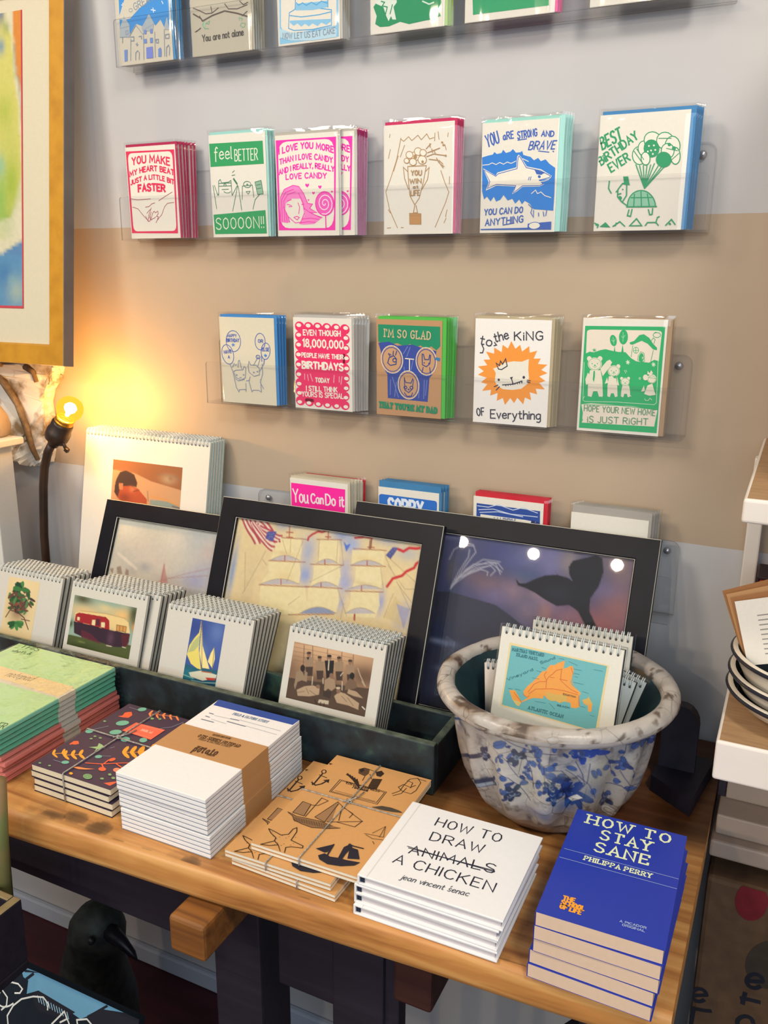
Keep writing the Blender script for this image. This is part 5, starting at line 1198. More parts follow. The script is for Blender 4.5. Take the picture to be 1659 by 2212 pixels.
ART['ship'] = (317.5, 240.0, [230, 170], [31, 31, 317.5, 240.0], """F 230 208 164 -1282 -291 4907 -547 488 2911 -4640 989
B 143 156 192 811 -22 15.9 11.3 0.8
B 169 174 196 1067 -21 13.6 6.8 0.6
B 141 160 204 1869 27 20.4 11.3 0.8
B 156 176 220 2060 151 13.6 13.6 0.8
B 154 166 196 2616 -9 24.9 9.1 0.7
B 180 184 192 2962 151 20.4 11.3 0.7
B 169 178 208 1340 337 13.6 24.9 0.8
B 147 166 216 1362 704 12.5 15.9 0.85
B 182 182 204 2014 541 11.3 22.7 0.8
B 169 174 214 2049 727 13.6 13.6 0.8
B 164 168 208 2666 901 6.8 18.1 0.8
B 176 178 208 2034 1026 6.8 13.6 0.7
B 127 156 200 63 833 5.7 45.4 0.8
B 216 196 156 390 986 13.6 68 0.6
B 224 204 164 605 752 13.6 27.2 0.5
B 168 168 196 3053 1042 13.6 20.4 0.8
B 236 208 140 572 -48 18.1 9.1 0.7
B 216 204 176 1155 165 6.8 13.6 0.5
F 236 220 176 744 221 439 -42 52 160 0 166 -526 54 63 -175~0.92
F 236 220 176 690 595 539 -56 50 149 -1 159 -658 103 99 -188~0.92
F 236 220 176 614 984 785 -91 59 196 -113 224 -734 103 40 -223~0.92
F 236 220 176 1500 141 324 -33 51 169 15 176 -370 43 9 -181~0.92
F 236 220 176 1478 535 428 -59 49 155 -12 166 -454 50 14 -160~0.92
F 236 220 176 1447 886 502 -58 52 172 -20 183 -608 82 105 -201~0.92
F 236 220 176 2074 224 504 -60 36 99 -10 106 -503 64 -12 -105~0.92
F 236 220 176 2176 453 411 -50 46 154 -11 164 -446 50 24 -163~0.92
F 236 220 176 2161 815 448 -40 50 173 -41 189 -502 65 75 -202~0.92
B 221 191 134 999 781 18.1 9.1 0.35
B 242 230 196 1753 687 13.6 13.6 0.5
B 240 226 188 2405 609 13.6 11.3 0.5
B 228 200 144 2329 325 20.4 4.5 0.5
B 216 184 136 955 435 18.1 3.2 0.5
B 205 180 136 2348 680 18.1 3.2 0.5
F 185 180 196 712 574 39 -26 39 -24 40 -22 40 -18 42 -13 42 -9 43 -4 43 2 45 6 45 9 46 12 46 13~0.75
S 160 136 104 0.91 712 574 39 -26 39 -24 40 -22 40 -18 42 -13 42 -9 43 -4 43 2 45 6 45 9 46 12 46 13~0.7
F 185 180 196 609 963 54 -31 54 -28 54 -26 55 -22 55 -17 57 -11 57 -6 58 -1 60 4 59 8 60 11 60 12~0.75
S 160 136 104 0.91 609 963 54 -31 54 -28 54 -26 55 -22 55 -17 57 -11 57 -6 58 -1 60 4 59 8 60 11 60 12~0.7
F 185 180 196 1521 502 27 -20 27 -20 27 -17 28 -15 29 -10 29 -7 30 -2 31 2 31 6 32 9 33 11 32 11~0.75
S 160 136 104 0.91 1521 502 27 -20 27 -20 27 -17 28 -15 29 -10 29 -7 30 -2 31 2 31 6 32 9 33 11 32 11~0.7
F 185 180 196 1492 861 35 -24 34 -23 35 -21 36 -17 36 -13 37 -8 38 -3 39 1 39 5 40 9 40 11 41 13~0.75
S 160 136 104 0.91 1492 861 35 -24 34 -23 35 -21 36 -17 36 -13 37 -8 38 -3 39 1 39 5 40 9 40 11 41 13~0.7
F 185 180 196 2103 443 38 -24 38 -23 39 -21 39 -17 39 -13 41 -8 41 -4 42 1 43 5 43 9 43 11 44 12~0.75
S 160 136 104 0.91 2103 443 38 -24 38 -23 39 -21 39 -17 39 -13 41 -8 41 -4 42 1 43 5 43 9 43 11 44 12~0.7
F 185 180 196 2111 802 43 -23 44 -22 43 -20 44 -17 44 -13 45 -10 46 -5 46 -1 47 3 47 5 48 8 47 9~0.75
S 160 136 104 0.91 2111 802 43 -23 44 -22 43 -20 44 -17 44 -13 45 -10 46 -5 46 -1 47 3 47 5 48 8 47 9~0.7
F 111 140 196 1377 1286 47 -33 48 -32 48 -28 49 -23 50 -18 51 -12 51 -6 53 1 54 6 54 11 55 14 55 15~0.75
S 160 136 104 0.91 1377 1286 47 -33 48 -32 48 -28 49 -23 50 -18 51 -12 51 -6 53 1 54 6 54 11 55 14 55 15~0.7
F 185 180 196 2131 1158 36 -28 36 -27 37 -23 38 -20 38 -15 39 -9 41 -4 41 1 41 7 43 10 43 13 42 14~0.75
S 160 136 104 0.91 2131 1158 36 -28 36 -27 37 -23 38 -20 38 -15 39 -9 41 -4 41 1 41 7 43 10 43 13 42 14~0.7
S 168 101 76 1.36 729 211 577 -44~0.85
S 168 101 76 1.36 1457 147 420 -50~0.85
S 168 101 76 1.36 2093 200 529 -47~0.85
S 168 101 76 1.36 687 580 637 -66~0.85
S 168 101 76 1.36 1416 533 559 -71~0.85
S 168 101 76 1.36 2092 449 560 -66~0.85
S 168 101 76 1.36 585 973 872 -100~0.85
S 168 101 76 1.36 1395 872 622 -66~0.85
S 168 101 76 1.36 2070 834 610 -81~0.85
S 168 101 76 1.36 1186 1336 762 -137~0.85
S 184 84 63 1.59 946 -17 31 206
S 184 84 63 1.59 910 110 118 -11
S 184 84 63 1.59 930 185 105 -10
S 184 84 63 1.59 1628 -28 16 150
S 184 84 63 1.59 1594 89 91 -8
S 184 84 63 1.59 2359 -17 13 167
S 184 84 63 1.59 2319 147 104 -10
S 184 84 63 1.59 956 468 10 76
S 184 84 63 1.59 958 831 15 75
S 184 84 63 1.59 1650 434 14 69
S 184 84 63 1.59 1653 778 12 63
S 184 84 63 1.59 2345 348 11 62
S 184 84 63 1.59 2321 723 12 65
S 176 48 64 2.72 2287 1148 10 76
S 138 90 68 4.08 2348 48 8 105~0.8
S 153 132 104 0.68 606 440 -287 713~0.7
S 153 132 104 0.68 569 579 94 76~0.7
S 153 132 104 0.68 238 514 110 590~0.7
S 153 132 104 0.68 1225 200 -160 659~0.7
S 153 132 104 0.68 1859 103 116 359 -520 336~0.7
S 153 132 104 0.68 1327 1035 -169 158~0.7
S 153 132 104 0.68 1949 828 213 366~0.7
S 153 132 104 0.68 2081 1018 -4 233~0.7
S 153 132 104 0.68 2623 220 555 331~0.7
S 153 132 104 0.68 2682 358 326 302 162 -26~0.7
S 153 132 104 0.68 2613 232 534 712~0.7
S 153 132 104 0.68 2858 580 318 278~0.7
S 153 132 104 0.68 2751 1114 92 -366~0.7
S 153 132 104 0.68 2578 415 103 317~0.7
S 153 132 104 0.68 861 227 119 205~0.7
S 153 132 104 0.68 1007 185 30 217~0.7
S 153 132 104 0.68 2909 861 194 335~0.7
S 153 132 104 0.68 1502 151 40 331~0.7
S 153 132 104 0.68 1814 120 36 317~0.7
F 216 192 140 2873 784 227 147 3 265 -261 -77 -91 -5~0.6
F 166 166 192 2912 881 221 45 -48 294~0.8
B 240 220 168 2866 496 11.3 13.6 0.5
S 184 69 90 3.4 69 -8 44 65 43 58 40 49 38 39 37 33 37 33 38 38 40 48~0.95
S 236 216 196 3.4 108 -4 44 61 42 53 41 42 38 35 38 31 38 34 39 41 42 51~0.95
S 184 69 90 3.4 146 -2 44 57 42 47 41 37 38 31 39 30 39 36 42 45 43 55~0.95
S 236 216 196 3.4 184 -1 44 51 42 41 40 33 39 29 40 31 41 39 43 49 45 56~0.95
S 184 69 90 3.4 221 -1 44 45 42 35 40 29 41 28 41 34 43 42 44 52 46 58~0.95
S 236 216 196 3.4 258 -4 44 39 42 31 41 26 41 29 43 36 44 46 47 55 46 58~0.95
S 184 69 90 3.4 294 -9 44 33 42 27 42 26 43 31 44 39 46 50 48 56 47 56~0.95
S 236 216 196 3.4 330 -17 44 29 42 24 43 27 45 33 46 44 48 52 48 56 48 53~0.95
S 184 69 90 3.4 365 -26 44 24 44 24 44 28 46 38 48 46 49 54 49 54 48 50~0.95
S 236 216 196 3.4 400 -37 45 22 44 24 46 31 48 41 49 49 50 54 50 52 48 44~0.95
S 184 69 90 3.4 435 -49 45 21 46 26 47 34 50 44 51 52 50 52 50 48 48 39~0.95
S 184 69 90 2.95 230 29 69 89 65 74 62 57 58 44 58 39 56 38 56 34 53 20~0.95
S 236 216 196 2.95 257 44 66 73 61 58 60 46 58 44 59 45 58 43 55 33 51 11~0.95
S 184 69 90 2.95 282 48 62 57 60 48 59 46 59 50 60 48 57 40 53 21 49 0~0.95
S 236 216 196 2.95 305 42 60 47 59 49 61 51 59 52 58 43 55 26 51 10 47 -6~0.95
S 184 69 90 2.95 327 34 60 48 61 53 60 52 58 43 55 29 52 14 49 4 49 0~0.95
S 236 216 196 2.95 351 35 61 52 60 51 58 42 55 29 52 15 51 10 51 9 50 9~0.95
S 184 69 90 2.95 378 47 60 49 57 40 55 26 52 15 52 12 51 14 52 17 52 13~0.95
S 236 216 196 2.95 405 63 57 36 54 22 52 14 52 12 52 16 53 21 52 19 50 6~0.95
S 184 69 90 2.95 431 71 53 18 51 11 52 11 52 16 53 22 53 20 51 10 47 -5~0.95
F 95 96 164 572 143 165 -22 -40 162 -141 -26
F 95 96 156 2623 220 91 -128 91 -2 -94 176
S 208 52 60 4.08 2808 110 83 20 79 -63 111 -5 126 -38
S 208 52 60 4.08 3196 216 -78 57 -22 65 -111 68 -55 70 -136 62 -68 125
S 194 58 68 3.18 1606 -14 -78 42 -75 -1 -88 56 -53 50 -4 45
S 194 58 68 3.18 1615 -31 -33 20
S 194 58 68 3.18 2364 -18 -75 0 -88 33 -114 25
S 194 58 68 3.18 2363 3 -141 -2
F 74 120 208 1904 108 63 56 66 -31 -23 67 -29 64 -29 -55~0.9
S 136 144 168 1.13 604 172 15 -2
S 136 144 168 1.13 644 178 15 -2
S 136 144 168 1.13 680 162 15 -2
S 136 144 168 1.13 625 214 16 -2
S 136 144 168 1.13 664 213 16 -2
S 136 144 168 1.13 612 249 15 -2
S 136 144 168 1.13 2675 192 13 -2
S 136 144 168 1.13 2714 155 13 -2
S 136 144 168 1.13 2742 120 13 -2""")
ART['whale'] = (388.5, 249.6, [230, 160], [31, 31, 388.5, 249.6], """F 76 76 128 -1851 -899 6903 -644 564 4523 -6356 1703
B 106 106 144 1372 175 21.1 28.1 0.7
B 58 68 128 1531 225 31.6 21.1 0.6
B 60 70 144 2037 153 28.1 17.6 0.9
B 69 76 152 2269 260 21.1 14.1 0.8
B 107 109 168 2501 157 31.6 21.1 0.8
B 124 116 176 2784 185 17.6 28.1 0.8
B 160 138 136 3018 151 14.1 21.1 0.8
B 122 104 120 3498 14 31.6 28.1 0.8
B 138 106 112 3748 177 21.1 35.1 0.9
B 154 100 104 3740 573 24.6 21.1 0.9
B 119 101 154 3563 470 21.1 14.1 0.7
B 63 95 144 2440 442 21.1 10.5 0.7
B 138 100 112 1930 626 28.1 14.1 0.9
B 122 92 112 1734 550 17.6 10.5 0.7
B 154 116 136 2299 672 21.1 17.6 0.9
B 125 106 160 2064 779 24.6 14.1 0.7
B 192 138 108 2681 645 14.1 10.5 0.7
B 138 116 168 2798 728 21.1 14.1 0.8
B 192 124 96 2789 899 12.3 17.6 0.8
B 141 116 144 2547 906 21.1 21.1 0.8
B 156 106 136 3131 908 28.1 17.6 0.9
B 168 88 92 3560 900 38.6 21.1 0.95
B 160 92 96 3762 734 21.1 21.1 0.9
B 154 92 104 3057 1089 21.1 14.1 0.8
B 122 112 96 1351 501 7 21.1 0.6
B 58 74 112 1366 821 10.5 14.1 0.7
F 61 60 85 1366 821 344 33 373 44 194 88 194 105 297 117 538 432 589 1801 -2681 719 -34 -3310
F 51 56 90 1113 1364 612 32 527 111 395 265 -31 2012 -1774 475~0.8
B 42 53 96 1312 1400 28.1 21.1 0.8
B 90 106 156 1451 1552 21.1 4.9 0.7
B 138 148 184 1298 1545 14.1 3.5 0.6
B 138 152 184 1551 1920 17.6 4.2 0.7
B 216 208 184 1699 2135 7.7 7.7 0.9
F 30 28 42 2311 479 56 61 88 -3 127 -82 129 -71 166 -36 157 21 73 39 -64 -91 -22 -99 44 -91 143 -54 157 -66 87 31 42 177 -36 205 -89 181 14 164 118 178 123 176 -95 17 -193 -197 -105 -148 -127 -63 -163 44 -163 -58 -167 -75 -147 -45 -109 -17
B 52 52 76 2916 607 17.6 10.5 0.5
S 184 180 196 1.41 1379 783 131 -234 165 -132 205 -100 146 -4 84 75~0.75
S 184 180 196 1.41 1394 763 177 -295 232 -176 255 -1~0.75
S 184 180 196 1.41 1385 775 147 -319 145 -252 -53 -99 -76 -8~0.75
S 184 180 196 1.41 1384 747 83 -227 112 -231 1 -107~0.75
S 184 180 196 1.41 1448 630 266 -201 210 -66 83 58 -60 79~0.75
S 184 180 196 1.41 1482 607 307 -171 114 18 -10 54~0.75
S 184 180 196 1.41 1297 365 44 -149 118 -89 168 -5~0.75
S 184 180 196 1.41 1407 725 243 -233 307 -151 141 84~0.75
S 184 180 196 1.41 1432 650 237 -267 321 -65 96 144~0.75
S 26 26 40 1.41 3067 25 115 -16 112 -33~0.8""")
ART['left'] = (273.0, 204.0, [150, 110], [30, 30, 273.0, 204.0], """F 200 194 180 -1594 -546 7059 -745 773 4128 -6416 1558
B 214 210 196 228 149 31 20.6 0.8
B 191 192 180 800 2 38.7 15.5 0.7
B 216 207 192 1300 223 31 25.8 0.8
B 201 192 180 610 438 41.3 15.5 0.6
B 180 184 184 1719 166 31 25.8 0.7
B 210 180 156 1987 339 15.5 15.5 0.7
B 184 180 172 292 628 25.8 15.5 0.6
B 205 191 178 972 674 38.7 15.5 0.7
B 160 160 196 1823 827 31 18.1 0.8
B 184 168 168 1269 913 25.8 10.3 0.6
B 168 164 184 1970 619 20.6 12.9 0.6
B 154 154 160 753 754 15.5 7.7 0.7
B 176 168 164 502 839 15.5 10.3 0.6
B 180 180 192 2604 388 77.4 51.6 0.8
F 138 108 96 163 841 83 -36 67 135 -104 16~0.7
F 138 108 96 363 836 65 14 25 93 -77 0~0.7
F 138 108 96 19 887 87 -25 -2 110~0.7
S 176 100 96 2.58 1143 648 4 307~0.8
F 184 110 104 1143 648 10 330 135 -45~0.6
S 168 120 112 1.29 991 980 584 -231 522 -183~0.6
S 168 120 112 1.29 1257 867 815 -171~0.6
S 232 220 204 5.16 130 602 454 201~0.5""")
ART['watercolour'] = (350, 465, [70, 93], None, """F 228 216 180 -3762 -3364 7347 1290 -57 6752 -8085 160
F 217 207 108 1842 -1092 1277 178 -15 1070 153 223 50 654 93 402 60 1068 -402 1028 -1350 41
B 184 192 72 3085 1518 19.8 29.6 0.9
B 164 186 56 3230 2628 19.8 49.4 0.95
B 140 176 56 3101 3310 19.8 26.3 0.95
B 127 184 74 2986 2893 13.2 49.4 0.8
B 138 192 160 2994 2346 9.9 19.8 0.8
B 200 200 96 3159 1950 16.5 26.3 0.8
F 224 138 44 3234 -897 340 47 -38 2295 -64 -215 -106 -270 -71 -577
B 106 144 176 3020 511 8.2 13.2 0.9
B 138 160 96 3142 238 6.6 9.9 0.8
B 58 90 156 3028 -7 6.6 19.8 0.9
S 106 124 112 2.96 3313 514 33 523~0.8
S 106 124 112 2.96 3405 1016 78 688~0.8
F 232 220 192 3451 3482 -396 217 -499 223 -422 -59 434 -563 655 -125 202 -268~0.6
F 74 130 180 3506 3537 -451 190 -86 308 534 -167~0.95
F 90 144 184 1700 3862 1273 -108 531 59 -8 865 -1820 36
B 169 184 168 3330 4371 23 23 0.9
B 63 120 172 3050 4092 16.5 19.8 0.8
B 138 176 180 3211 4203 9.9 9.9 0.7""")
ART['c_wall'] = (270.5, 360, None, None, """""")
ART['driver'] = (151.1, 116.0, [100, 84], [66.0, 46.4, 151.1, 116.0], """F 207 165 126 -353 -132 2169 -233 -7 1642 -2116 312
F 168 116 78 -26 -17 1546 -3 0 405 -662 -86 -373 -102 -507 -15
B 200 154 112 298 293 21.8 13.6 0.5
F 90 68 56 109 315 61 -106 126 -39 189 51 80 137 -14 75 -250 6 -93 110 -61 105 -81 -88 13 -173
F 184 98 60 207 451 219 -27 156 29 218 166 0 72 -557 24 -96 -61
B 138 74 52 304 634 13.6 8.2 0.8
F 200 138 100 158 408 95 -12 2 110 -79 10
B 208 144 104 458 481 6.8 5.4 0.7
F 154 164 156 861 611 362 -10 297 67 0 304 -656 -27
S 216 160 96 2.45 860 552 303 21 327 76~0.9
S 138 122 104 1.63 979 163 392 2 119 81~0.8
S 138 122 104 1.63 798 475 26 165~0.8
B 200 180 148 1221 231 16.3 8.2 0.7
B 160 122 92 1266 213 4.9 3.8 0.8
S 122 58 48 1.36 490 514 123 -40
S 122 58 48 1.36 1342 668 148 16""")
ART['sane'] = (110, 190, None, None, """T 228 236 192|HOW TO|2.31|140 229 978 219|16.51|0|2|0
T 228 236 192|STAY|2.31|314 464 817 453|17.12|0|2|0
T 228 236 192|SANE|2.31|299 704 828 700|16.41|0|2|0
T 228 236 192|PHILIPPA PERRY|1.26|238 905 870 901|7|0|2|0
S 159 176 216 0.63 27 806 1079 -9
S 159 176 216 0.63 16 974 1080 -11
T 240 160 48|THE|1.68|184 1624 288 1618|6.32|0|0|0
T 240 160 48|SCHOOL|1.68|182 1693 386 1692|6.2|0|0|0
T 240 160 48|OF LIFE|1.68|183 1754 370 1760|6.08|0|0|0
T 159 176 216|A PICADOR|0.63|697 1700 920 1688|3.01|0|0|0
T 159 176 216|ORIGINAL|0.63|724 1741 914 1737|3|0|0|0""")
ART['chick'] = (145, 160, None, None, """T 38 40 58|HOW TO|1.58|374 355 1079 330|16.98|0|0|0
T 38 40 58|DRAW|1.58|417 657 976 615|16.26|0|0|0
T 38 40 58|ANIMALS|1.58|310 997 1176 900|15.2|0|0|0
T 38 40 58|A CHICKEN|1.58|226 1232 1250 1208|15.65|0|0|0
S 38 40 58 1.31 279 910 891 -36
S 38 40 58 1.31 259 887 358 5 538 -37
T 74 76 92|jean vincent senac|0.92|393 1460 1052 1397|8.4|0|1|0.2
S 74 76 92 0.79 869 1342 8 -26""")
ART['kraft'] = (127, 226, None, None, """S 51 37 28 2.01 43 523 15 270
S 51 37 28 1.41 20 574 112 21
S 51 37 28 1.41 60 458 7 27 -4 22 -15 10 -19 -7 -16 -21 -7 -27 5 -23 15 -10 18 7 16 22
S 51 37 28 2.22 20 784 70 40 51 -68 27 -104
F 51 37 28 116 668 61 -57 29 86
F 51 37 28 -16 738 87 99 -26 -1
S 51 37 28 0.81 292 553 605 -10 7 311 -605 22 -7 -323
S 51 37 28 0.81 318 571 562 -7 2 260 -566 34 2 -287
T 51 37 28|9TH LETTER PRESS|0.81|385 607 823 590|5.15|0|2|0
T 51 37 28|Notebook|1.01|503 659 695 649|5.68|0|1|0
S 106 76 48 0.6 348 818 510 -12
S 51 37 28 1.21 308 400 90 47
S 51 37 28 1.21 738 295 -103 43
S 51 37 28 1.21 310 384 101 76
S 51 37 28 1.21 740 311 -103 43
S 51 37 28 1.21 313 368 111 105
S 51 37 28 1.21 742 328 -103 43
S 51 37 28 1.21 346 417 90 69
S 51 37 28 1.21 744 344 -103 43
S 51 37 28 1.21 349 401 100 98
S 51 37 28 1.21 746 361 -103 42
S 51 37 28 1.21 352 385 110 127
S 51 37 28 1.21 748 377 -103 43
S 51 37 28 1.21 385 434 89 90
S 51 37 28 1.21 750 394 -103 42
S 51 37 28 1.21 388 418 99 119
S 51 37 28 1.21 752 410 -103 42
S 51 37 28 1.21 391 402 109 148
S 51 37 28 1.21 754 426 -103 43
S 51 37 28 1.21 424 451 88 112
S 51 37 28 1.21 756 443 -103 42
S 51 37 28 1.21 427 435 98 140
S 51 37 28 1.21 757 459 -102 42
S 51 37 28 1.21 430 419 108 169
S 51 37 28 1.21 759 475 -102 42
S 51 37 28 1.21 463 468 87 133
S 51 37 28 1.21 761 492 -102 41
S 51 37 28 1.21 466 452 97 161
S 51 37 28 1.21 763 508 -102 42
S 51 37 28 1.21 469 436 106 190
S 51 37 28 1.21 765 524 -102 42
S 51 37 28 1.21 502 485 86 154
S 51 37 28 1.21 767 540 -102 42
F 90 66 48 390 200 49 -69 73 6 30 108 -16 82 -98 -25
F 51 37 28 604 167 49 -70 58 53 -11 98 -52 -1
F 51 37 28 404 209 25 -61 41 53 -22 69
S 51 37 28 0.81 478 141 133 21
S 51 37 28 0.81 526 327 16 114
S 51 37 28 0.81 561 250 63 102
S 51 37 28 0.81 969 549 58 -107 -5 -137 11 -186 79 -70 68 82 13 205 -27 104 -106 -2 -81 -70 32 -91 98 25 38 -78
S 51 37 28 0.81 993 585 71 -97 9 -145
S 51 37 28 0.81 1017 165 79 21 18 130
S 51 37 28 0.81 1117 64 108 2
F 154 116 80 125 1236 112 11 39 262 -146 -3
F 154 116 80 477 1129 56 378 -140 -39
F 154 116 80 471 1099 15 -75 99 421 -77 78
F 138 102 68 81 1536 61 -6 66 37 251 -46 184 13 95 -3 -123 81 -160 66 -133 -11 -109 -26 -47 -64
S 51 37 28 0.81 125 1236 112 11 39 262 -146 -3 -5 -270
S 51 37 28 0.81 284 1053 10 461
S 51 37 28 0.81 284 1053 94 23 -60 152 -69 27
S 51 37 28 0.81 485 1041 -92 427 140 39 -23 -432
S 51 37 28 0.81 485 1041 87 61 330 181 -344 209
S 51 37 28 0.81 572 1102 88 297
S 51 37 28 0.81 898 1275 -29 153 -223 10
S 51 37 28 0.81 596 1119 148 70 -4 98
S 51 37 28 0.81 75 1524 91 53 47 64 109 26 133 11 160 -66 123 -81
S 51 37 28 0.81 75 1524 127 31 270 -41 171 20
S 51 37 28 0.6 202 1586 29 75
S 51 37 28 0.6 221 1583 30 75
S 51 37 28 0.6 241 1581 29 75
S 51 37 28 0.6 260 1578 30 75
S 51 37 28 0.6 280 1575 29 75
S 51 37 28 0.6 299 1573 29 75
S 51 37 28 0.6 319 1570 29 75
S 51 37 28 0.6 339 1567 28 75
S 51 37 28 0.6 358 1565 29 75
S 51 37 28 0.6 378 1562 28 75
S 51 37 28 0.6 397 1559 29 75
S 51 37 28 0.6 417 1557 28 75
S 51 37 28 0.6 436 1554 29 75
S 51 37 28 0.6 456 1551 28 76
S 51 37 28 0.6 476 1549 28 75
S 51 37 28 0.6 495 1546 28 75
S 51 37 28 0.6 515 1543 28 76
S 51 37 28 0.6 535 1541 28 75
S 51 37 28 0.6 554 1538 28 75
S 51 37 28 0.6 574 1535 28 76
S 51 37 28 0.6 594 1533 27 75
S 51 37 28 0.6 613 1530 28 75
S 51 37 28 1.01 49 1938 65 65 88 50 17 63 -100 131
S 51 37 28 1.01 49 1938 60 9 118 33 66 -55 -4 -117 25 -45 35 70 15 139 4 41 165 34 11 37 -119 41 -42 39 32 95
S 51 37 28 1.01 219 2116 70 46 74 99
S 51 37 28 1.01 119 2247 93 -26 77 -59
F 51 37 28 118 1971 0 7 -5 0 -3 -6 3 -5 5 4
F 51 37 28 223 2064 1 7 -5 0 -4 -6 3 -5 5 4
F 51 37 28 328 2156 0 7 -5 0 -3 -6 3 -5 5 4
F 51 37 28 307 2003 0 7 -5 0 -3 -7 3 -4 5 4
F 51 37 28 411 2095 1 7 -5 1 -4 -7 3 -4 5 3
F 51 37 28 392 1941 0 7 -5 0 -4 -7 3 -4 6 4
F 51 37 28 257 2175 0 6 -5 1 -3 -7 3 -4 5 4
F 51 37 28 236 2022 0 6 -5 1 -3 -7 3 -4 5 4
F 51 37 28 340 2114 1 7 -6 0 -3 -6 3 -5 5 4
F 51 37 28 320 1960 0 7 -5 0 -3 -7 3 -4 5 4
F 51 37 28 424 2053 0 7 -5 0 -3 -6 3 -5 5 4
F 51 37 28 165 2040 0 7 -5 1 -3 -7 3 -4 5 3
F 51 37 28 269 2133 1 6 -5 1 -4 -7 3 -4 5 4
F 51 37 28 248 1979 1 7 -6 0 -3 -7 3 -4 5 4
F 36 34 46 704 2063 45 60 45 -69 75 28 97 -27 77 -2 149 -34 -33 81 -119 81 -137 37 -110 -36
F 36 34 46 673 2023 134 -166 7 156 -26 30
F 36 34 46 925 1847 35 -79 46 31 -10 152 5 112 -48 -1
F 36 34 46 981 1814 96 3 85 153 -117 53
S 36 34 46 1.81 953 1771 60 9 106 -11
S 36 34 46 1.81 810 1856 24 217
F 36 34 46 979 1771 3 15 -3 13 -8 5 -11 -4 -9 -13 -4 -15 3 -12 9 -5 11 4 9 12
S 51 37 28 0.6 1013 1495 213 -35 -59 -212 -77 201
S 51 37 28 0.6 1037 1512 96 34 114 -37
S 51 37 28 0.6 1167 1248 20 235
S 51 37 28 0.6 1154 1593 34 41
F 74 66 56 909 923 61 -54 110 -19 108 15 43 23 -118 40 -110 19 -134 1
F 51 37 28 -96 545 45 5 -26 35
F 51 37 28 7 257 43 -11 -21 40""")
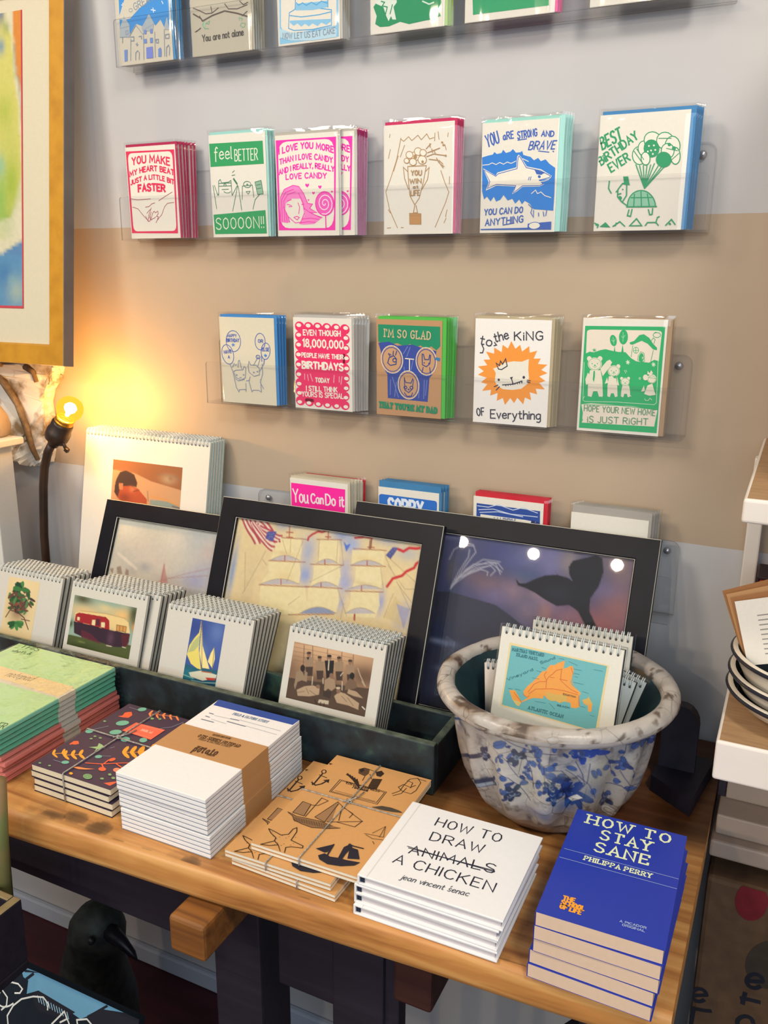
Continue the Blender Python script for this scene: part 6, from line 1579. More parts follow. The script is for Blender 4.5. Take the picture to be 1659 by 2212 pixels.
ART['floral'] = (118, 205, None, None, """F 240 100 60 107 412 40 -53 -26 -81 19 -39 45 -33 67 76 2 96 -72 28
F 240 100 60 63 1394 -1 -92 46 -32 56 56 -28 45
F 240 100 60 1025 1967 57 -61 69 -69 -28 142
S 240 100 60 1.65 80 1401 14 -65
S 242 162 54 1.44 59 1712 88 -75
F 242 162 54 10 1603 24 23 27 48 13 43 -7 15 -23 -22 -26 -46 -15 -45 7 -16
F 242 162 54 174 1760 -17 5 -46 -14 -50 -26 -23 -22 17 -5 47 14 50 26 22 22
F 242 162 54 101 1526 23 23 26 49 13 44 -7 16 -23 -23 -26 -48 -14 -45 8 -16
F 242 162 54 262 1686 -17 6 -46 -15 -50 -26 -23 -23 18 -6 47 16 49 26 22 22
S 242 162 54 1.44 199 1670 152 -116
F 242 162 54 150 1546 29 27 28 55 12 49 -11 16 -28 -26 -29 -54 -12 -50 11 -17
F 242 162 54 327 1727 -19 8 -52 -17 -55 -31 -26 -28 20 -8 53 17 55 32 24 27
F 242 162 54 227 1486 29 28 28 55 11 50 -12 16 -28 -26 -28 -55 -11 -51 11 -17
F 242 162 54 403 1671 -20 7 -52 -17 -55 -32 -25 -28 20 -8 53 18 54 32 25 28
F 242 162 54 306 1425 28 29 27 56 10 51 -12 16 -27 -27 -27 -56 -11 -52 12 -17
F 242 162 54 479 1613 -20 8 -52 -17 -54 -33 -25 -29 20 -8 53 18 54 33 24 28
S 242 162 54 1.44 776 1223 161 -105
F 242 162 54 736 1051 32 40 27 76 6 67 -18 20 -31 -37 -26 -75 -7 -70 17 -21
F 242 162 54 929 1312 -26 8 -64 -27 -64 -47 -28 -40 27 -8 65 28 63 47 27 39
F 242 162 54 818 996 32 40 25 77 5 68 -17 21 -30 -38 -26 -76 -7 -70 18 -22
F 242 162 54 1007 1261 -26 8 -62 -27 -64 -48 -28 -41 27 -8 65 29 63 47 25 40
F 242 162 54 901 941 31 40 25 79 4 68 -18 21 -30 -38 -25 -77 -5 -72 18 -21
F 242 162 54 1087 1209 -26 8 -63 -28 -63 -48 -27 -41 27 -8 64 29 63 48 25 40
S 242 162 54 1.44 964 1100 139 -237
F 242 162 54 904 952 30 28 33 64 16 62 -9 24 -29 -27 -32 -63 -18 -63 9 -25
F 242 162 54 1085 1141 -15 17 -48 -7 -51 -27 -27 -31 16 -18 48 8 52 27 25 31
F 242 162 54 974 830 30 29 32 67 16 63 -9 25 -29 -28 -33 -65 -16 -65 9 -26
F 242 162 54 1155 1027 -16 17 -48 -7 -52 -29 -26 -32 16 -18 48 8 53 28 25 33
F 242 162 54 1046 704 30 31 32 69 15 66 -10 25 -29 -29 -32 -67 -16 -68 10 -27
F 242 162 54 1227 909 -17 18 -48 -8 -52 -30 -26 -34 16 -18 49 9 52 29 26 34
S 240 138 80 1.44 425 131 362 -114
F 240 138 80 410 13 16 29 12 53 1 44 -11 12 -16 -28 -12 -53 -1 -46 11 -11
F 240 138 80 524 217 -19 -2 -42 -31 -42 -41 -16 -29 18 3 43 31 42 42 16 27
F 240 138 80 502 -16 16 29 11 53 0 45 -11 11 -16 -28 -11 -53 0 -45 11 -12
F 240 138 80 613 189 -18 -2 -42 -31 -41 -42 -16 -28 18 2 43 32 40 41 16 28
F 240 138 80 594 -45 16 29 10 53 0 45 -12 12 -15 -29 -10 -52 0 -46 11 -12
F 240 138 80 702 161 -18 -2 -41 -31 -41 -42 -16 -29 19 2 42 32 40 42 15 28
F 240 138 80 686 -74 15 29 10 54 -1 45 -11 12 -15 -29 -10 -53 1 -46 11 -12
F 240 138 80 791 133 -18 -2 -40 -31 -40 -43 -16 -28 19 2 41 32 40 42 14 28
F 240 138 80 778 -103 15 29 9 54 -2 45 -11 12 -14 -29 -10 -53 2 -46 11 -12
F 240 138 80 881 105 -18 -2 -41 -32 -39 -42 -15 -29 19 2 40 32 39 43 15 28
F 111 176 154 348 492 15 38 -7 44 -25 40 -37 24 -40 3 -32 -20 -15 -36 5 -45 25 -41 38 -25 41 -2 32 20
F 111 176 154 425 764 14 34 -6 41 -23 35 -35 22 -37 2 -30 -18 -15 -33 5 -41 23 -36 36 -23 38 -2 30 19
F 111 176 154 100 946 13 25 0 29 -14 24 -23 13 -27 -1 -24 -14 -14 -26 0 -28 13 -25 24 -13 28 1 24 15
F 111 176 154 365 1776 11 19 -2 23 -14 19 -21 12 -24 1 -21 -10 -10 -19 1 -23 14 -20 22 -12 24 -1 20 11
F 111 176 154 309 23 11 30 -3 34 -17 29 -26 16 -28 0 -24 -16 -12 -30 3 -34 17 -29 26 -18 29 1 24 17
F 111 176 154 836 785 15 30 0 32 -13 24 -24 11 -28 -5 -24 -21 -15 -30 -1 -32 13 -25 24 -11 29 6 24 21
F 111 176 154 635 880 16 34 1 35 -16 28 -28 14 -32 -5 -29 -22 -17 -33 0 -35 15 -29 29 -14 32 5 29 22
F 111 176 154 617 1448 9 19 -2 23 -13 19 -20 11 -23 0 -18 -11 -10 -20 2 -22 13 -20 20 -11 23 0 19 12
S 138 154 176 0.82 70 915 112 -187
S 138 154 176 0.82 169 1834 128 1
S 138 154 176 0.82 76 105 162 10
S 138 154 176 0.82 800 426 101 -115 55 -199
S 138 154 176 0.82 611 1440 95 -52
S 138 154 176 0.82 571 1218 28 -55
F 156 188 132 328 1343 82 -72 -39 -84 63 13 84 53 -60 75 8 82 -31 -84
S 240 100 60 1.85 551 1691 181 -79 164 -129 150 -103
S 240 100 60 1.85 732 1612 62 52
S 240 100 60 1.85 883 1515 106 40
S 240 100 60 1.85 749 1586 -8 -106
F 240 100 60 853 1686 11 23 -3 23 -15 17 -24 7 -26 -5 -21 -16 -11 -22 2 -24 16 -17 24 -8 26 6 21 16
F 240 100 60 792 1408 11 18 4 25 -6 26 -13 19 -17 8 -17 -6 -11 -18 -4 -25 6 -26 13 -20 17 -8 17 7
F 240 138 108 1017 1612 12 25 -3 25 -15 18 -24 7 -27 -7 -22 -18 -12 -25 2 -25 16 -19 24 -7 27 7 22 19
F 240 138 80 478 1864 52 -47 97 -18 114 -42 -89 70 -80 36
F 240 138 80 1025 726 -38 -174 64 -171 27 149
F 240 138 80 1132 410 -58 -154 83 52
F 127 164 112 823 1918 14 24 2 25 -11 21 -20 13 -27 2 -28 -9 -24 -18 -14 -24 -3 -26 11 -21 21 -13 27 -2 29 9 23 19
F 127 164 112 988 1760 7 15 -2 14 -11 7 -16 -3 -14 -10 -7 -16 2 -14 11 -7 16 3 14 11
F 127 164 112 971 1886 6 14 -4 13 -13 8 -16 -1 -13 -9 -6 -14 4 -13 13 -8 16 1 13 9
F 127 164 112 1075 1803 6 16 -4 14 -12 8 -17 -2 -14 -11 -6 -15 3 -14 13 -8 17 2 14 10
F 127 164 112 239 1966 5 10 -2 10 -9 6 -13 0 -12 -7 -5 -10 2 -10 9 -6 13 0 12 7
F 127 164 112 97 1976 6 10 -2 10 -9 6 -13 0 -12 -7 -6 -10 2 -10 9 -6 13 0 12 7
F 127 164 112 72 626 7 18 -8 15 -17 3 -16 -11 -7 -18 7 -15 17 -2 17 10
F 127 164 112 231 1129 5 16 -8 13 -17 4 -15 -9 -5 -16 8 -13 16 -4 16 9
F 127 164 112 318 1050 5 16 -8 14 -17 3 -16 -9 -5 -16 9 -13 16 -4 16 9
F 127 164 112 566 225 6 23 -10 18 -21 4 -18 -14 -6 -23 10 -18 20 -4 19 14
F 127 164 112 658 183 5 20 -9 16 -17 3 -16 -13 -5 -20 8 -16 18 -2 16 12
F 127 164 112 231 1050 5 16 -7 13 -16 3 -15 -9 -6 -16 8 -13 16 -3 15 9
S 95 138 92 0.82 809 1927 11 23 -6 23 -20 12 -27 -2 -24 -16 -11 -23 6 -23 20 -12 27 2 24 16
S 95 138 92 0.82 794 1936 6 16 -8 13 -17 2 -16 -9 -6 -16 8 -13 17 -2 16 9
F 242 162 54 583 1979 9 16 -2 14 -13 8 -17 -2 -17 -11 -8 -16 2 -15 12 -7 18 2 16 11
F 242 106 80 432 452 449 -17 -4 333 -468 -26
S 248 168 136 0.62 458 489 407 -22
S 248 168 136 0.62 447 715 402 12
T 248 184 160|JOURNAL|0.82|609 624 793 611|5.58|0|2|0""")
ART['white'] = (126.0, 197.0, None, None, """F 44 76 156 -17 -20 1275 -35 -10 202 -1217 13
T 128 144 168|FIELD & NATURE STUDY|1.11|408 263 937 250|5.06|0|2|0
S 169 176 184 0.84 216 386 242 -13
S 169 176 184 0.84 577 340 614 6
S 169 176 184 0.84 237 484 238 14
S 169 176 184 0.84 740 433 459 11
S 112 120 136 1.67 118 364 65 1
S 112 120 136 1.67 452 365 123 -7
S 112 120 136 1.67 123 449 63 7
S 112 120 136 1.67 125 540 186 -2
S 112 120 136 1.67 456 443 279 3""")
ART['band'] = (130.0, 55.0, None, None, """T 90 61 36|OTIS SERIES NOTEPAD|1.35|380 188 985 176|5.96|0|2|0
T 122 90 60|FIELD & NATURE STUDY|0.81|431 237 887 225|3.35|0|2|0
T 74 48 32|potato|1.89|533 487 846 446|12.75|0|2|0
T 90 61 36|THE SMALL|0.81|522 399 663 398|3.51|0|2|0
T 90 61 36|PRESS|0.81|742 485 839 472|3.31|0|2|0
T 122 90 60|GATHER AND GROW|0.81|522 82 772 66|3.51|0|2|0""")
ART['green'] = (195, 232, None, None, """T 79 122 84|THIS|1.29|135 132 494 103|11.72|0|0|0
T 79 122 84|what's &|0.97|140 315 484 275|9.1|0|1|0
T 79 122 84|ER|1.29|1831 2255 1943 2231|14.79|0|0|0
F 244 220 164 -1529 1029 1902 -225 1512 26 26 343 -1210 -54 -2200 250
T 106 90 64|notepad|0.97|741 1029 1182 988|17.65|0|1|0.2""")
ART['pot'] = (720, 170, [720, 170], None, """S 39 56 108 1 4430 158 260 -48 230 12 210 12 160 61 190 37 240 -12
S 39 56 108 1 4760 538 250 24 40 86 160 24 110 98 130 208
S 39 56 108 1 5410 354 60 147 30 257
S 39 56 108 1 5930 317 90 172 40 159 -60 110
S 39 56 108 1 6080 342 0 257 -80 159
S 39 56 108 1 6490 134 20 159 -50 110
S 39 56 108 1 6330 672 250 110 170 159
S 39 56 108 1 6890 1015 260 0 -10 -159
S 39 56 108 1 5600 428 190 12 130 159
S 39 56 108 1 5090 929 190 -122
F 74 102 160 4580 171 -910 513 770 -440 -590 306 70 -74 390 -244 -520 281 -90 61 860 -452 -960 562 980 -513
S 39 56 108 0.6 4580 171 -910 513 770 -440 -590 306 70 -74 390 -244 -520 281 -90 61 860 -452 -960 562 980 -513
S 39 56 108 0.6 3900 464 680 -293
F 74 102 160 4749 97 -19 25 -50 24 -61 25 -1009 538 980 -563 20 -24 59 -37 51 -12 90 -73 -61 97
S 39 56 108 0.6 4749 97 -19 25 -50 24 -61 25 -1009 538 980 -563 20 -24 59 -37 51 -12 90 -73 -61 97
S 39 56 108 0.6 3610 684 1139 -587
F 74 102 160 4929 134 -39 37 -60 24 -60 0 -40 -24 10 -37 50 -49 59 -24 61 0 30 24 -11 49
S 39 56 108 0.6 4929 134 -39 37 -60 24 -60 0 -40 -24 10 -37 50 -49 59 -24 61 0 30 24 -11 49
S 39 56 108 0.6 4740 134 200 -12
F 74 102 160 4950 171 -21 12 -39 0 -10 -25 0 -36 10 -25 30 -12 30 0 10 25 0 36 -10 25
S 39 56 108 0.6 4950 171 -21 12 -39 0 -10 -25 0 -36 10 -25 30 -12 30 0 10 25 0 36 -10 25
S 39 56 108 0.6 4890 97 60 74
F 74 102 160 5200 195 -10 37 -40 49 -60 36 -50 13 -20 -13 9 -48 51 -49 60 -37 40 0 20 12
S 39 56 108 0.6 5200 195 -10 37 -40 49 -60 36 -50 13 -20 -13 9 -48 51 -49 60 -37 40 0 20 12
S 39 56 108 0.6 5020 317 180 -122
F 74 102 160 5060 110 -20 12 -30 0 -20 -25 0 -36 30 -61 20 0 20 0 10 36 -10 61 0 13
S 39 56 108 0.6 5060 110 -20 12 -30 0 -20 -25 0 -36 30 -61 20 0 20 0 10 36 -10 61 0 13
S 39 56 108 0.6 5010 24 50 86
F 74 102 160 5530 232 -20 0 -30 -12 -10 -37 -10 -37 10 -24 30 -12 20 12 20 36 0 49 -10 25
S 39 56 108 0.6 5530 232 -20 0 -30 -12 -10 -37 -10 -37 10 -24 30 -12 20 12 20 36 0 49 -10 25
S 39 56 108 0.6 5470 122 60 110
F 74 102 160 5510 305 -10 -24 0 -37 10 -49 30 -24 20 0 20 24 0 37 -10 49 -30 24 -30 0
S 39 56 108 0.6 5510 305 -10 -24 0 -37 10 -49 30 -24 20 0 20 24 0 37 -10 49 -30 24 -30 0
S 39 56 108 0.6 5560 171 -50 134
F 74 102 160 5730 122 -10 49 -10 24 -20 0 -10 -24 0 -49 10 -61 10 -61 20 0 10 73 0 49
S 39 56 108 0.6 5730 122 -10 49 -10 24 -20 0 -10 -24 0 -49 10 -61 10 -61 20 0 10 73 0 49
S 39 56 108 0.6 5680 122 50 0
F 74 102 160 5520 415 -10 25 -30 0 -20 -12 -10 -25 0 -24 20 -13 20 -12 20 12 20 25 -10 24
S 39 56 108 0.6 5520 415 -10 25 -30 0 -20 -12 -10 -25 0 -24 20 -13 20 -12 20 12 20 25 -10 24
S 39 56 108 0.6 5450 379 70 36
F 74 102 160 5720 391 0 24 -20 25 -30 12 -30 0 -10 -24 0 -25 20 -24 30 -13 30 13 10 12
S 39 56 108 0.6 5720 391 0 24 -20 25 -30 12 -30 0 -10 -24 0 -25 20 -24 30 -13 30 13 10 12
S 39 56 108 0.6 5630 428 90 -37
F 74 102 160 5840 538 -10 12 -30 12 -30 -12 -20 -25 0 -24 10 -12 30 -13 30 13 20 24 0 25
S 39 56 108 0.6 5840 538 -10 12 -30 12 -30 -12 -20 -25 0 -24 10 -12 30 -13 30 13 20 24 0 25
S 39 56 108 0.6 5750 501 90 37
F 74 102 160 5260 831 -10 37 -50 49 -50 36 -50 25 -30 0 20 -37 50 -61 60 -37 40 -24 20 12
S 39 56 108 0.6 5260 831 -10 37 -50 49 -50 36 -50 25 -30 0 20 -37 50 -61 60 -37 40 -24 20 12
S 39 56 108 0.6 5070 978 190 -147
F 74 102 160 5190 709 -20 24 -30 13 -31 0 -19 -25 10 -24 20 -25 30 -12 20 12 20 12 0 25
S 39 56 108 0.6 5190 709 -20 24 -30 13 -31 0 -19 -25 10 -24 20 -25 30 -12 20 12 20 12 0 25
S 39 56 108 0.6 5100 697 90 12
F 74 102 160 5430 697 -10 24 -30 25 -30 12 -30 0 0 -25 10 -24 20 -25 30 -12 30 12 10 13
S 39 56 108 0.6 5430 697 -10 24 -30 25 -30 12 -30 0 0 -25 10 -24 20 -25 30 -12 30 12 10 13
S 39 56 108 0.6 5330 733 100 -36
F 74 102 160 5450 587 -20 24 -20 0 -20 -12 0 -25 0 -24 20 -12 20 -13 10 25 10 24 0 13
S 39 56 108 0.6 5450 587 -20 24 -20 0 -20 -12 0 -25 0 -24 20 -12 20 -13 10 25 10 24 0 13
S 39 56 108 0.6 5390 550 60 49
F 74 102 160 5580 672 -10 37 -20 24 -20 0 -10 -24 0 -37 10 -49 20 -24 20 0 10 24 0 49
S 39 56 108 0.6 5580 672 -10 37 -20 24 -20 0 -10 -24 0 -37 10 -49 20 -24 20 0 10 24 0 49
S 39 56 108 0.6 5520 672 60 -12
F 74 102 160 6550 183 -10 12 -40 -12 -40 -25 -30 -36 -10 -25 10 -12 30 0 40 25 40 36 10 37
S 39 56 108 0.6 6550 183 -10 12 -40 -12 -40 -25 -30 -36 -10 -25 10 -12 30 0 40 25 40 36 10 37
S 39 56 108 0.6 6420 97 130 86
F 74 102 160 6680 220 10 24 -10 25 -30 12 -40 0 -30 -25 -10 -24 10 -25 30 -12 40 0 30 25
S 39 56 108 0.6 6680 220 10 24 -10 25 -30 12 -40 0 -30 -25 -10 -24 10 -25 30 -12 40 0 30 25
S 39 56 108 0.6 6580 256 100 -36
F 74 102 160 6790 220 40 36 10 37 -20 24 -40 0 -50 -24 -20 -24 -20 -49 20 -25 30 0 50 25
S 39 56 108 0.6 6790 220 40 36 10 37 -20 24 -40 0 -50 -24 -20 -24 -20 -49 20 -25 30 0 50 25
S 39 56 108 0.6 6730 293 60 -73
F 74 102 160 6510 305 -10 0 -30 0 -30 -12 -20 -24 -10 -13 10 -12 20 0 30 12 30 25 10 24
S 39 56 108 0.6 6510 305 -10 0 -30 0 -30 -12 -20 -24 -10 -13 10 -12 20 0 30 12 30 25 10 24
S 39 56 108 0.6 6410 256 100 49
F 74 102 160 6560 452 -30 -12 -30 -25 -20 -24 -20 -37 10 -12 10 0 40 24 20 25 20 37 0 24
S 39 56 108 0.6 6560 452 -30 -12 -30 -25 -20 -24 -20 -37 10 -12 10 0 40 24 20 25 20 37 0 24
S 39 56 108 0.6 6470 342 90 110
F 74 102 160 6510 428 -10 12 -30 0 -50 -12 -30 -25 -20 -12 10 -12 30 0 40 12 40 12 20 25
S 39 56 108 0.6 6510 428 -10 12 -30 0 -50 -12 -30 -25 -20 -12 10 -12 30 0 40 12 40 12 20 25
S 39 56 108 0.6 6370 391 140 37
F 74 102 160 6570 501 0 37 -20 12 -30 -12 -40 -37 -10 -37 0 -36 20 -13 30 13 30 24 20 49
S 39 56 108 0.6 6570 501 0 37 -20 12 -30 -12 -40 -37 -10 -37 0 -36 20 -13 30 13 30 24 20 49
S 39 56 108 0.6 6470 464 100 37
F 74 102 160 6970 819 30 49 -100 -37 -90 -49 -70 -49 -40 -49 10 -24 40 0 60 24 80 62 80 73
S 39 56 108 0.6 6970 819 30 49 -100 -37 -90 -49 -70 -49 -40 -49 10 -24 40 0 60 24 80 62 80 73
S 39 56 108 0.6 6700 684 270 135
F 74 102 160 7130 1076 -10 12 -30 12 -60 0 -150 -73 -70 -49 -10 -25 20 -24 80 24 170 86 60 37
S 39 56 108 0.6 7130 1076 -10 12 -30 12 -60 0 -150 -73 -70 -49 -10 -25 20 -24 80 24 170 86 60 37
S 39 56 108 0.6 6810 978 330 98
F 74 102 160 7140 978 10 24 -10 25 0 24 0 13 -10 -13 10 -12 10 -24 0 -25 0 -12 -10 0
S 39 56 108 0.6 7140 978 10 24 -10 25 0 24 0 13 -10 -13 10 -12 10 -24 0 -25 0 -12 -10 0
S 39 56 108 0.6 7150 1064 -10 -86
F 74 102 160 6330 428 0 24 -20 12 -30 0 -30 -12 -20 -24 10 -25 10 -12 30 0 30 12 20 25
S 39 56 108 0.6 6330 428 0 24 -20 12 -30 0 -30 -12 -20 -24 10 -25 10 -12 30 0 30 12 20 25
S 39 56 108 0.6 6230 428 100 0
F 74 102 160 6560 721 -10 12 -20 13 -30 -13 -30 -24 -10 -25 0 -24 10 -12 30 12 30 24 30 37
S 39 56 108 0.6 6560 721 -10 12 -20 13 -30 -13 -30 -24 -10 -25 0 -24 10 -12 30 12 30 24 30 37
S 39 56 108 0.6 6460 684 100 37
F 74 102 160 5620 440 -10 12 -20 0 -20 0 -20 -12 0 -25 10 -12 20 -12 20 12 20 12 0 25
S 39 56 108 0.6 5620 440 -10 12 -20 0 -20 0 -20 -12 0 -25 10 -12 20 -12 20 12 20 12 0 25
S 39 56 108 0.6 5550 415 70 25
F 74 102 160 5740 513 -20 25 -30 24 -30 -12 -30 -12 -10 -37 20 -25 30 -12 30 0 30 25 10 24
S 39 56 108 0.6 5740 513 -20 25 -30 24 -30 -12 -30 -12 -10 -37 20 -25 30 -12 30 0 30 25 10 24
S 39 56 108 0.6 5620 501 120 12
F 74 102 160 5960 440 -20 12 -30 0 -30 -12 -30 -25 -10 -24 20 -12 30 0 30 12 30 24 10 25
S 39 56 108 0.6 5960 440 -20 12 -30 0 -30 -12 -30 -25 -10 -24 20 -12 30 0 30 12 30 24 10 25
S 39 56 108 0.6 5840 391 110 49
F 74 102 160 6950 305 -40 12 -60 -12 -60 -36 -40 -49 -20 -62 20 -24 40 0 70 49 60 61 30 61
S 39 56 108 0.6 6950 305 -40 12 -60 -12 -60 -36 -40 -49 -20 -62 20 -24 40 0 70 49 60 61 30 61
S 39 56 108 0.6 6720 158 230 147
F 74 102 160 6170 538 -20 0 -20 -25 -20 -37 -10 -36 10 -12 20 0 20 12 20 36 10 37 -10 25
S 39 56 108 0.6 6170 538 -20 0 -20 -25 -20 -37 -10 -36 10 -12 20 0 20 12 20 36 10 37 -10 25
S 39 56 108 0.6 6110 428 60 110
F 74 102 160 6830 941 -10 12 -60 -24 -70 -49 -60 -49 -10 -24 10 -13 40 13 70 49 60 49 30 36
S 39 56 108 0.6 6830 941 -10 12 -60 -24 -70 -49 -60 -49 -10 -24 10 -13 40 13 70 49 60 49 30 36
S 39 56 108 0.6 6620 807 220 146
F 74 102 160 7100 1100 -20 0 -10 0 -10 0 20 0 30 0 10 -12 10 0 0 0 -20 0 -10 12
S 39 56 108 0.6 7100 1100 -20 0 -10 0 -10 0 20 0 30 0 10 -12 10 0 0 0 -20 0 -10 12
S 39 56 108 0.6 7110 1100 -10 0
F 60 66 88 5420 330 -10 24 -40 25 -30 0 -30 -13 0 -24 30 -25 40 -24 30 12 10 25
F 60 66 88 5280 501 -20 -12 0 -49 20 -49 20 -25 20 0 10 25 0 49 -20 36 -30 25
F 60 66 88 5200 440 10 -37 30 -37 30 -12 30 0 10 12 -20 37 -30 37 -40 12 -20 -12
F 60 66 88 5260 256 30 -12 20 25 20 36 -10 37 -20 24 -30 -12 -20 -24 0 -49 10 -25
F 60 66 88 5400 256 0 25 -20 49 -30 24 -30 12 -10 -24 10 -37 30 -36 30 -25 20 12
S 159 176 196 0.6 5340 342 0 12 -10 12 -20 13 -10 0 -10 0 0 -13 0 -12~0.7
S 159 176 196 0.6 5300 330 -10 24 0 0 -20 12 -10 0 -10 0 0 -12 0 -12~0.7
S 159 176 196 0.6 5330 366 0 13 -10 12 -10 0 -10 12 -10 -12 -10 0 10 -12~0.7
S 159 176 196 0.6 5360 330 0 12 -10 0 -10 12 -10 0 -10 0 -10 -12 0 0~0.7
S 159 176 196 0.6 5300 342 -10 12 -10 12 -10 0 -10 0 -10 0 0 -12 0 0~0.7
F 57 65 92 4950 525 -30 25 -40 12 -20 -12 -11 -25 11 -24 40 -25 40 0 20 25 -10 24
F 57 65 92 4860 623 -30 0 -20 -12 10 -49 20 -37 30 -24 20 12 10 37 -10 37 -30 36
F 57 65 92 3640 1235 -30 -12 1150 -673 50 -37 39 -12 0 24 -19 37 -60 49 -1150 648 20 -24
F 57 65 92 4820 428 29 -13 31 13 0 36 -10 37 -30 24 -30 -12 -11 -24 0 -37 21 -24
F 57 65 92 4910 379 10 12 0 37 -20 48 -30 25 -30 12 -10 -24 19 -49 31 -37 30 -24
S 159 176 196 0.6 4890 538 -10 12 -10 12 -10 0 -20 12 -10 0 -10 0 10 -12~0.7
S 159 176 196 0.6 4860 513 -11 12 -9 13 -20 12 -21 12 -9 0 0 -12 0 0~0.7
S 159 176 196 0.6 4929 440 -9 12 -10 12 -10 12 -10 0 -10 0 -10 0 0 -12~0.7
S 159 176 196 0.6 4880 525 0 0 -10 13 -21 12 -9 12 -20 0 0 0 0 -12~0.7
S 159 176 196 0.6 4900 489 -10 12 0 0 -20 12 -10 12 -11 0 -9 0 0 -12~0.7
F 38 68 154 6130 232 -20 24 -40 13 -50 -25 -30 -37 0 -36 30 -13 50 0 40 37 20 37
F 38 68 154 6000 366 -20 -24 -20 -49 0 -61 20 -37 20 0 30 49 10 49 -10 61 -30 12
F 38 68 154 5880 256 0 -36 20 -37 40 -25 40 25 10 24 -10 49 -40 25 -40 0 -20 -25
F 38 68 154 5890 0 30 0 40 73 30 61 10 49 -20 12 -40 -12 -30 -49 -20 -49 0 -85
F 38 68 154 6020 0 40 85 -10 49 -20 49 -30 12 -20 -12 -10 -49 10 -61 20 -73 20 0
S 159 176 196 0.6 6060 232 0 12 -10 12 -20 0 -10 0 -10 -12 -10 -12 0 -12~0.7
S 159 176 196 0.6 6000 207 0 13 -10 0 -10 12 -20 -12 -10 0 -10 -13 0 -12~0.7
S 159 176 196 0.6 5990 183 0 12 -10 12 -10 0 -10 0 -20 -12 0 -12 0 -12~0.7
S 159 176 196 0.6 6010 220 -10 12 -10 0 -10 12 -10 0 -10 -12 -10 -12 0 -13~0.7
S 159 176 196 0.6 6000 183 0 12 -10 12 -10 0 -10 0 -20 -12 0 0 0 -12~0.7
F 35 63 132 6100 868 -30 24 -60 -12 -50 -49 -30 -61 10 -37 50 0 50 25 50 61 10 49
F 35 63 132 5970 990 -40 -37 -30 -61 0 -85 20 -49 30 0 30 49 30 85 -10 61 -30 37
F 35 63 132 5770 758 20 -37 40 -24 60 0 40 36 0 37 -30 37 -50 12 -50 -12 -30 -49
F 35 63 132 5800 611 40 -12 40 24 40 49 20 61 -20 37 -40 -12 -50 -37 -30 -61 0 -49
F 35 63 132 6040 611 10 49 -20 61 -40 37 -40 12 -30 -37 10 -61 30 -49 40 -24 40 12
S 159 176 196 0.6 5960 746 0 12 -10 12 -20 0 -20 0 -10 -12 -10 -12 0 -13~0.7
S 159 176 196 0.6 5990 758 0 12 -10 12 -20 12 -20 -12 -10 0 -10 -24 0 -12~0.7
S 159 176 196 0.6 5950 672 0 12 -10 13 -20 0 -20 0 -10 -13 -10 -12 0 -12~0.7
S 159 176 196 0.6 5920 794 0 13 -10 12 -20 0 -20 0 -10 -12 -10 -13 0 -12~0.7
S 159 176 196 0.6 5980 794 0 13 -10 12 -20 0 -20 0 -20 -12 0 -13 0 -12~0.7
F 51 64 92 5330 929 -20 24 -40 0 -20 -24 -10 -37 20 -24 30 -12 30 12 20 24 -10 37
F 51 64 92 5210 1039 -20 -12 0 -49 20 -49 20 -37 30 -12 10 25 -10 61 -20 49 -30 24
F 51 64 92 5130 1015 0 -37 30 -49 40 -37 40 -24 10 24 -20 49 -30 37 -50 37 -20 0
F 51 64 92 5170 807 30 -25 30 12 20 37 0 37 -20 24 -30 0 -30 -12 -10 -37 10 -36
F 51 64 92 5330 746 10 24 -20 49 -30 37 -30 24 -20 -12 10 -37 20 -49 30 -36 30 0
S 159 176 196 0.6 5240 941 0 0 -10 12 -10 13 -20 12 -10 -12 -10 0 10 -13~0.7
S 159 176 196 0.6 5310 892 0 13 -10 12 -10 0 -20 12 -10 0 0 -12 0 -12~0.7
S 159 176 196 0.6 5270 905 -10 24 -10 12 -10 0 -10 0 -10 0 -10 0 0 -12~0.7
S 159 176 196 0.6 5240 856 0 12 -10 12 -20 12 -10 0 -10 0 -10 0 10 -12~0.7
S 159 176 196 0.6 5270 892 -10 25 -10 12 -10 0 -10 0 -10 0 -10 0 0 -12~0.7
F 58 68 96 5010 892 -20 25 -1320 758 1240 -734 -20 -12 20 -37 40 -24 40 -12 20 12 0 24
F 58 68 96 3820 1675 1050 -648 -1050 599 1040 -660 -1160 648 -50 12 0 25 40 24 60 12 70 -12
F 58 68 96 4730 1051 19 -36 -939 538 -80 24 1160 -672 -1200 721 1180 -660 -1010 623 80 -36 790 -502
F 58 68 96 4830 868 -1180 673 1240 -698 -1280 759 1300 -710 -30 37 -1120 648 1060 -648 -10 -24 20 -37
F 58 68 96 4979 770 21 12 -21 49 -29 37 -1290 758 1230 -721 -1240 684 1270 -758 40 -49 19 -12
S 159 176 196 0.6 3670 1614 1220 -697 -10 12 -20 12 -20 12 -10 0 -1050 612 -20 0~0.7
S 159 176 196 0.6 3680 1638 1230 -697 -1190 697 1160 -672 -10 0 -10 0 -1090 636 -10 0~0.7
S 159 176 196 0.6 4960 880 -10 12 -10 13 -1290 746 20 -13 10 -12 1220 -709 0 -12~0.7
S 159 176 196 0.6 4920 929 -10 12 -1190 697 1160 -672 -10 0 -10 0 -1090 636 -10 0~0.7
S 159 176 196 0.6 4960 892 0 13 -1320 758 1289 -734 -9 0 -1230 709 1210 -709 10 -12~0.7
F 53 70 108 6570 1076 -20 12 -60 -37 -50 -49 -30 -36 10 -25 40 12 50 37 50 49 10 37
F 53 70 108 6410 1076 -30 -37 -10 -37 0 -49 20 -12 40 25 20 36 10 49 -20 25 -30 0
F 53 70 108 6330 1002 -20 -36 20 -25 30 -24 30 12 30 37 0 36 -30 13 -30 12 -30 -25
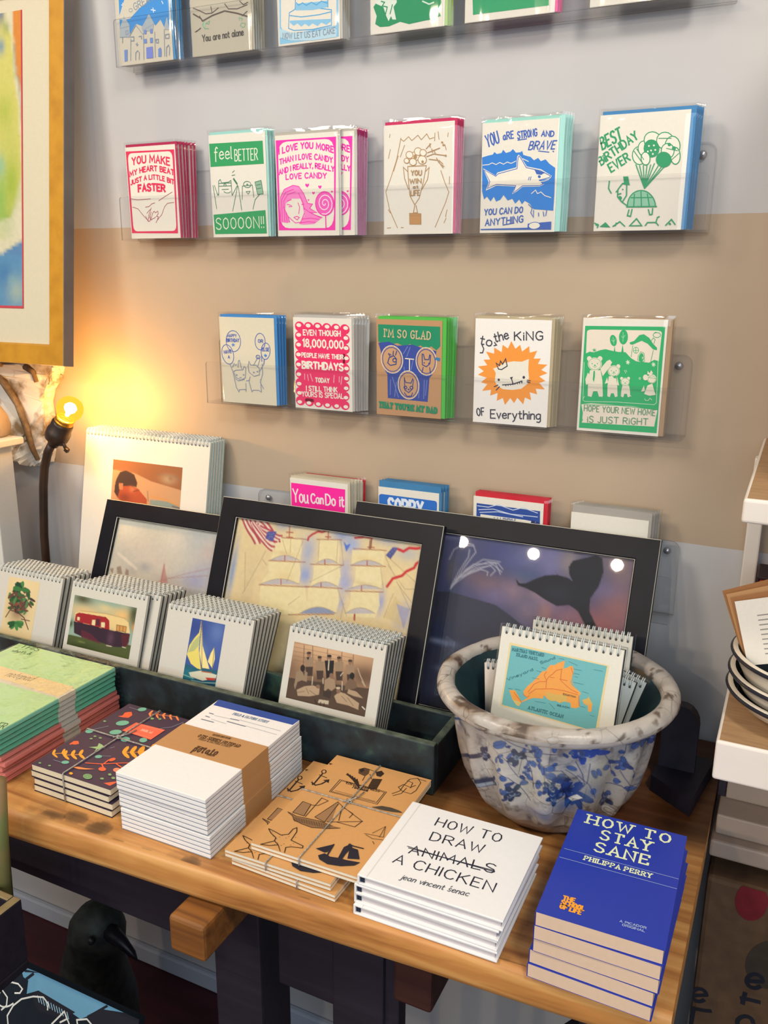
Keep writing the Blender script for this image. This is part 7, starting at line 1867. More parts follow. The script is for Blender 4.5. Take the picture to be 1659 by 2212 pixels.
F 53 70 108 6320 794 30 13 40 49 20 49 10 36 -30 0 -30 -24 -40 -61 0 -37 0 -25
F 53 70 108 6430 831 30 37 10 49 -10 36 -40 0 -30 -24 -10 -37 0 -49 20 -12 30 0
S 159 176 196 0.6 6450 990 0 12 -10 0 -10 0 -20 0 -10 -12 -10 -12 0 -12~0.7
S 159 176 196 0.6 6450 917 0 12 -10 12 -10 0 -20 -12 -10 -12 -10 -12 0 -13~0.7
S 159 176 196 0.6 6440 917 0 0 -10 12 -10 0 -20 -12 -10 -12 -10 -13 0 -12~0.7
S 159 176 196 0.6 6440 990 0 12 -10 0 -10 0 -20 0 -10 -12 -10 -12 0 -12~0.7
S 159 176 196 0.6 6440 966 0 12 -10 0 -20 0 -10 0 -10 -12 -10 -13 -10 -12~0.7
F 63 80 112 5770 709 -20 24 -20 -12 -30 -12 -10 -37 0 -12 30 -12 30 12 20 24 0 25
F 63 80 112 5670 782 -10 -12 -10 -37 10 -36 20 -25 20 0 10 25 -10 49 -10 36 -20 0
F 63 80 112 5600 697 10 -25 20 -24 30 -13 20 25 10 24 -20 25 -30 12 -30 -12 -10 -12
F 63 80 112 5610 611 20 -24 30 12 20 24 10 25 -10 24 -20 0 -30 -12 -20 -25 0 -24
F 63 80 112 5730 562 10 25 0 36 -20 25 -20 24 -20 -12 0 -37 10 -36 20 -25 20 0
S 159 176 196 0.6 5700 623 0 0 0 12 -10 0 -10 0 -10 0 -10 -12 0 0~0.7
S 159 176 196 0.6 5710 672 0 12 -10 0 -10 13 -10 0 0 -13 -10 0 0 -12~0.7
S 159 176 196 0.6 5730 697 0 12 0 12 -10 0 -10 0 -10 0 0 -12 0 -12~0.7
S 159 176 196 0.6 5680 635 0 13 -10 12 -10 0 -10 0 0 0 -10 -12 0 -13~0.7
S 159 176 196 0.6 5720 623 0 12 -10 0 -10 13 -10 0 -10 -13 0 0 0 -12~0.7
F 58 74 120 5470 513 -10 12 -20 13 -20 0 -10 -13 0 -12 20 -12 20 -12 10 12 10 12
F 58 74 120 5400 599 -10 0 0 -25 0 -24 10 -25 20 0 0 13 10 24 -10 25 -20 12
F 58 74 120 5360 574 0 -12 10 -24 20 -13 20 -12 0 12 -10 25 -10 24 -20 13 -10 -13
F 58 74 120 5390 464 10 0 10 12 10 13 0 24 -20 12 -10 -12 -10 -12 0 -25 10 -12
F 58 74 120 5460 464 0 12 -10 25 -20 12 -10 12 -10 -12 0 -24 20 -13 10 -12 20 0
S 159 176 196 0.6 5400 525 0 13 -10 0 0 0 -10 12 0 -12 -10 0 10 -13~0.7
S 159 176 196 0.6 5440 538 0 12 -10 0 -10 12 0 0 -10 0 0 -12 0 0~0.7
S 159 176 196 0.6 5410 501 0 0 0 12 -10 0 -10 0 0 0 0 0 0 -12~0.7
S 159 176 196 0.6 5440 538 0 0 0 12 -10 0 -10 0 0 0 -10 0 10 -12~0.7
S 159 176 196 0.6 5410 513 0 12 -10 0 0 13 -10 0 -10 0 0 -13 0 0~0.7
F 49 80 154 7190 440 0 12 0 0 -110 -73 -60 -49 20 0 100 49 40 24 10 25 0 12
F 49 80 154 7020 391 -50 -37 -30 -37 20 -12 30 0 60 37 60 49 20 37 -40 0 -70 -37
F 49 80 154 6870 281 -20 -25 30 0 50 13 70 36 40 37 -30 0 -50 -12 -60 -25 -30 -24
F 49 80 154 6870 183 30 12 60 49 60 49 20 37 -50 -25 -60 -36 -50 -49 -30 -37 20 0
F 49 80 154 7190 366 0 13 0 24 0 12 -140 -73 -50 -37 -10 -24 60 12 130 61 10 12
S 159 176 196 0.6 7070 330 10 12 -30 -12 -20 -13 -40 -24 -20 -12 -20 -12 10 0~0.7
S 159 176 196 0.6 6970 281 -10 0 -10 0 -10 0 -20 -12 -20 -13 -10 -12 -10 -12~0.7
S 159 176 196 0.6 7170 379 20 12 -50 -25 -50 -24 -50 -25 -30 -24 -20 -12 10 0~0.7
S 159 176 196 0.6 6960 281 10 12 -10 0 -30 -12 -20 -12 -20 -13 -10 -12 -10 -12~0.7
S 159 176 196 0.6 6960 269 10 12 -10 0 -30 -12 -20 -13 -20 -12 -10 -12 -10 -12~0.7
F 42 68 120 5840 819 -10 24 -30 13 -30 0 -30 -25 0 -24 20 -25 30 -12 30 12 20 37
F 42 68 120 5740 966 -20 -13 -10 -48 0 -49 20 -25 20 0 20 25 0 49 -10 48 -20 13
F 42 68 120 5640 856 10 -25 20 -24 40 -13 20 13 10 24 -20 37 -30 12 -40 0 -10 -24
F 42 68 120 5670 721 20 0 30 12 20 37 0 37 -10 24 -30 -12 -20 -25 -20 -36 10 -37
F 42 68 120 5770 697 10 24 0 37 -10 36 -20 25 -20 -12 -10 -25 10 -49 20 -36 20 0
S 159 176 196 0.6 5750 831 0 12 -10 13 -10 0 -10 0 -10 0 -10 -13 0 -12~0.7
S 159 176 196 0.6 5800 868 0 12 -10 12 -10 0 -10 0 -10 0 0 -12 0 -12~0.7
S 159 176 196 0.6 5740 770 -10 12 0 0 -10 12 -10 0 -10 -12 -10 0 0 -12~0.7
S 159 176 196 0.6 5790 868 0 12 -10 0 -10 12 -10 0 -10 -12 0 0 0 -12~0.7
S 159 176 196 0.6 5760 856 0 0 -10 12 -10 12 -10 0 -10 -12 -10 -12 10 -13~0.7
F 39 71 156 6110 73 -10 37 -50 12 -60 12 -50 0 -20 -12 10 -37 30 -85 60 0 50 0 40 73
F 39 71 156 6060 207 0 -36 30 -49 40 -49 20 -73 30 0 20 85 -20 49 -50 49 -40 37 -30 -13
F 39 71 156 6300 220 -20 24 -60 0 -70 -12 -60 -25 -20 -24 20 -25 50 0 70 13 60 24 30 25
F 39 71 156 5800 0 20 0 50 0 50 0 60 36 30 61 -30 13 -50 0 -60 -13 -50 -24 -20 -73
F 39 71 156 5850 220 0 -37 40 -49 50 -49 40 -37 30 25 -10 37 -30 48 -50 37 -50 25 -20 0
F 35 63 132 5760 782 0 -36 40 -62 50 -49 60 -24 30 12 -10 37 -30 61 -60 49 -50 24 -30 -12
F 35 63 132 6200 892 -30 13 -70 -13 -80 -49 -50 -49 -20 -36 30 -25 60 13 70 36 70 61 20 49
F 35 63 132 5910 1039 -30 -49 -10 -85 0 -98 10 -74 30 -24 20 37 20 85 0 98 -20 73 -20 37
F 35 63 132 6080 1027 -30 -12 -50 -74 -40 -98 -20 -85 10 -37 30 12 50 74 40 98 20 85 -10 37
F 35 63 132 5690 562 20 -37 60 -12 60 12 60 37 20 25 -20 36 -60 0 -70 -12 -50 -24 -20 -25
F 223 224 218 6690 1247 310 245 -330 -184 -100 -49 -90 -73 -40 -61 -10 -49 40 0 50 12 90 73 80 86
S 39 56 108 0.6 6690 1247 310 245 -330 -184 -100 -49 -90 -73 -40 -61 -10 -49 40 0 50 12 90 73 80 86
S 39 56 108 0.6 7180 1577 -40 0 40 37 -660 -428 -30 -37 0 -24 20 0 60 36 610 416
B 119 120 92 6140 721 12 20.1 0.45
B 119 120 92 5680 538 10 12 0.3
B 119 120 92 6210 415 10 18.1 0.45
B 119 120 92 5410 782 12 18.1 0.35
B 119 120 92 5830 513 8 8 0.4
B 119 120 92 6410 587 6 10 0.3
B 47 98 168 5880 990 16 12 0.6
B 47 98 168 5630 1149 10 10 0.6
B 47 98 168 6160 746 12 12 0.4
B 47 98 168 5480 1161 12 10 0.4
F 230 228 220 5910 868 90 -74 70 37 -110 86~0.9
F 42 46 64 5920 0 -10 0 -20 0 -10 0 -10 0 10 0 10 0 20 0 10 0
F 74 102 160 6480 623 -20 0 -30 -36 -40 -37 -10 -25 -10 -24 20 12 30 25 30 36 20 37 10 12
S 39 56 108 0.6 6480 623 -20 0 -30 -36 -40 -37 -10 -25 -10 -24 20 12 30 25 30 36 20 37 10 12
S 39 56 108 0.6 6370 501 110 122
F 59 85 144 5410 183 -10 -12 10 -25 10 -36 20 -25 10 -12 0 12 -10 37 -10 24 -10 25 -10 12
S 39 56 108 0.6 5410 183 -10 -12 10 -25 10 -36 20 -25 10 -12 0 12 -10 37 -10 24 -10 25 -10 12
S 39 56 108 0.6 5450 73 -40 110
F 93 119 172 5060 525 -10 0 -10 -24 10 -25 10 -24 10 -12 10 0 0 24 0 25 -10 24 -10 12
S 39 56 108 0.6 5060 525 -10 0 -10 -24 10 -25 10 -24 10 -12 10 0 0 24 0 25 -10 24 -10 12
S 39 56 108 0.6 5070 440 -10 85
F 63 79 124 5850 256 -10 13 -20 -13 -20 -12 -10 -24 0 -13 10 -12 10 12 20 13 20 24 0 12
S 39 56 108 0.6 5850 256 -10 13 -20 -13 -20 -12 -10 -24 0 -13 10 -12 10 12 20 13 20 24 0 12
S 39 56 108 0.6 5790 207 60 49
F 74 102 160 5530 354 -10 -24 10 -25 20 -12 10 0 10 12 10 12 -10 25 -10 12 -20 0 -10 0
S 39 56 108 0.6 5530 354 -10 -24 10 -25 20 -12 10 0 10 12 10 12 -10 25 -10 12 -20 0 -10 0
S 39 56 108 0.6 5570 305 -40 49
F 59 85 144 5160 476 -20 13 -20 0 -11 -13 0 -24 0 -12 21 -12 20 0 10 12 0 24 0 12
S 39 56 108 0.6 5160 476 -20 13 -20 0 -11 -13 0 -24 0 -12 21 -12 20 0 10 12 0 24 0 12
S 39 56 108 0.6 5109 440 41 36
F 93 119 172 5800 831 -10 -12 0 -25 0 -24 10 -12 20 -12 10 12 0 24 0 25 -10 24 -20 0
S 39 56 108 0.6 5800 831 -10 -12 0 -25 0 -24 10 -12 20 -12 10 12 0 24 0 25 -10 24 -20 0
S 39 56 108 0.6 5810 746 -10 85
F 63 79 124 6090 0 -10 0 0 0 10 0 20 0 10 0 10 0 0 0 -10 0 -10 0 -20 0
S 39 56 108 0.6 6090 0 -10 0 0 0 10 0 20 0 10 0 10 0 0 0 -10 0 -10 0 -20 0
S 39 56 108 0.6 6120 0 -30 0
F 74 102 160 5480 635 -10 13 -20 0 -20 0 -20 -25 0 -12 10 -12 30 -12 20 12 10 12 0 24
S 39 56 108 0.6 5480 635 -10 13 -20 0 -20 0 -20 -25 0 -12 10 -12 30 -12 20 12 10 12 0 24
S 39 56 108 0.6 5410 611 70 24
F 59 85 144 6990 1112 10 25 0 24 0 13 -20 -13 10 0 10 -12 -10 -24 10 -13 0 0 -10 0
S 39 56 108 0.6 6990 1112 10 25 0 24 0 13 -20 -13 10 0 10 -12 -10 -24 10 -13 0 0 -10 0
S 39 56 108 0.6 6990 1161 0 -49
F 93 119 172 7100 1088 -10 12 -10 0 -120 -73 -110 -86 -20 -36 40 12 120 73 160 98 -30 0 -20 0
S 39 56 108 0.6 7100 1088 -10 12 -10 0 -120 -73 -110 -86 -20 -36 40 12 120 73 160 98 -30 0 -20 0
S 39 56 108 0.6 6830 905 270 183
F 63 79 124 5440 256 0 -12 20 -24 20 -13 20 -12 10 12 -10 13 -10 12 -20 24 -20 0 -10 0
S 39 56 108 0.6 5440 256 0 -12 20 -24 20 -13 20 -12 10 12 -10 13 -10 12 -20 24 -20 0 -10 0
S 39 56 108 0.6 5510 207 -70 49
F 74 102 160 5700 379 -10 -25 10 -12 10 -12 10 0 20 0 0 24 -10 12 -10 13 -10 0 -10 0
S 39 56 108 0.6 5700 379 -10 -25 10 -12 10 -12 10 0 20 0 0 24 -10 12 -10 13 -10 0 -10 0
S 39 56 108 0.6 5740 330 -40 49
F 59 85 144 5920 183 0 -12 10 -25 20 -12 20 -12 10 12 0 12 -10 25 -20 12 -20 12 -10 -12
S 39 56 108 0.6 5920 183 0 -12 10 -25 20 -12 20 -12 10 12 0 12 -10 25 -20 12 -20 12 -10 -12
S 39 56 108 0.6 5980 134 -60 49
F 93 119 172 5910 232 -10 12 -20 -12 -20 -25 0 -24 0 -12 10 0 20 0 10 24 10 25 0 12
S 39 56 108 0.6 5910 232 -10 12 -20 -12 -20 -25 0 -24 0 -12 10 0 20 0 10 24 10 25 0 12
S 39 56 108 0.6 5860 171 50 61
F 63 79 124 6400 403 -10 12 -30 -12 -40 -12 -20 -25 -10 -24 10 -12 30 12 30 12 30 25 10 24
S 39 56 108 0.6 6400 403 -10 12 -30 -12 -40 -12 -20 -25 -10 -24 10 -12 30 12 30 12 30 25 10 24
S 39 56 108 0.6 6290 342 110 61
F 74 102 160 6000 281 -20 -12 -10 -25 -10 -37 10 -24 0 -12 20 12 10 24 10 25 0 37 -10 12
S 39 56 108 0.6 6000 281 -20 -12 -10 -25 -10 -37 10 -24 0 -12 20 12 10 24 10 25 0 37 -10 12
S 39 56 108 0.6 5980 171 20 110
F 59 85 144 6390 36 10 37 -20 0 -30 -12 -50 -61 0 0 10 0 20 0 20 0 20 12 20 24
S 39 56 108 0.6 6390 36 10 37 -20 0 -30 -12 -50 -61 0 0 10 0 20 0 20 0 20 12 20 24
S 39 56 108 0.6 6300 0 90 36
F 93 119 172 6220 513 -10 0 -30 -24 -10 -25 -10 -36 0 -13 20 0 20 25 20 36 10 25 -10 12
S 39 56 108 0.6 6220 513 -10 0 -30 -24 -10 -25 -10 -36 0 -13 20 0 20 25 20 36 10 25 -10 12
S 39 56 108 0.6 6160 415 70 110
F 63 79 124 6600 207 -20 0 -20 -24 -20 -25 0 -12 10 -12 20 0 20 24 20 25 10 24 -20 0
S 39 56 108 0.6 6600 207 -20 0 -20 -24 -20 -25 0 -12 10 -12 20 0 20 24 20 25 10 24 -20 0
S 39 56 108 0.6 6550 134 50 73
F 74 102 160 5560 831 -10 -24 0 -25 10 -24 10 -12 20 0 10 12 0 24 -10 25 -10 12 -20 12
S 39 56 108 0.6 5560 831 -10 -24 0 -25 10 -24 10 -12 20 0 10 12 0 24 -10 25 -10 12 -20 12
S 39 56 108 0.6 5590 746 -30 85
F 59 85 144 5510 85 -10 0 -10 -12 0 -73 0 0 10 0 10 0 20 0 0 0 0 48 -20 37
S 39 56 108 0.6 5510 85 -10 0 -10 -12 0 -73 0 0 10 0 10 0 20 0 0 0 0 48 -20 37
S 39 56 108 0.6 5500 0 10 85
F 93 119 172 5200 403 0 -12 10 -25 20 -36 30 -25 10 0 0 12 -20 37 -20 25 -20 24 -10 0
S 39 56 108 0.6 5200 403 0 -12 10 -25 20 -36 30 -25 10 0 0 12 -20 37 -20 25 -20 24 -10 0
S 39 56 108 0.6 5270 305 -80 98
F 63 79 124 5080 1076 10 -25 30 -24 30 -25 30 -12 0 12 0 13 -30 24 -30 25 -30 12 -10 0
S 39 56 108 0.6 5080 1076 10 -25 30 -24 30 -25 30 -12 0 12 0 13 -30 24 -30 25 -30 12 -10 0
S 39 56 108 0.6 5180 1002 -100 74
F 74 102 160 5600 648 -10 12 -20 12 -20 -12 -20 -12 0 -13 10 -12 20 0 20 0 20 12 0 13
S 39 56 108 0.6 5600 648 -10 12 -20 12 -20 -12 -20 -12 0 -13 10 -12 20 0 20 0 20 12 0 13
S 39 56 108 0.6 5530 635 70 13
F 59 85 144 5190 256 0 -12 20 -12 10 -12 20 0 10 0 -10 12 -10 24 -20 0 -10 0 -10 0
S 39 56 108 0.6 5190 256 0 -12 20 -12 10 -12 20 0 10 0 -10 12 -10 24 -20 0 -10 0 -10 0
S 39 56 108 0.6 5240 232 -50 24
F 93 119 172 5070 635 -10 0 10 -24 20 -24 19 -25 11 12 0 13 0 12 -20 24 -20 12 -10 0
S 39 56 108 0.6 5070 635 -10 0 10 -24 20 -24 19 -25 11 12 0 13 0 12 -20 24 -20 12 -10 0
S 39 56 108 0.6 5120 574 -50 61
F 63 79 124 6600 501 -10 12 -20 0 -30 -12 -10 -12 -10 -25 0 -24 20 0 20 12 30 24 10 25
S 39 56 108 0.6 6600 501 -10 12 -20 0 -30 -12 -10 -12 -10 -25 0 -24 20 0 20 12 30 24 10 25
S 39 56 108 0.6 6520 464 80 37
F 74 102 160 5600 513 -10 -12 -10 -37 10 -24 20 -37 10 0 10 12 0 25 0 36 -20 25 -10 12
S 39 56 108 0.6 5600 513 -10 -12 -10 -37 10 -24 20 -37 10 0 10 12 0 25 0 36 -20 25 -10 12
S 39 56 108 0.6 5620 403 -20 110
F 59 85 144 5610 782 -10 -24 10 -25 10 -36 20 -13 20 -12 10 25 -10 36 -20 25 -20 24 -10 0
S 39 56 108 0.6 5610 782 -10 -24 10 -25 10 -36 20 -13 20 -12 10 25 -10 36 -20 25 -20 24 -10 0
S 39 56 108 0.6 5660 672 -50 110
F 93 119 172 5080 440 0 -12 20 -25 20 -24 20 -13 10 0 10 13 -20 24 -20 25 -20 12 -20 0
S 39 56 108 0.6 5080 440 0 -12 20 -25 20 -24 20 -13 10 0 10 13 -20 24 -20 25 -20 12 -20 0
S 39 56 108 0.6 5160 366 -80 74
F 63 79 124 5390 660 -10 12 -20 0 -20 -12 -10 -12 0 -25 20 -12 20 0 10 12 10 12 0 25
S 39 56 108 0.6 5390 660 -10 12 -20 0 -20 -12 -10 -12 0 -25 20 -12 20 0 10 12 10 12 0 25
S 39 56 108 0.6 5340 623 50 37
F 74 102 160 5740 73 -20 12 -10 -12 -10 -61 0 -12 0 0 10 0 20 0 10 0 0 12 0 61
S 39 56 108 0.6 5740 73 -20 12 -10 -12 -10 -61 0 -12 0 0 10 0 20 0 10 0 0 12 0 61
S 39 56 108 0.6 5700 0 40 73
F 59 85 144 6500 513 -10 12 -20 0 -20 -12 -20 -12 -10 -25 10 -12 20 0 20 12 20 13 10 24
S 39 56 108 0.6 6500 513 -10 12 -20 0 -20 -12 -20 -12 -10 -25 10 -12 20 0 20 12 20 13 10 24
S 39 56 108 0.6 6430 489 60 24
F 93 119 172 6240 0 -10 0 -10 0 -10 0 0 0 0 0 20 0 10 0 10 0 0 0 -10 0
S 39 56 108 0.6 6240 0 -10 0 -10 0 -10 0 0 0 0 0 20 0 10 0 10 0 0 0 -10 0
S 39 56 108 0.6 6210 0 30 0
F 63 79 124 6680 562 -30 0 -30 -12 -40 -25 -40 -36 -10 -25 20 0 30 12 40 25 40 37 20 24
S 39 56 108 0.6 6680 562 -30 0 -30 -12 -40 -25 -40 -36 -10 -25 20 0 30 12 40 25 40 37 20 24
S 39 56 108 0.6 6530 464 140 98
F 74 102 160 6490 917 -10 0 -30 -25 -30 -24 -10 -25 10 -12 10 0 30 12 20 25 20 37 -10 12
S 39 56 108 0.6 6490 917 -10 0 -30 -25 -30 -24 -10 -25 10 -12 10 0 30 12 20 25 20 37 -10 12
S 39 56 108 0.6 6410 819 80 98
F 59 85 144 6070 0 -10 0 10 0 20 0 10 0 20 0 0 0 -10 0 -10 0 -20 0 -10 0
S 39 56 108 0.6 6070 0 -10 0 10 0 20 0 10 0 20 0 0 0 -10 0 -10 0 -20 0 -10 0
S 39 56 108 0.6 6120 0 -50 0
F 93 119 172 5090 966 -20 0 -10 -13 0 -24 20 -37 20 -12 20 -12 10 24 -10 25 -11 24 -19 25
S 39 56 108 0.6 5090 966 -20 0 -10 -13 0 -24 20 -37 20 -12 20 -12 10 24 -10 25 -11 24 -19 25
S 39 56 108 0.6 5100 880 -10 86
F 63 79 124 5160 794 10 -24 30 -24 30 -13 30 -12 10 12 -10 25 -30 24 -30 25 -30 0 -10 -13
S 39 56 108 0.6 5160 794 10 -24 30 -24 30 -13 30 -12 10 12 -10 25 -30 24 -30 25 -30 0 -10 -13
S 39 56 108 0.6 5270 733 -110 61
F 74 102 160 5400 269 -10 0 -10 0 -10 -25 10 -24 10 -13 10 0 10 13 0 24 0 12 -10 13
S 39 56 108 0.6 5400 269 -10 0 -10 0 -10 -25 10 -24 10 -13 10 0 10 13 0 24 0 12 -10 13
S 39 56 108 0.6 5390 207 10 62
F 59 85 144 5560 440 -10 -12 -10 -13 0 -24 10 -25 0 0 10 0 10 13 0 24 0 25 -10 12
S 39 56 108 0.6 5560 440 -10 -12 -10 -13 0 -24 10 -25 0 0 10 0 10 13 0 24 0 25 -10 12
S 39 56 108 0.6 5550 354 10 86
F 93 119 172 5410 476 -10 -12 10 -24 10 -37 10 -24 20 -13 0 13 0 24 -10 37 -20 36 -10 0
S 39 56 108 0.6 5410 476 -10 -12 10 -24 10 -37 10 -24 20 -13 0 13 0 24 -10 37 -20 36 -10 0
S 39 56 108 0.6 5450 366 -40 110
F 63 79 124 6000 232 -20 0 -10 -12 -10 -25 -10 -24 10 -13 20 0 10 13 10 24 10 25 -10 12
S 39 56 108 0.6 6000 232 -20 0 -10 -12 -10 -25 -10 -24 10 -13 20 0 10 13 10 24 10 25 -10 12
S 39 56 108 0.6 5960 158 40 74
F 74 102 160 6160 770 -20 -24 -10 -25 10 -24 10 -13 20 0 20 25 0 24 0 25 -10 12 -20 0
S 39 56 108 0.6 6160 770 -20 -24 -10 -25 10 -24 10 -13 20 0 20 25 0 24 0 25 -10 12 -20 0
S 39 56 108 0.6 6170 684 -10 86
F 59 85 144 5820 623 -20 12 -10 -12 -20 -24 -10 -25 10 -12 10 -12 20 12 10 25 10 24 0 12
S 39 56 108 0.6 5820 623 -20 12 -10 -12 -20 -24 -10 -25 10 -12 10 -12 20 12 10 25 10 24 0 12
S 39 56 108 0.6 5770 562 50 61
S 39 56 108 0.8 6510 354 90 135 220 269
S 39 56 108 0.8 6230 244 80 110 80 196
S 39 56 108 0.8 4929 782 141 37 -70 147
S 39 56 108 0.8 5830 428 120 97 80 98
S 39 56 108 0.8 5150 403 80 61 60 37
S 39 56 108 0.8 5970 513 130 110 100 196
S 39 56 108 0.8 6510 61 200 146 -30 74
S 39 56 108 0.8 5650 562 80 86 20 110
S 39 56 108 0.8 6500 538 100 146 130 159
S 39 56 108 0.8 5200 428 40 85 80 135
B 107 90 72 4200 1027 8 32.1 0.6
B 117 96 76 4770 464 8 24.1 0.4
B 122 101 80 5190 110 12 6 0.5""")
ART['sign'] = (465, 454, None, None, """F 111 166 196 2421 21 342 -116 860 -33 618 38 468 -9 -425 221 -407 79 -217 148 -325 -47 -499 -62 -206 121 -8 -191 -103 -13
F 34 36 46 2728 350 108 -110 719 53 -187 162 -474 52
F 34 36 46 3767 264 210 -169 400 -97 348 -13 67 334 -849 204
S 34 36 46 4.21 2530 57 238 -130
S 34 36 46 4.21 2586 159 109 -110
S 34 36 46 4.21 3877 201 204 -189
S 168 212 232 1.31 2836 313 50 78
S 168 212 232 1.31 2889 315 50 78
S 168 212 232 1.31 2942 318 49 78
S 168 212 232 1.31 2995 321 49 78
S 168 212 232 1.31 3047 324 50 77
S 168 212 232 1.31 3100 327 49 77
S 168 212 232 1.31 3152 329 49 78
S 168 212 232 1.31 3204 332 49 77
S 168 212 232 1.31 3256 335 49 77
S 168 212 232 1.31 3308 338 48 76
S 168 212 232 1.31 3360 340 48 77
S 168 212 232 1.31 3411 343 48 77
S 232 232 224 2.37 1925 262 301 33
S 232 232 224 2.37 2164 402 27 -34 122 -67 132 -21 93 41 -35 72 -94 33
S 232 232 224 2.37 2408 577 -34 32 -36 29 -37 23 -37 17 -35 12 -32 4 -29 -2 -24 -9 -19 -15 -13 -22 -7 -27 0 -31 6 -35 12 -38
S 232 232 224 2.37 2206 742 83 -91 -9 -118 -137 -75
S 232 232 224 2.37 3059 436 -2 -82 -110 -57 -186 54 -209 110 -137 145 -80 175 46 129
S 232 232 224 2.37 3174 596 188 -245 185 202
S 232 232 224 2.37 3427 433 -109 87
S 232 232 224 2.37 3663 511 -58 -130 171 -74 101 44""")
ART['sack'] = (432, 740, None, None, """F 110 26 36 685 114 1 67 -10 67 -21 63 -31 54 -39 41 -44 26 -46 8 -45 -10 -41 -27 -34 -43 -24 -56 -13 -64 -1 -69 11 -68 22 -62 32 -53 39 -40 44 -25 46 -7 44 11 40 27 33 42 23 55 14 63
F 58 49 40 1094 831 1 88 -18 90 -35 86 -50 76 -63 62 -71 42 -73 19 -72 -4 -65 -29 -53 -51 -37 -69 -19 -83 0 -90 20 -92 37 -87 53 -75 63 -59 71 -39 73 -17 69 6 63 29 51 50 36 67 19 80
S 25 26 38 4.8 139 1742 -26 30 -32 18 -32 4 -28 -11 -19 -24 -8 -33 4 -38 17 -37 25 -30 31 -20 32 -5 29 9 20 22 10 32
S 25 26 38 4.8 -1 1729 158 -69
S 25 26 38 4.8 3 2010 36 -95 119 -23 72 -23
S 25 26 38 4.8 39 1915 -15 321
S 25 26 38 5.12 727 1289 -26 30 -32 18 -32 3 -28 -12 -20 -25 -9 -36 4 -39 16 -39 25 -31 31 -19 32 -5 29 10 21 24 10 34
S 25 26 38 5.12 590 1268 156 -56
S 25 26 38 5.12 548 1539 84 -18 113 -11
S 25 26 38 5.12 569 1605 12 -155
S 25 26 38 5.12 689 1910 -27 30 -32 19 -33 6 -29 -10 -20 -23 -8 -32 4 -38 17 -37 26 -31 31 -21 33 -6 29 8 21 21 10 31""")
PLACE = {"hands": [-1.0078, -0.9091, 1.4813, 1.6189, 0.0043], "feel": [-0.8452, -0.7448, 1.4876, 1.6273, 0.0069], "candy": [-0.7278, -0.6241, 1.4812, 1.6199, 0.0029], "win": [-0.5536, -0.4507, 1.4846, 1.6225, 0.0089], "shark": [-0.4116, -0.3106, 1.4832, 1.6165, 0.01], "birthday": [-0.2597, -0.1543, 1.4822, 1.6157, 0.0048], "balloons": [-0.8394, -0.7375, 1.2268, 1.3626, 0.0186], "million": [-0.7027, -0.6029, 1.2287, 1.3652, 0.0157], "glad": [-0.5626, -0.4604, 1.2291, 1.3662, 0.007], "king": [-0.4113, -0.305, 1.2319, 1.3708, 0.007], "home": [-0.2643, -0.1588, 1.2364, 1.3754, 0.0043], "castle": [-1.0099, -0.9061, 1.7379, 1.8811, 0.0], "alone": [-0.8698, -0.7644, 1.744, 1.8896, 0.0], "cake": [-0.7205, -0.6218, 1.7407, 1.8768, 0.0], "cat": [-0.575, -0.4689, 1.7408, 1.8871, 0.0], "meadow": [-0.4414, -0.3251, 1.74, 1.9006, 0.0], "plain": [-0.2822, -0.1575, 1.7409, 1.9129, 0.0], "doit": [-0.7145, -0.6105, 0.981, 1.1162, -0.0], "sorry": [-0.5579, -0.4589, 0.9903, 1.119, 0.0], "lady": [-0.4056, -0.3027, 0.9885, 1.1222, -0.0], "blank": [-0.2633, -0.1602, 0.9818, 1.1159, -0.0], "c_base": [-0.5982, -0.4498, -0.232, 0.9532], "c_car": [-0.999, -0.8486, -0.232, 0.9541], "c_sail": [-0.8095, -0.6578, -0.232, 0.9494], "c_bot": [-1.1619, -1.0206, -0.232, 0.954], "watercolour": [-1.2023, 1.374], "wallcal": [-1.1367, -0.8662, 1.1578]}
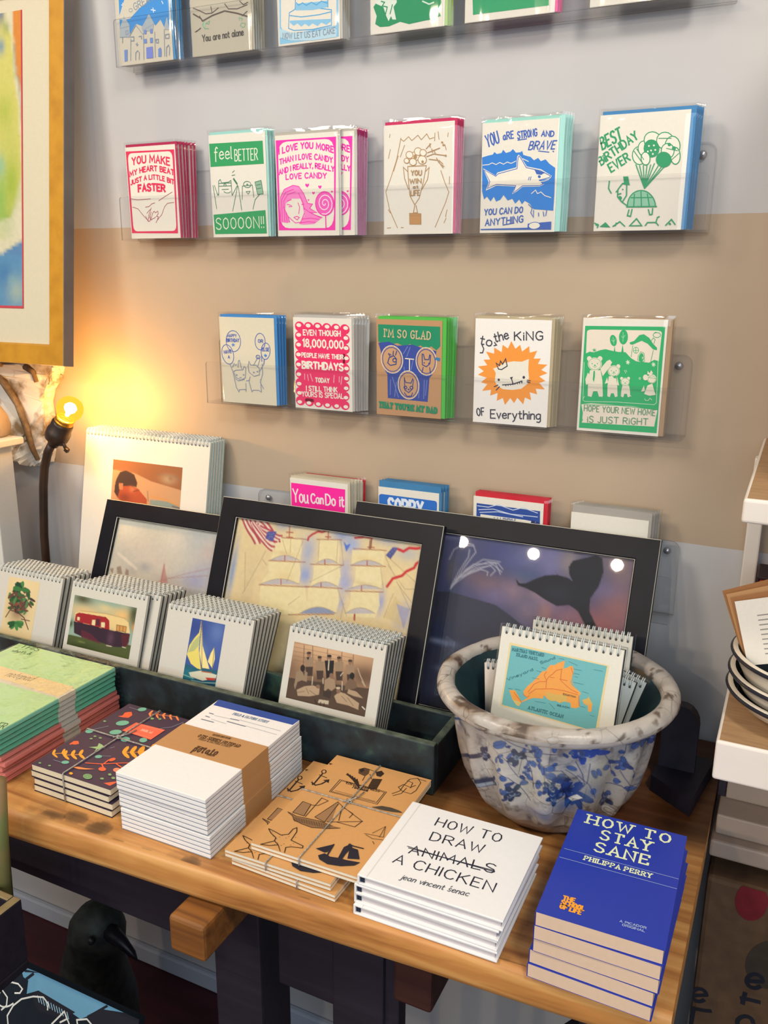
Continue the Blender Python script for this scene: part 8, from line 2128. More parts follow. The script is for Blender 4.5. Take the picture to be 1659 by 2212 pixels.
_CAPS = {'A':'0,0 3,10 6,0;1.1,3.6 4.9,3.6','B':'0,0 0,10 3,10 5,9 5,7 3,5.4 0,5.4;3,5.4 5.6,4.2 5.6,1.4 3.6,0 0,0','C':'6,8.4 4.6,10 2.4,10 .7,8.3 0,5 .7,1.7 2.4,0 4.6,0 6,1.6','D':'0,0 0,10 2.6,10 5,8.6 6,5 5,1.4 2.6,0 0,0','E':'5,0 0,0 0,10 5,10;0,5.2 4,5.2','F':'0,0 0,10 5,10;0,5.2 4,5.2','G':'6,8.4 4.6,10 2.4,10 .7,8.3 0,5 .7,1.7 2.4,0 4.6,0 6,1.4 6,4.6 3.6,4.6','H':'0,0 0,10;6,0 6,10;0,5 6,5','I':'0,0 0,10','J':'4,10 4,2.2 3.2,.4 1.6,0 0,1.6','K':'0,0 0,10;5.6,10 0,4.4;1.8,6 6,0','L':'0,10 0,0 5,0','M':'0,0 .6,10 4,2.6 7.4,10 8,0','N':'0,0 0,10 6,0 6,10','O':'3,0 .8,1.5 0,5 .8,8.5 3,10 5.2,8.5 6,5 5.2,1.5 3,0','P':'0,0 0,10 3.4,10 5.4,8.8 5.4,6.2 3.4,4.8 0,4.8','Q':'3,0 .8,1.5 0,5 .8,8.5 3,10 5.2,8.5 6,5 5.2,1.5 3,0;3.6,2.4 6.4,-.8','R':'0,0 0,10 3.4,10 5.4,8.8 5.4,6.4 3.4,5 0,5;2.6,5 6,0','S':'5.6,8.6 4.2,10 1.8,10 .3,8.4 .6,6.4 5,4 5.6,1.8 4.2,0 1.6,0 0,1.6','T':'0,10 6,10;3,10 3,0','U':'0,10 0,2.6 1,.6 3,0 5,.6 6,2.6 6,10','V':'0,10 3,0 6,10','W':'0,10 2,0 4.2,8 6.4,0 8.4,10','X':'0,0 6,10;0,10 6,0','Y':'0,10 3,5 6,10;3,5 3,0','Z':'0,10 6,10 0,0 6,0',
 '0':'2.6,0 .6,1.5 0,5 .6,8.5 2.6,10 4.6,8.5 5.2,5 4.6,1.5 2.6,0','1':'0,8 2,10 2,0','8':'2.6,5.3 .6,6.6 .8,9 2.6,10 4.4,9 4.6,6.6 2.6,5.3 .2,3.6 .2,1.2 2.6,0 5,1.2 5,3.6 2.6,5.3','9':'5,7 3.6,5 1.4,5.2 .3,7 .8,9.4 2.8,10 4.8,8.8 5,6 4.4,0','!':'0,10 0,3.4;0,.8 0,0','.':'0,.9 0,0',',':'.6,1 0,-1.6',"'":'0,10 -.2,7.6','&':'6,0 1.4,7.6 2,9.8 3.8,9.6 4,7.6 .4,3.6 .4,1.2 2.2,0 4.2,.8 6,3.8',' ':''}
_LOW = {'a':'4.4,5.6 2.6,6.4 .6,5.2 0,3 .8,.6 2.4,0 4.2,1.6 4.4,5.8;4.4,5.6 4.4,1 5.2,0','b':'0,10 0,0;0,3.4 1.6,6 3.6,5.8 4.4,3.2 3.4,.3 1.4,0 0,1.6','c':'4,5.2 2.4,6.4 .6,5.2 0,3 .8,.8 2.4,0 4.2,1.2','d':'4.4,10 4.4,0;4.4,5 2.6,6.3 .6,5.2 0,3 .8,.6 2.4,0 4.4,1.6','e':'0,3.2 4.2,3.6 3.8,5.6 2.2,6.4 .6,5.2 0,3 .8,.7 2.4,0 4.4,1.2','f':'3.4,9 2.2,10 1.2,8.6 1.2,-2;0,5.8 3,5.8','g':'4.4,5.6 2.6,6.4 .6,5.2 0,3 .8,.8 2.4,.2 4.2,1.8 4.4,6;4.4,5.6 4.4,-2 3,-3.6 .8,-3','h':'0,10 0,0;0,3.6 1.6,6.2 3.4,6 4,4.6 4,0','i':'0,6.2 0,0;0,8.6 0,8','j':'1.6,6.2 1.6,-2 .8,-3.2 -.6,-2.6;1.6,8.6 1.6,8','k':'0,10 0,0;3.6,6.2 0,2.6;1.2,3.6 4,0','l':'0,10 0,.6 .8,0','m':'0,6.2 0,0;0,4 1.4,6.2 2.6,5.6 2.8,0;2.8,4 4.2,6.2 5.4,5.6 5.6,0','n':'0,6.2 0,0;0,4 1.6,6.2 3.4,5.8 3.8,4.4 3.8,0','o':'2.2,0 .5,.9 0,3.2 .6,5.5 2.2,6.4 3.9,5.5 4.4,3.2 3.8,.9 2.2,0','p':'0,6.2 0,-3.4;0,3.4 1.6,6.1 3.6,5.8 4.4,3.2 3.4,.3 1.4,0 0,1.4','q':'4.4,6.2 4.4,-3.4;4.4,5 2.6,6.3 .6,5.2 0,3 .8,.6 2.4,0 4.4,1.6','r':'0,6.2 0,0;0,4 1.4,6 3,6','s':'3.6,5.4 2.2,6.4 .5,5.6 .6,4 3.2,2.6 3.4,1 1.8,0 0,1','t':'1.4,9 1.4,1 2.4,0 3.4,.8;0,6.2 3.2,6.2','u':'0,6.2 0,1.6 1,.1 2.8,.4 4,2.4;4,6.2 4,1 4.8,0','v':'0,6.2 2,0 4,6.2','w':'0,6.2 1.5,0 3,5.4 4.5,0 6,6.2','x':'0,0 4,6.2;0,6.2 4,0','y':'0,6.2 2.2,0;4.4,6.2 1.6,-2 .2,-3.4','z':'0,6.2 4,6.2 0,0 4,0'}
def _gl(t): return [[tuple(float(q) for q in a.split(',')) for a in s.split()] for s in t.split(';') if s]
CAPS = {k: _gl(v) for k, v in _CAPS.items()}; LOW = {k: _gl(v) for k, v in _LOW.items()}

def lettering(txt, p0, p1, h, arc, font, slant):
    x = 0; out = []
    for ch in txt:
        g = LOW.get(ch) or CAPS.get(ch.upper()) if ch not in CAPS else CAPS[ch]
        if ch == ' ': x += 4.2; continue
        mx = max(p[0] for s in g for p in s) if g else 3
        sg = [list(s) for s in g]
        if font == 2:
            for s in g:
                for e, f in ((s[0], s[1]), (s[-1], s[-2])):
                    if s[0] == s[-1]: continue
                    if e[1] in (0, 10) and abs(f[1] - e[1]) > 2.5: sg.append([(e[0] - 1.5, e[1]), (e[0] + 1.5, e[1])])
                    elif abs(f[1] - e[1]) < 0.01 and e[1] in (0, 10) and e[0] > 4: sg.append([(e[0], e[1]), (e[0], e[1] + (2 if e[1] == 0 else -2))])
        out += [[(px + x, py) for px, py in s] for s in sg]; x += mx + (3.6 if font == 2 else 1.6 if font == 1 else 2.4)
    tot = max(x - 2, 1); dx, dy = p1[0] - p0[0], p1[1] - p0[1]; L = math.hypot(dx, dy); ux, uy = dx / L, dy / L; res = []
    for s in out:
        q = []
        for px, py in s:
            t = px / tot; a = t * L + slant * py * h / 10; b = py * h / 10 + arc * (math.sin(math.pi * t))
            q.append((p0[0] + ux * a + uy * b, p0[1] + uy * a - ux * b))
        res.append(q)
    return res

def ops(key):
    for s in ART[key][4].split('\n'):
        if not s: continue
        a = 1.0; k = s[0]
        if k in 'FS' and '~' in s: s, t = s.split('~'); a = float(t)
        if k == 'T':
            c, t, wd, p, h, arc, font, sl = s[2:].split('|'); p = [int(v) / 10 for v in p.split()]
            yield 'T', rgb(c.split()), float(wd), lettering(t, p[:2], p[2:], float(h), float(arc), int(font), float(sl)), 1.0
            continue
        w = s.split()[1:]; col = rgb(w[:3]); w = w[3:]
        if k == 'B':
            yield k, col, (float(w[2]), float(w[3])), (int(w[0]) / 10, int(w[1]) / 10), float(w[4])
        else:
            wd = float(w[0]) if k == 'S' else 0; q = list(map(int, w[1 if k == 'S' else 0:])); P = [(q[0] / 10, q[1] / 10)]
            for i in range(2, len(q), 2): P.append((P[-1][0] + q[i] / 10, P[-1][1] + q[i+1] / 10))
            yield k, col, wd, P, a

def ribbon(P, w):
    P = [p for i, p in enumerate(P) if i == 0 or math.hypot(p[0] - P[i-1][0], p[1] - P[i-1][1]) > 1e-4]
    n = len(P)
    if n < 2: return None
    cl = n > 3 and math.hypot(P[0][0] - P[-1][0], P[0][1] - P[-1][1]) < 1e-3
    D = []
    for i in range(n - 1):
        dx, dy = P[i+1][0] - P[i][0], P[i+1][1] - P[i][1]; L = math.hypot(dx, dy); D.append((dx / L, dy / L))
    vs = []
    for i in range(n):
        a = D[i-1] if i > 0 else (D[-1] if cl else D[0]); b = D[i] if i < n - 1 else (D[0] if cl else D[-1])
        nx, ny = -(a[1] + b[1]), a[0] + b[0]; L = math.hypot(nx, ny)
        if L < 0.35: nx, ny, L = -a[1], a[0], 1.0; k = w / 2
        else: k = w / 2 / max(L / 2, 0.45)
        nx /= L; ny /= L
        ex = (0, 0)
        if not cl and i == 0: ex = (-a[0] * w * .3, -a[1] * w * .3)
        if not cl and i == n - 1: ex = (b[0] * w * .3, b[1] * w * .3)
        vs += [(P[i][0] + nx * k + ex[0], P[i][1] + ny * k + ex[1]), (P[i][0] - nx * k + ex[0], P[i][1] - ny * k + ex[1])]
    return vs, [(2*i, 2*i+1, 2*i+3, 2*i+2) for i in range(n - 1)]

def draw(mb, key, fn, m=0, sx=1.0, sy=1.0, clip=True):
    W, H = ART[key][0], ART[key][1]; lay = 0; last = None; cnt = 0
    O = list(ops(key)); nl = sum(1 for i, o in enumerate(O) if i == 0 or (o[0], o[1]) != (O[i-1][0], O[i-1][1])); stp = min(6e-5, 0.0007 / max(nl, 1))
    def up():
        nonlocal cnt
        cnt += 1; return 0.0001 + (lay + (cnt % 9) / 10) * stp
    cl = lambda p: (min(max(p[0], 0.2), W - 0.2) * sx, min(max(p[1], 0.2), H - 0.2) * sy) if clip else (p[0] * sx, p[1] * sy)
    for k, col, wd, P, a in O:
        if (k, col) != last: lay += 1; last = (k, col)
        z = up()
        if k == 'F':
            q = [cl(p) for p in P]
            if len(q) > 2 and q[0] == q[-1]: q = q[:-1]
            tr = tessellate_polygon([[Vector((x, y, 0)) for x, y in q]])
            fs = []
            for t in tr:
                (ax, ay), (bx, by), (cx, cy) = (q[i] for i in t)
                fs.append(tuple(t) if (bx - ax) * (cy - ay) - (by - ay) * (cx - ax) < 0 else tuple(t)[::-1])
            mb.add([fn(x / 1000, y / 1000, z) for x, y in q], fs, m, col)
        elif k in 'ST':
            for s in ([P] if k == 'S' else P):
                rb = ribbon(s, max(wd, 0.18))
                z = up()
                if rb: mb.add([fn(*(c / 1000 for c in cl(v)), z) for v in rb[0]], rb[1], m, col)

def vnoise(h, w, cells, seed, wrapx=False, aspect=1.0):
    rs = np.random.RandomState(seed); out = np.zeros((h, w)); amp = 1.0; tot = 0
    for o in range(5):
        cx = max(2, int(cells * 2 ** o * aspect)); cy = max(2, int(cells * 2 ** o * h / w)); g = rs.rand(cy + 2, cx + 2)
        if wrapx: g[:, cx] = g[:, 0]; g[:, cx + 1] = g[:, 1]
        X = np.linspace(0, cx, w, endpoint=False); Y = np.linspace(0, cy, h, endpoint=False); xi = X.astype(int); yi = Y.astype(int); fx = X - xi; fy = (Y - yi)[:, None]
        fx = fx * fx * (3 - 2 * fx); fy = fy * fy * (3 - 2 * fy)
        a = g[yi][:, xi] * (1 - fx) + g[yi][:, xi + 1] * fx; b = g[yi + 1][:, xi] * (1 - fx) + g[yi + 1][:, xi + 1] * fx
        out += amp * (a * (1 - fy) + b * fy); tot += amp; amp *= 0.55
    return out / tot

def paint(key, base=None):
    """Paint a picture's own ops onto a small canvas; returns colours on a vertex grid."""
    W, H, (nx, ny) = ART[key][0], ART[key][1], ART[key][2]; k = 2; h, w = ny * k, nx * k
    C = base.repeat(k, 0).repeat(k, 1) if base is not None else np.full((h, w, 3), 0.6)
    sx, sy = w / W, h / H
    for t, col, wd, P, a in ops(key):
        c = np.array(col[:3])
        if t == 'B':
            rx, ry = wd[0] * sx, wd[1] * sy; cx, cy = P[0] * sx, P[1] * sy
            x0, x1, y0, y1 = [int(v) for v in (max(0, cx - 2.6 * rx), min(w, cx + 2.6 * rx + 1), max(0, cy - 2.6 * ry), min(h, cy + 2.6 * ry + 1))]
            if x1 <= x0 or y1 <= y0: continue
            Y, X = np.mgrid[y0:y1, x0:x1]; A = a * np.exp(-(((X - cx) / rx) ** 2 + ((Y - cy) / ry) ** 2) * 1.1)
        else:
            q = np.array([(p[0] * sx, p[1] * sy) for p in P]); g = wd / 2 * (sx + sy) / 2 if t == 'S' else 0
            x0, x1, y0, y1 = [int(v) for v in (max(0, q[:, 0].min() - g - 2), min(w, q[:, 0].max() + g + 2), max(0, q[:, 1].min() - g - 2), min(h, q[:, 1].max() + g + 2))]
            if x1 <= x0 or y1 <= y0: continue
            Y, X = np.mgrid[y0:y1, x0:x1].astype(float)
            if t == 'F':
                ins = np.zeros(X.shape, bool); n = len(q)
                for i in range(n):
                    ax, ay = q[i]; bx, by = q[(i + 1) % n]
                    if ay == by: continue
                    ins ^= ((ay > Y) != (by > Y)) & (X < (bx - ax) * (Y - ay) / (by - ay) + ax)
                A = a * ins
            else:
                d = np.full(X.shape, 1e9)
                for i in range(len(q) - 1):
                    ax, ay = q[i]; vx, vy = q[i+1] - q[i]; L = vx * vx + vy * vy + 1e-9
                    u = np.clip(((X - ax) * vx + (Y - ay) * vy) / L, 0, 1); d = np.minimum(d, np.hypot(X - ax - u * vx, Y - ay - u * vy))
                A = a * np.clip(max(g, 0.6) - d + 0.5, 0, 1)
        R_ = C[y0:y1, x0:x1]; C[y0:y1, x0:x1] = R_ + (c - R_) * A[..., None]
    return C.reshape(ny, k, nx, k, 3).mean((1, 3))

def grid_mesh(mb, G, fn, m=0, smooth=False, wrap=False):
    ny, nx = G.shape[:2]; b = len(mb.v)
    for j in range(ny):
        for i in range(nx): mb.v.append(tuple(fn(i, j)))
    A = np.ones((ny, nx, 4)); A[..., :3] = G
    for j in range(ny - 1):
        for i in range(nx if wrap else nx - 1):
            i2 = (i + 1) % nx
            mb.f.append([b + j * nx + i, b + (j + 1) * nx + i, b + (j + 1) * nx + i2, b + j * nx + i2]); mb.m.append(m); mb.sm.append(smooth)
            mb.c.append(A[[j, j + 1, j + 1, j], [i, i, i2, i2]])
GAM = dict(ship=1.2, whale=1.15, left=1.1, plant=1.3, caravan=1.35, sail=1.2, base=1.5, driver=1.25)
def picture(mb, key, fn, m=0, ox=0, oy=0):
    """Painted picture laid on a sheet: its rectangle on the parent sheet is ART[key][3] (mm)."""
    W, H, (nx, ny) = ART[key][0], ART[key][1], ART[key][2]; G = paint(key) ** GAM.get(key, 1.0)
    if key in ('whale', 'base'): g = G.mean(2, keepdims=True); G = g + (G - g) * 0.68
    grid_mesh(mb, G, lambda i, j: fn((ox + W * i / (nx - 1)) / 1000, (oy + H * j / (ny - 1)) / 1000, 0.00015), m)

# ------------------------------------------------------------ the room
structure(MB().box(-4.2, 1.4, 0, 0.12, -0.02, 2.95).build('wall_back', 'wall'))
structure(MB().box(-4.2, 1.4, -4.4, 0.12, -0.10, 0).build('floor', 'floor'))
structure(MB().bbox(-4.2, 1.4, -0.014, 0.0, 0, 0.04, 0.004).build('baseboard_back', 'base'))

# ------------------------------------------------------------ table
TZ = 0.80
tb = thing('display_table', 'long worn wooden table holding notebooks, calendars, frames and the pot', 'table', (0, 0, 0))
nx, ny = 620, 150
X0, X1 = -1.75, -0.036
nz1 = vnoise(ny, nx, 7, 3); nz2 = vnoise(ny, nx, 30, 8); nz3 = vnoise(ny, nx, 12, 21)
stains = [(-0.716, -0.529, .017, .012), (-0.677, -0.533, .016, .011), (-0.543, -0.535, .013, .010), (-0.64, -0.546, .012, .008), (-0.60, -0.548, .016, .008), (-0.745, -0.537, .02, .008), (-0.47, -0.541, .02, .006), (-.40, -.535, .01, .007), (-.18, -.523, .02, .008)]
G = np.ones((ny, nx, 3))
def front_y(x): return -0.5175 - 0.0425 * (min(max((-0.036 - x) / 0.80, 0), 1)) - 0.0003 * math.sin(x * 31)
def txy(i, j):
    x = X0 + (X1 - X0) * i / (nx - 1); f = front_y(x) + 0.008
    return x, -0.004 + (f + 0.004) * j / (ny - 1)
FY = np.array([front_y(X0 + (X1 - X0) * i / (nx - 1)) for i in range(nx)]) + 0.008
XX = np.linspace(X0, X1, nx)[None, :].repeat(ny, 0); YY = -0.004 + (FY[None, :] + 0.004) * np.linspace(0, 1, ny)[:, None]
wv = np.clip((YY + 0.40 + 0.20 * (nz1 - .5)) / 0.12, 0, 1)[..., None]
G = (1 - wv) + np.array([0.20, 0.145, 0.14]) * wv  # darkens the back: browner wood together with painted shade around the pot
for sx_, sy_, rx, ry in stains:
    d = np.hypot((XX - sx_) / rx, (YY - sy_) / ry) + (nz2 - .5) * 1.1
    G = np.where((d < 1)[..., None], G * (0.34 + 0.35 * np.clip(d, 0, 1) ** 3)[..., None], G)
G = G * (0.85 + 0.30 * nz2)[..., None] * np.where(nz3 > .60, 1.16, 1.0)[..., None]
t = MB(); grid_mesh(t, G, lambda i, j: (*txy(i, j), TZ - 0.0004 * nz2[j, i]), 0, True)
# rounded front edge, underside and ends of the plank
prof = [(0.008, 0.0), (0.0035, -0.0012), (0.001, -0.004), (0.0, -0.010), (0.0, -0.030), (0.002, -0.036), (0.007, -0.040)]
xs = [X0 + (X1 - X0) * i / 200 for i in range(201)]
vs = [(x, front_y(x) + a + (0.0003 * math.sin(x * 140 + k) if k in (3, 4) else 0), TZ + b) for x in xs for k, (a, b) in enumerate(prof)]
np_ = len(prof)
t.add(vs, [(i * np_ + k, i * np_ + k + 1, (i + 1) * np_ + k + 1, (i + 1) * np_ + k) for i in range(200) for k in range(np_ - 1)], 0, (1, 0.95, 0.9, 1), True)
for x, sgn in ((X0, 1), (X1, -1)):
    f = front_y(x); pts = [(-0.004, TZ), (-0.004, TZ - 0.04)] + [(f + a, TZ + b) for a, b in prof[::-1]]
    t.add([(x, y, z) for y, z in pts], [tuple(range(len(pts)))], 0, (1.15, 1.1, 1.0, 1))
f0, f1 = front_y(X0) + .007, front_y(X1) + .007
t.add([(X0, -0.004, TZ - .04), (X1, -0.004, TZ - .04), (X1, f1, TZ - .04), (X0, f0, TZ - .04)], [(0, 1, 2, 3)], 0, (.8, .8, .8, 1))
t.build('tabletop', 'table', tb, fixn=True)
MB().bbox(-1.70, -0.565, -0.497, -0.478, 0.652, 0.757, 0.002).bbox(-0.475, -0.318, -0.47, -0.45, 0.612, 0.757, 0.002).build('apron', 'darkwood', tb)
for x0, x1, y0, z0, z1, mm in ((-0.546, -0.499, -0.573, 0.714, 0.7585, 'beam'), (-0.312, -0.268, -0.500, 0.684, 0.7585, 'beamd')):
    MB().bbox(x0, x1, y0, -0.05, z0, z1, 0.004, seg=2).build('cross_beam', mm, tb)
for x0, x1 in ((-0.565, -0.497), (-0.40, -0.335)):
    MB().bbox(x0, x1, -0.475, -0.41, 0.0, 0.7138 if x0 < -.5 else .7575, 0.003).build('leg', 'darkwood', tb)
for x0, x1 in ((-1.68, -1.61), (-0.125, -0.06)):
    MB().bbox(x0, x1, -0.46, -0.40, 0.0, 0.7575, 0.003).build('leg', 'darkwood', tb)
    MB().bbox(x0, x1, -0.09, -0.03, 0.0, 0.7575, 0.003).build('leg', 'darkwood', tb)
MB().tube([(-0.33, -0.44, 0.40), (-0.09, -0.43, 0.70)], 0.022, 4).build('brace', 'darkwood', tb)

# ------------------------------------------------------------ clear wall racks
def rack(label, x0, x1, zb, lip=0.066, back=0.105):
    t = thing('acrylic_card_rack', label, 'card rack', (0, 0, zb), group='clear acrylic card racks on the wall')
    def panel(nm, x0, x1, y0, y1, z0, z1, rad=0.012):
        # sheet with rounded upper corners; big faces clear, cut edge a little darker
        pts = [(x0, z0), (x1, z0)]
        for cx, a0 in ((x1 - rad, 0), (x0 + rad, 90)):
            for k in range(5):
                a = R(a0 + 90 * k / 4); pts.append((cx + rad * math.cos(a), z1 - rad + rad * math.sin(a)))
        n = len(pts); mb = MB()
        mb.add([(x, y, z) for y in (y0, y1) for x, z in pts], [tuple(range(n)), tuple(range(n, 2 * n))[::-1]], 0)
        mb.add([(x, y, z) for y in (y0, y1) for x, z in pts], [(i, n + i, n + (i + 1) % n, (i + 1) % n) for i in range(n)], 1)
        mb.build(nm, ['acry', 'acrye'], t)
    panel('back_panel', x0, x1, -0.0035, -0.001, 0.0, back)
    panel('front_lip', x0 + .002, x1 - .002, -0.0445, -0.042, 0.0, lip, 0.004)
    MB().box(x0, x1, -0.0418, -0.0037, -0.0002, 0.0022, 0).build('shelf', ['acry'], t)
    for x in (x0 + 0.02, x1 - 0.016):
        MB().lathe([(0, 0.0036), (0.0028, 0.0032), (0.0046, 0.0018), (0.005, 0)], 14).build('screw', 'steel', t, loc=(x, -0.0037, back - 0.014)).rotation_euler = (R(90), 0, 0)
    return t
RK = {1: 1.7335, 2: 1.4790, 3: 1.2255, 4: 0.9770}
rack('top clear acrylic card rack, cut off by the upper edge of the picture', -1.012, -0.12, RK[1])
rack('clear acrylic card rack just below the top one, holding six stacks of cards', -1.024, -0.1255, RK[2])
rack('third clear acrylic card rack down, shorter, holding five stacks of cards', -0.868, -0.1295, RK[3])
rack('lowest clear acrylic card rack, mostly hidden behind the black picture frames', -0.80, -0.122, RK[4])

# ------------------------------------------------------------ greeting cards
WHITE = 'e6e1d5'
def cello(x0, x1, y0, y1, z0, z1, seed, flap=0.006):
    # soft plastic bag: rounded sides, faintly rippled front, pinched and crinkled at the top
    rs = random.Random(seed); mb = MB(); nf = 9; nz = 12; rings = []
    ph = [rs.uniform(0, 6.3) for _ in range(6)]
    for j in range(nz + 3):
        if j <= nz: z = z0 + (z1 - flap - z0) * j / nz; k = 1.0
        else: z = z1 - flap + flap * (j - nz) / 2; k = 0.6 if j == nz + 1 else 0.25
        ym = (y0 + y1) / 2; rg = []
        for i in range(nf):
            u = i / (nf - 1); wob = 0.00022 * math.sin(u * 9 + ph[0] + j * .7) + 0.0002 * math.sin(j * 1.3 + ph[1] + u * 4)
            cr = (0.0012 * math.sin(u * 40 + ph[2]) + rs.uniform(-.0006, .0006)) if j > nz else 0
            e = 0.0009 if i in (0, nf - 1) else 0
            rg.append((x0 + (x1 - x0) * u, ym + (y0 - ym) * k + (0 if e else wob) * k + e + cr, z + (rs.uniform(-.0006, .0006) if j > nz else 0)))
        rg.append((x1 + .0006, ym, z))
        for i in range(nf - 1, -1, -1):
            u = i / (nf - 1); rg.append((x0 + (x1 - x0) * u, ym + (y1 - ym) * k - (0.0006 if i in (0, nf - 1) else 0) + (rg[i][1] - ym if j > nz else 0) * .5, z))
        rg.append((x0 - .0006, ym, z)); rings.append(rg)
    m = len(rings[0])
    mb.add([p for r in rings for p in r], [(a * m + i, a * m + (i + 1) % m, (a + 1) * m + (i + 1) % m, (a + 1) * m + i) for a in range(len(rings) - 1) for i in range(m)], 0, None, True)
    return mb

def card_stack(key, rk, n, env, what, base=WHITE, shift=0.0012, sh2=None, side=0.0035, up=0.004, edgecol=None, dt=None, alt=None):
    x0, x1, z0, z1, _ = PLACE[key]; zf = RK[rk] + 0.0028; W, H = ART[key][0], ART[key][1]
    w = x1 - x0; h = min(z1 - zf, 0.150); sx = w * 1000 / W; sy = h * 1000 / H
    grp = {1: 'cards on the top rack', 2: 'cards on the second rack', 3: 'cards on the third rack', 4: 'cards on the lowest rack'}[rk]
    rows = {1: 'top rack', 2: 'second rack', 3: 'third rack', 4: 'lowest rack'}[rk]
    fn = lambda u, v, q: (u - w / 2, -q, h - v)
    def make(col, envc, art=True, label=''):
        t = thing('greeting_card', label, 'greeting card', group=grp)
        mb = MB().box(-w / 2, w / 2, 0, 0.0007, 0, h, 0, col)
        if art: draw(mb, key, fn, 0, sx, sy)
        mb.build('card_sheet', 'prt', t)
        MB().box(-w / 2 + side * .4, w / 2 + side, 0.0008, 0.0015, 0.0006, h + up, 0, envc).build('envelope', 'prt', t)
        cello(-w / 2 - 0.0016, w / 2 + side + 0.0018, -0.0013, 0.0018, 0.0001, h + up + 0.0035, len(key) + n).build('clear_sleeve', 'sleeve', t)
        return t
    first = make(base, env, True)
    other = make(alt[0], alt[1], False) if alt else None
    db = min(0.0038, 0.026 / max(n, 1)); dtt = dt or min(0.0052, 0.031 / max(n, 1))
    for i in range(n):
        yb = -0.0365 + i * db; yt = -0.0395 + i * dtt
        a = math.atan2(yb - yt, h)
        dx = shift * i + (sh2 if (sh2 and i >= 1) else 0) + random.uniform(-.0006, .0006)
        src = other if (alt and i >= alt[2]) else first
        nm = what if src is first else alt[3]
        lab = '%s, %s, %s' % (nm, ORD[i], rows)
        loc = ((x0 + x1) / 2 + dx, yb, zf + (0.0002 if i else 0)); rot = (a, 0, R(random.uniform(-.25, .25)) * (i > 0))
        if i == 0 or (alt and i == alt[2]): o = src; o.location = loc; o.rotation_euler = rot; o['label'] = lab
        else: copy_tree(src, lab, loc, rot)
CR_, MG, TQ, GY, SB = 'b01f4e', 'b02068', '9ad0c8', 'b6b0a4', '4f93c8'
card_stack('hands', 2, 6, CR_, 'crimson backed card with red drawn hands', shift=0.0028)
card_stack('feel', 2, 3, TQ, 'green card saying feel better soon', shift=0.002)
card_stack('candy', 2, 6, GY, 'neon pink card about loving candy', shift=0.0016, sh2=0.021, alt=('ecdfe2', MG, 2, 'magenta envelope card behind neon pink candy card'))
card_stack('win', 2, 4, 'c4285c', 'card with brown print of a trophy of flowers', shift=0.0012)
card_stack('shark', 2, 4, '98d2c6', 'white card with blue shark and mint envelope', shift=0.0022, side=0.007)
card_stack('birthday', 2, 4, '3f82b8', 'white card with green tortoise and balloons', shift=0.0018, side=0.006)
card_stack('balloons', 3, 4, '3f86c8', 'cream card with two blue drawn animals', 'dcd4bc', shift=0.0018, side=0.005)
card_stack('million', 3, 6, 'b8b2ac', 'pink scalloped card with white lettering', shift=0.0022)
card_stack('glad', 3, 5, '52b848', 'brown card for a dad with green envelope', 'bd9066', shift=0.002, side=0.006)
card_stack('king', 3, 4, 'b8a888', 'white card with orange lion print', 'f2eee8', shift=0.0018, side=0.004)
card_stack('home', 3, 2, 'ab8f70', 'green card with bear family and new house', shift=0.001, side=0.006, up=0.001)
card_stack('castle', 1, 4, '3f8fc8', 'pale card with blue night sky over a castle', 'd0c9b8', shift=0.002)
card_stack('alone', 1, 5, 'a8a290', 'grey card with birds on a branch', 'bdb6a4', shift=0.0016)
card_stack('cake', 1, 4, 'b8b0a0', 'light blue card with tiered cake', shift=0.0016)
card_stack('cat', 1, 3, 'a8c860', 'green card with white animal outline', shift=0.0018)
card_stack('meadow', 1, 3, 'e8408c', 'green panel card with pink envelope edge', shift=0.0016)
card_stack('plain', 1, 2, 'd8d0bc', 'white card with yellow panel, far right', shift=0.001)
card_stack('doit', 4, 6, 'c8bda6', 'neon pink encouraging card in kraft envelope', shift=0.0026, alt=('e8e0d4', 'c0202c', 5, 'red topped card behind the neon pink ones'))
card_stack('sorry', 4, 4, '3f7fb0', 'blue apology card', shift=0.002, side=0.003, up=0.010)
card_stack('lady', 4, 3, 'c82434', 'card with dark blue print and red envelope', shift=0.001, side=0.006, up=0.007)
card_stack('blank', 4, 4, 'a8a29a', 'plain white card with grey envelope', shift=0.0026, up=0.011)

# ------------------------------------------------------------ dark tray and desk calendars
ty = thing('wooden_tray', 'long narrow dark green chipped wooden tray holding desk calendars', 'tray', (0, 0, TZ))
TX0, TX1 = -1.34, -0.352
def trayboard(nm, x0, x1, y0, y1, z0, z1):
    mb = MB().bbox(x0, x1, y0, y1, z0, z1, 0.0018); 
    for i, f in enumerate(mb.f):
        if min(mb.v[k][2] for k in f) > z1 - 0.0012: mb.m[i] = 1
    mb.build(nm, ['tray', 'trayw'], ty)
trayboard('front_board', TX0, TX1, -0.300, -0.289, 0.0005, 0.070)
trayboard('back_board', TX0, TX1, -0.2035, -0.1945, 0.0005, 0.061)
trayboard('end_board', TX1 - 0.011, TX1, -0.2888, -0.2037, 0.0005, 0.066)
trayboard('end_board', TX0, TX0 + 0.011, -0.2888, -0.2037, 0.0005, 0.066)
trayboard('bottom_board', TX0 + .0112, TX1 - .0112, -0.2888, -0.2037, 0.0005, 0.0075)

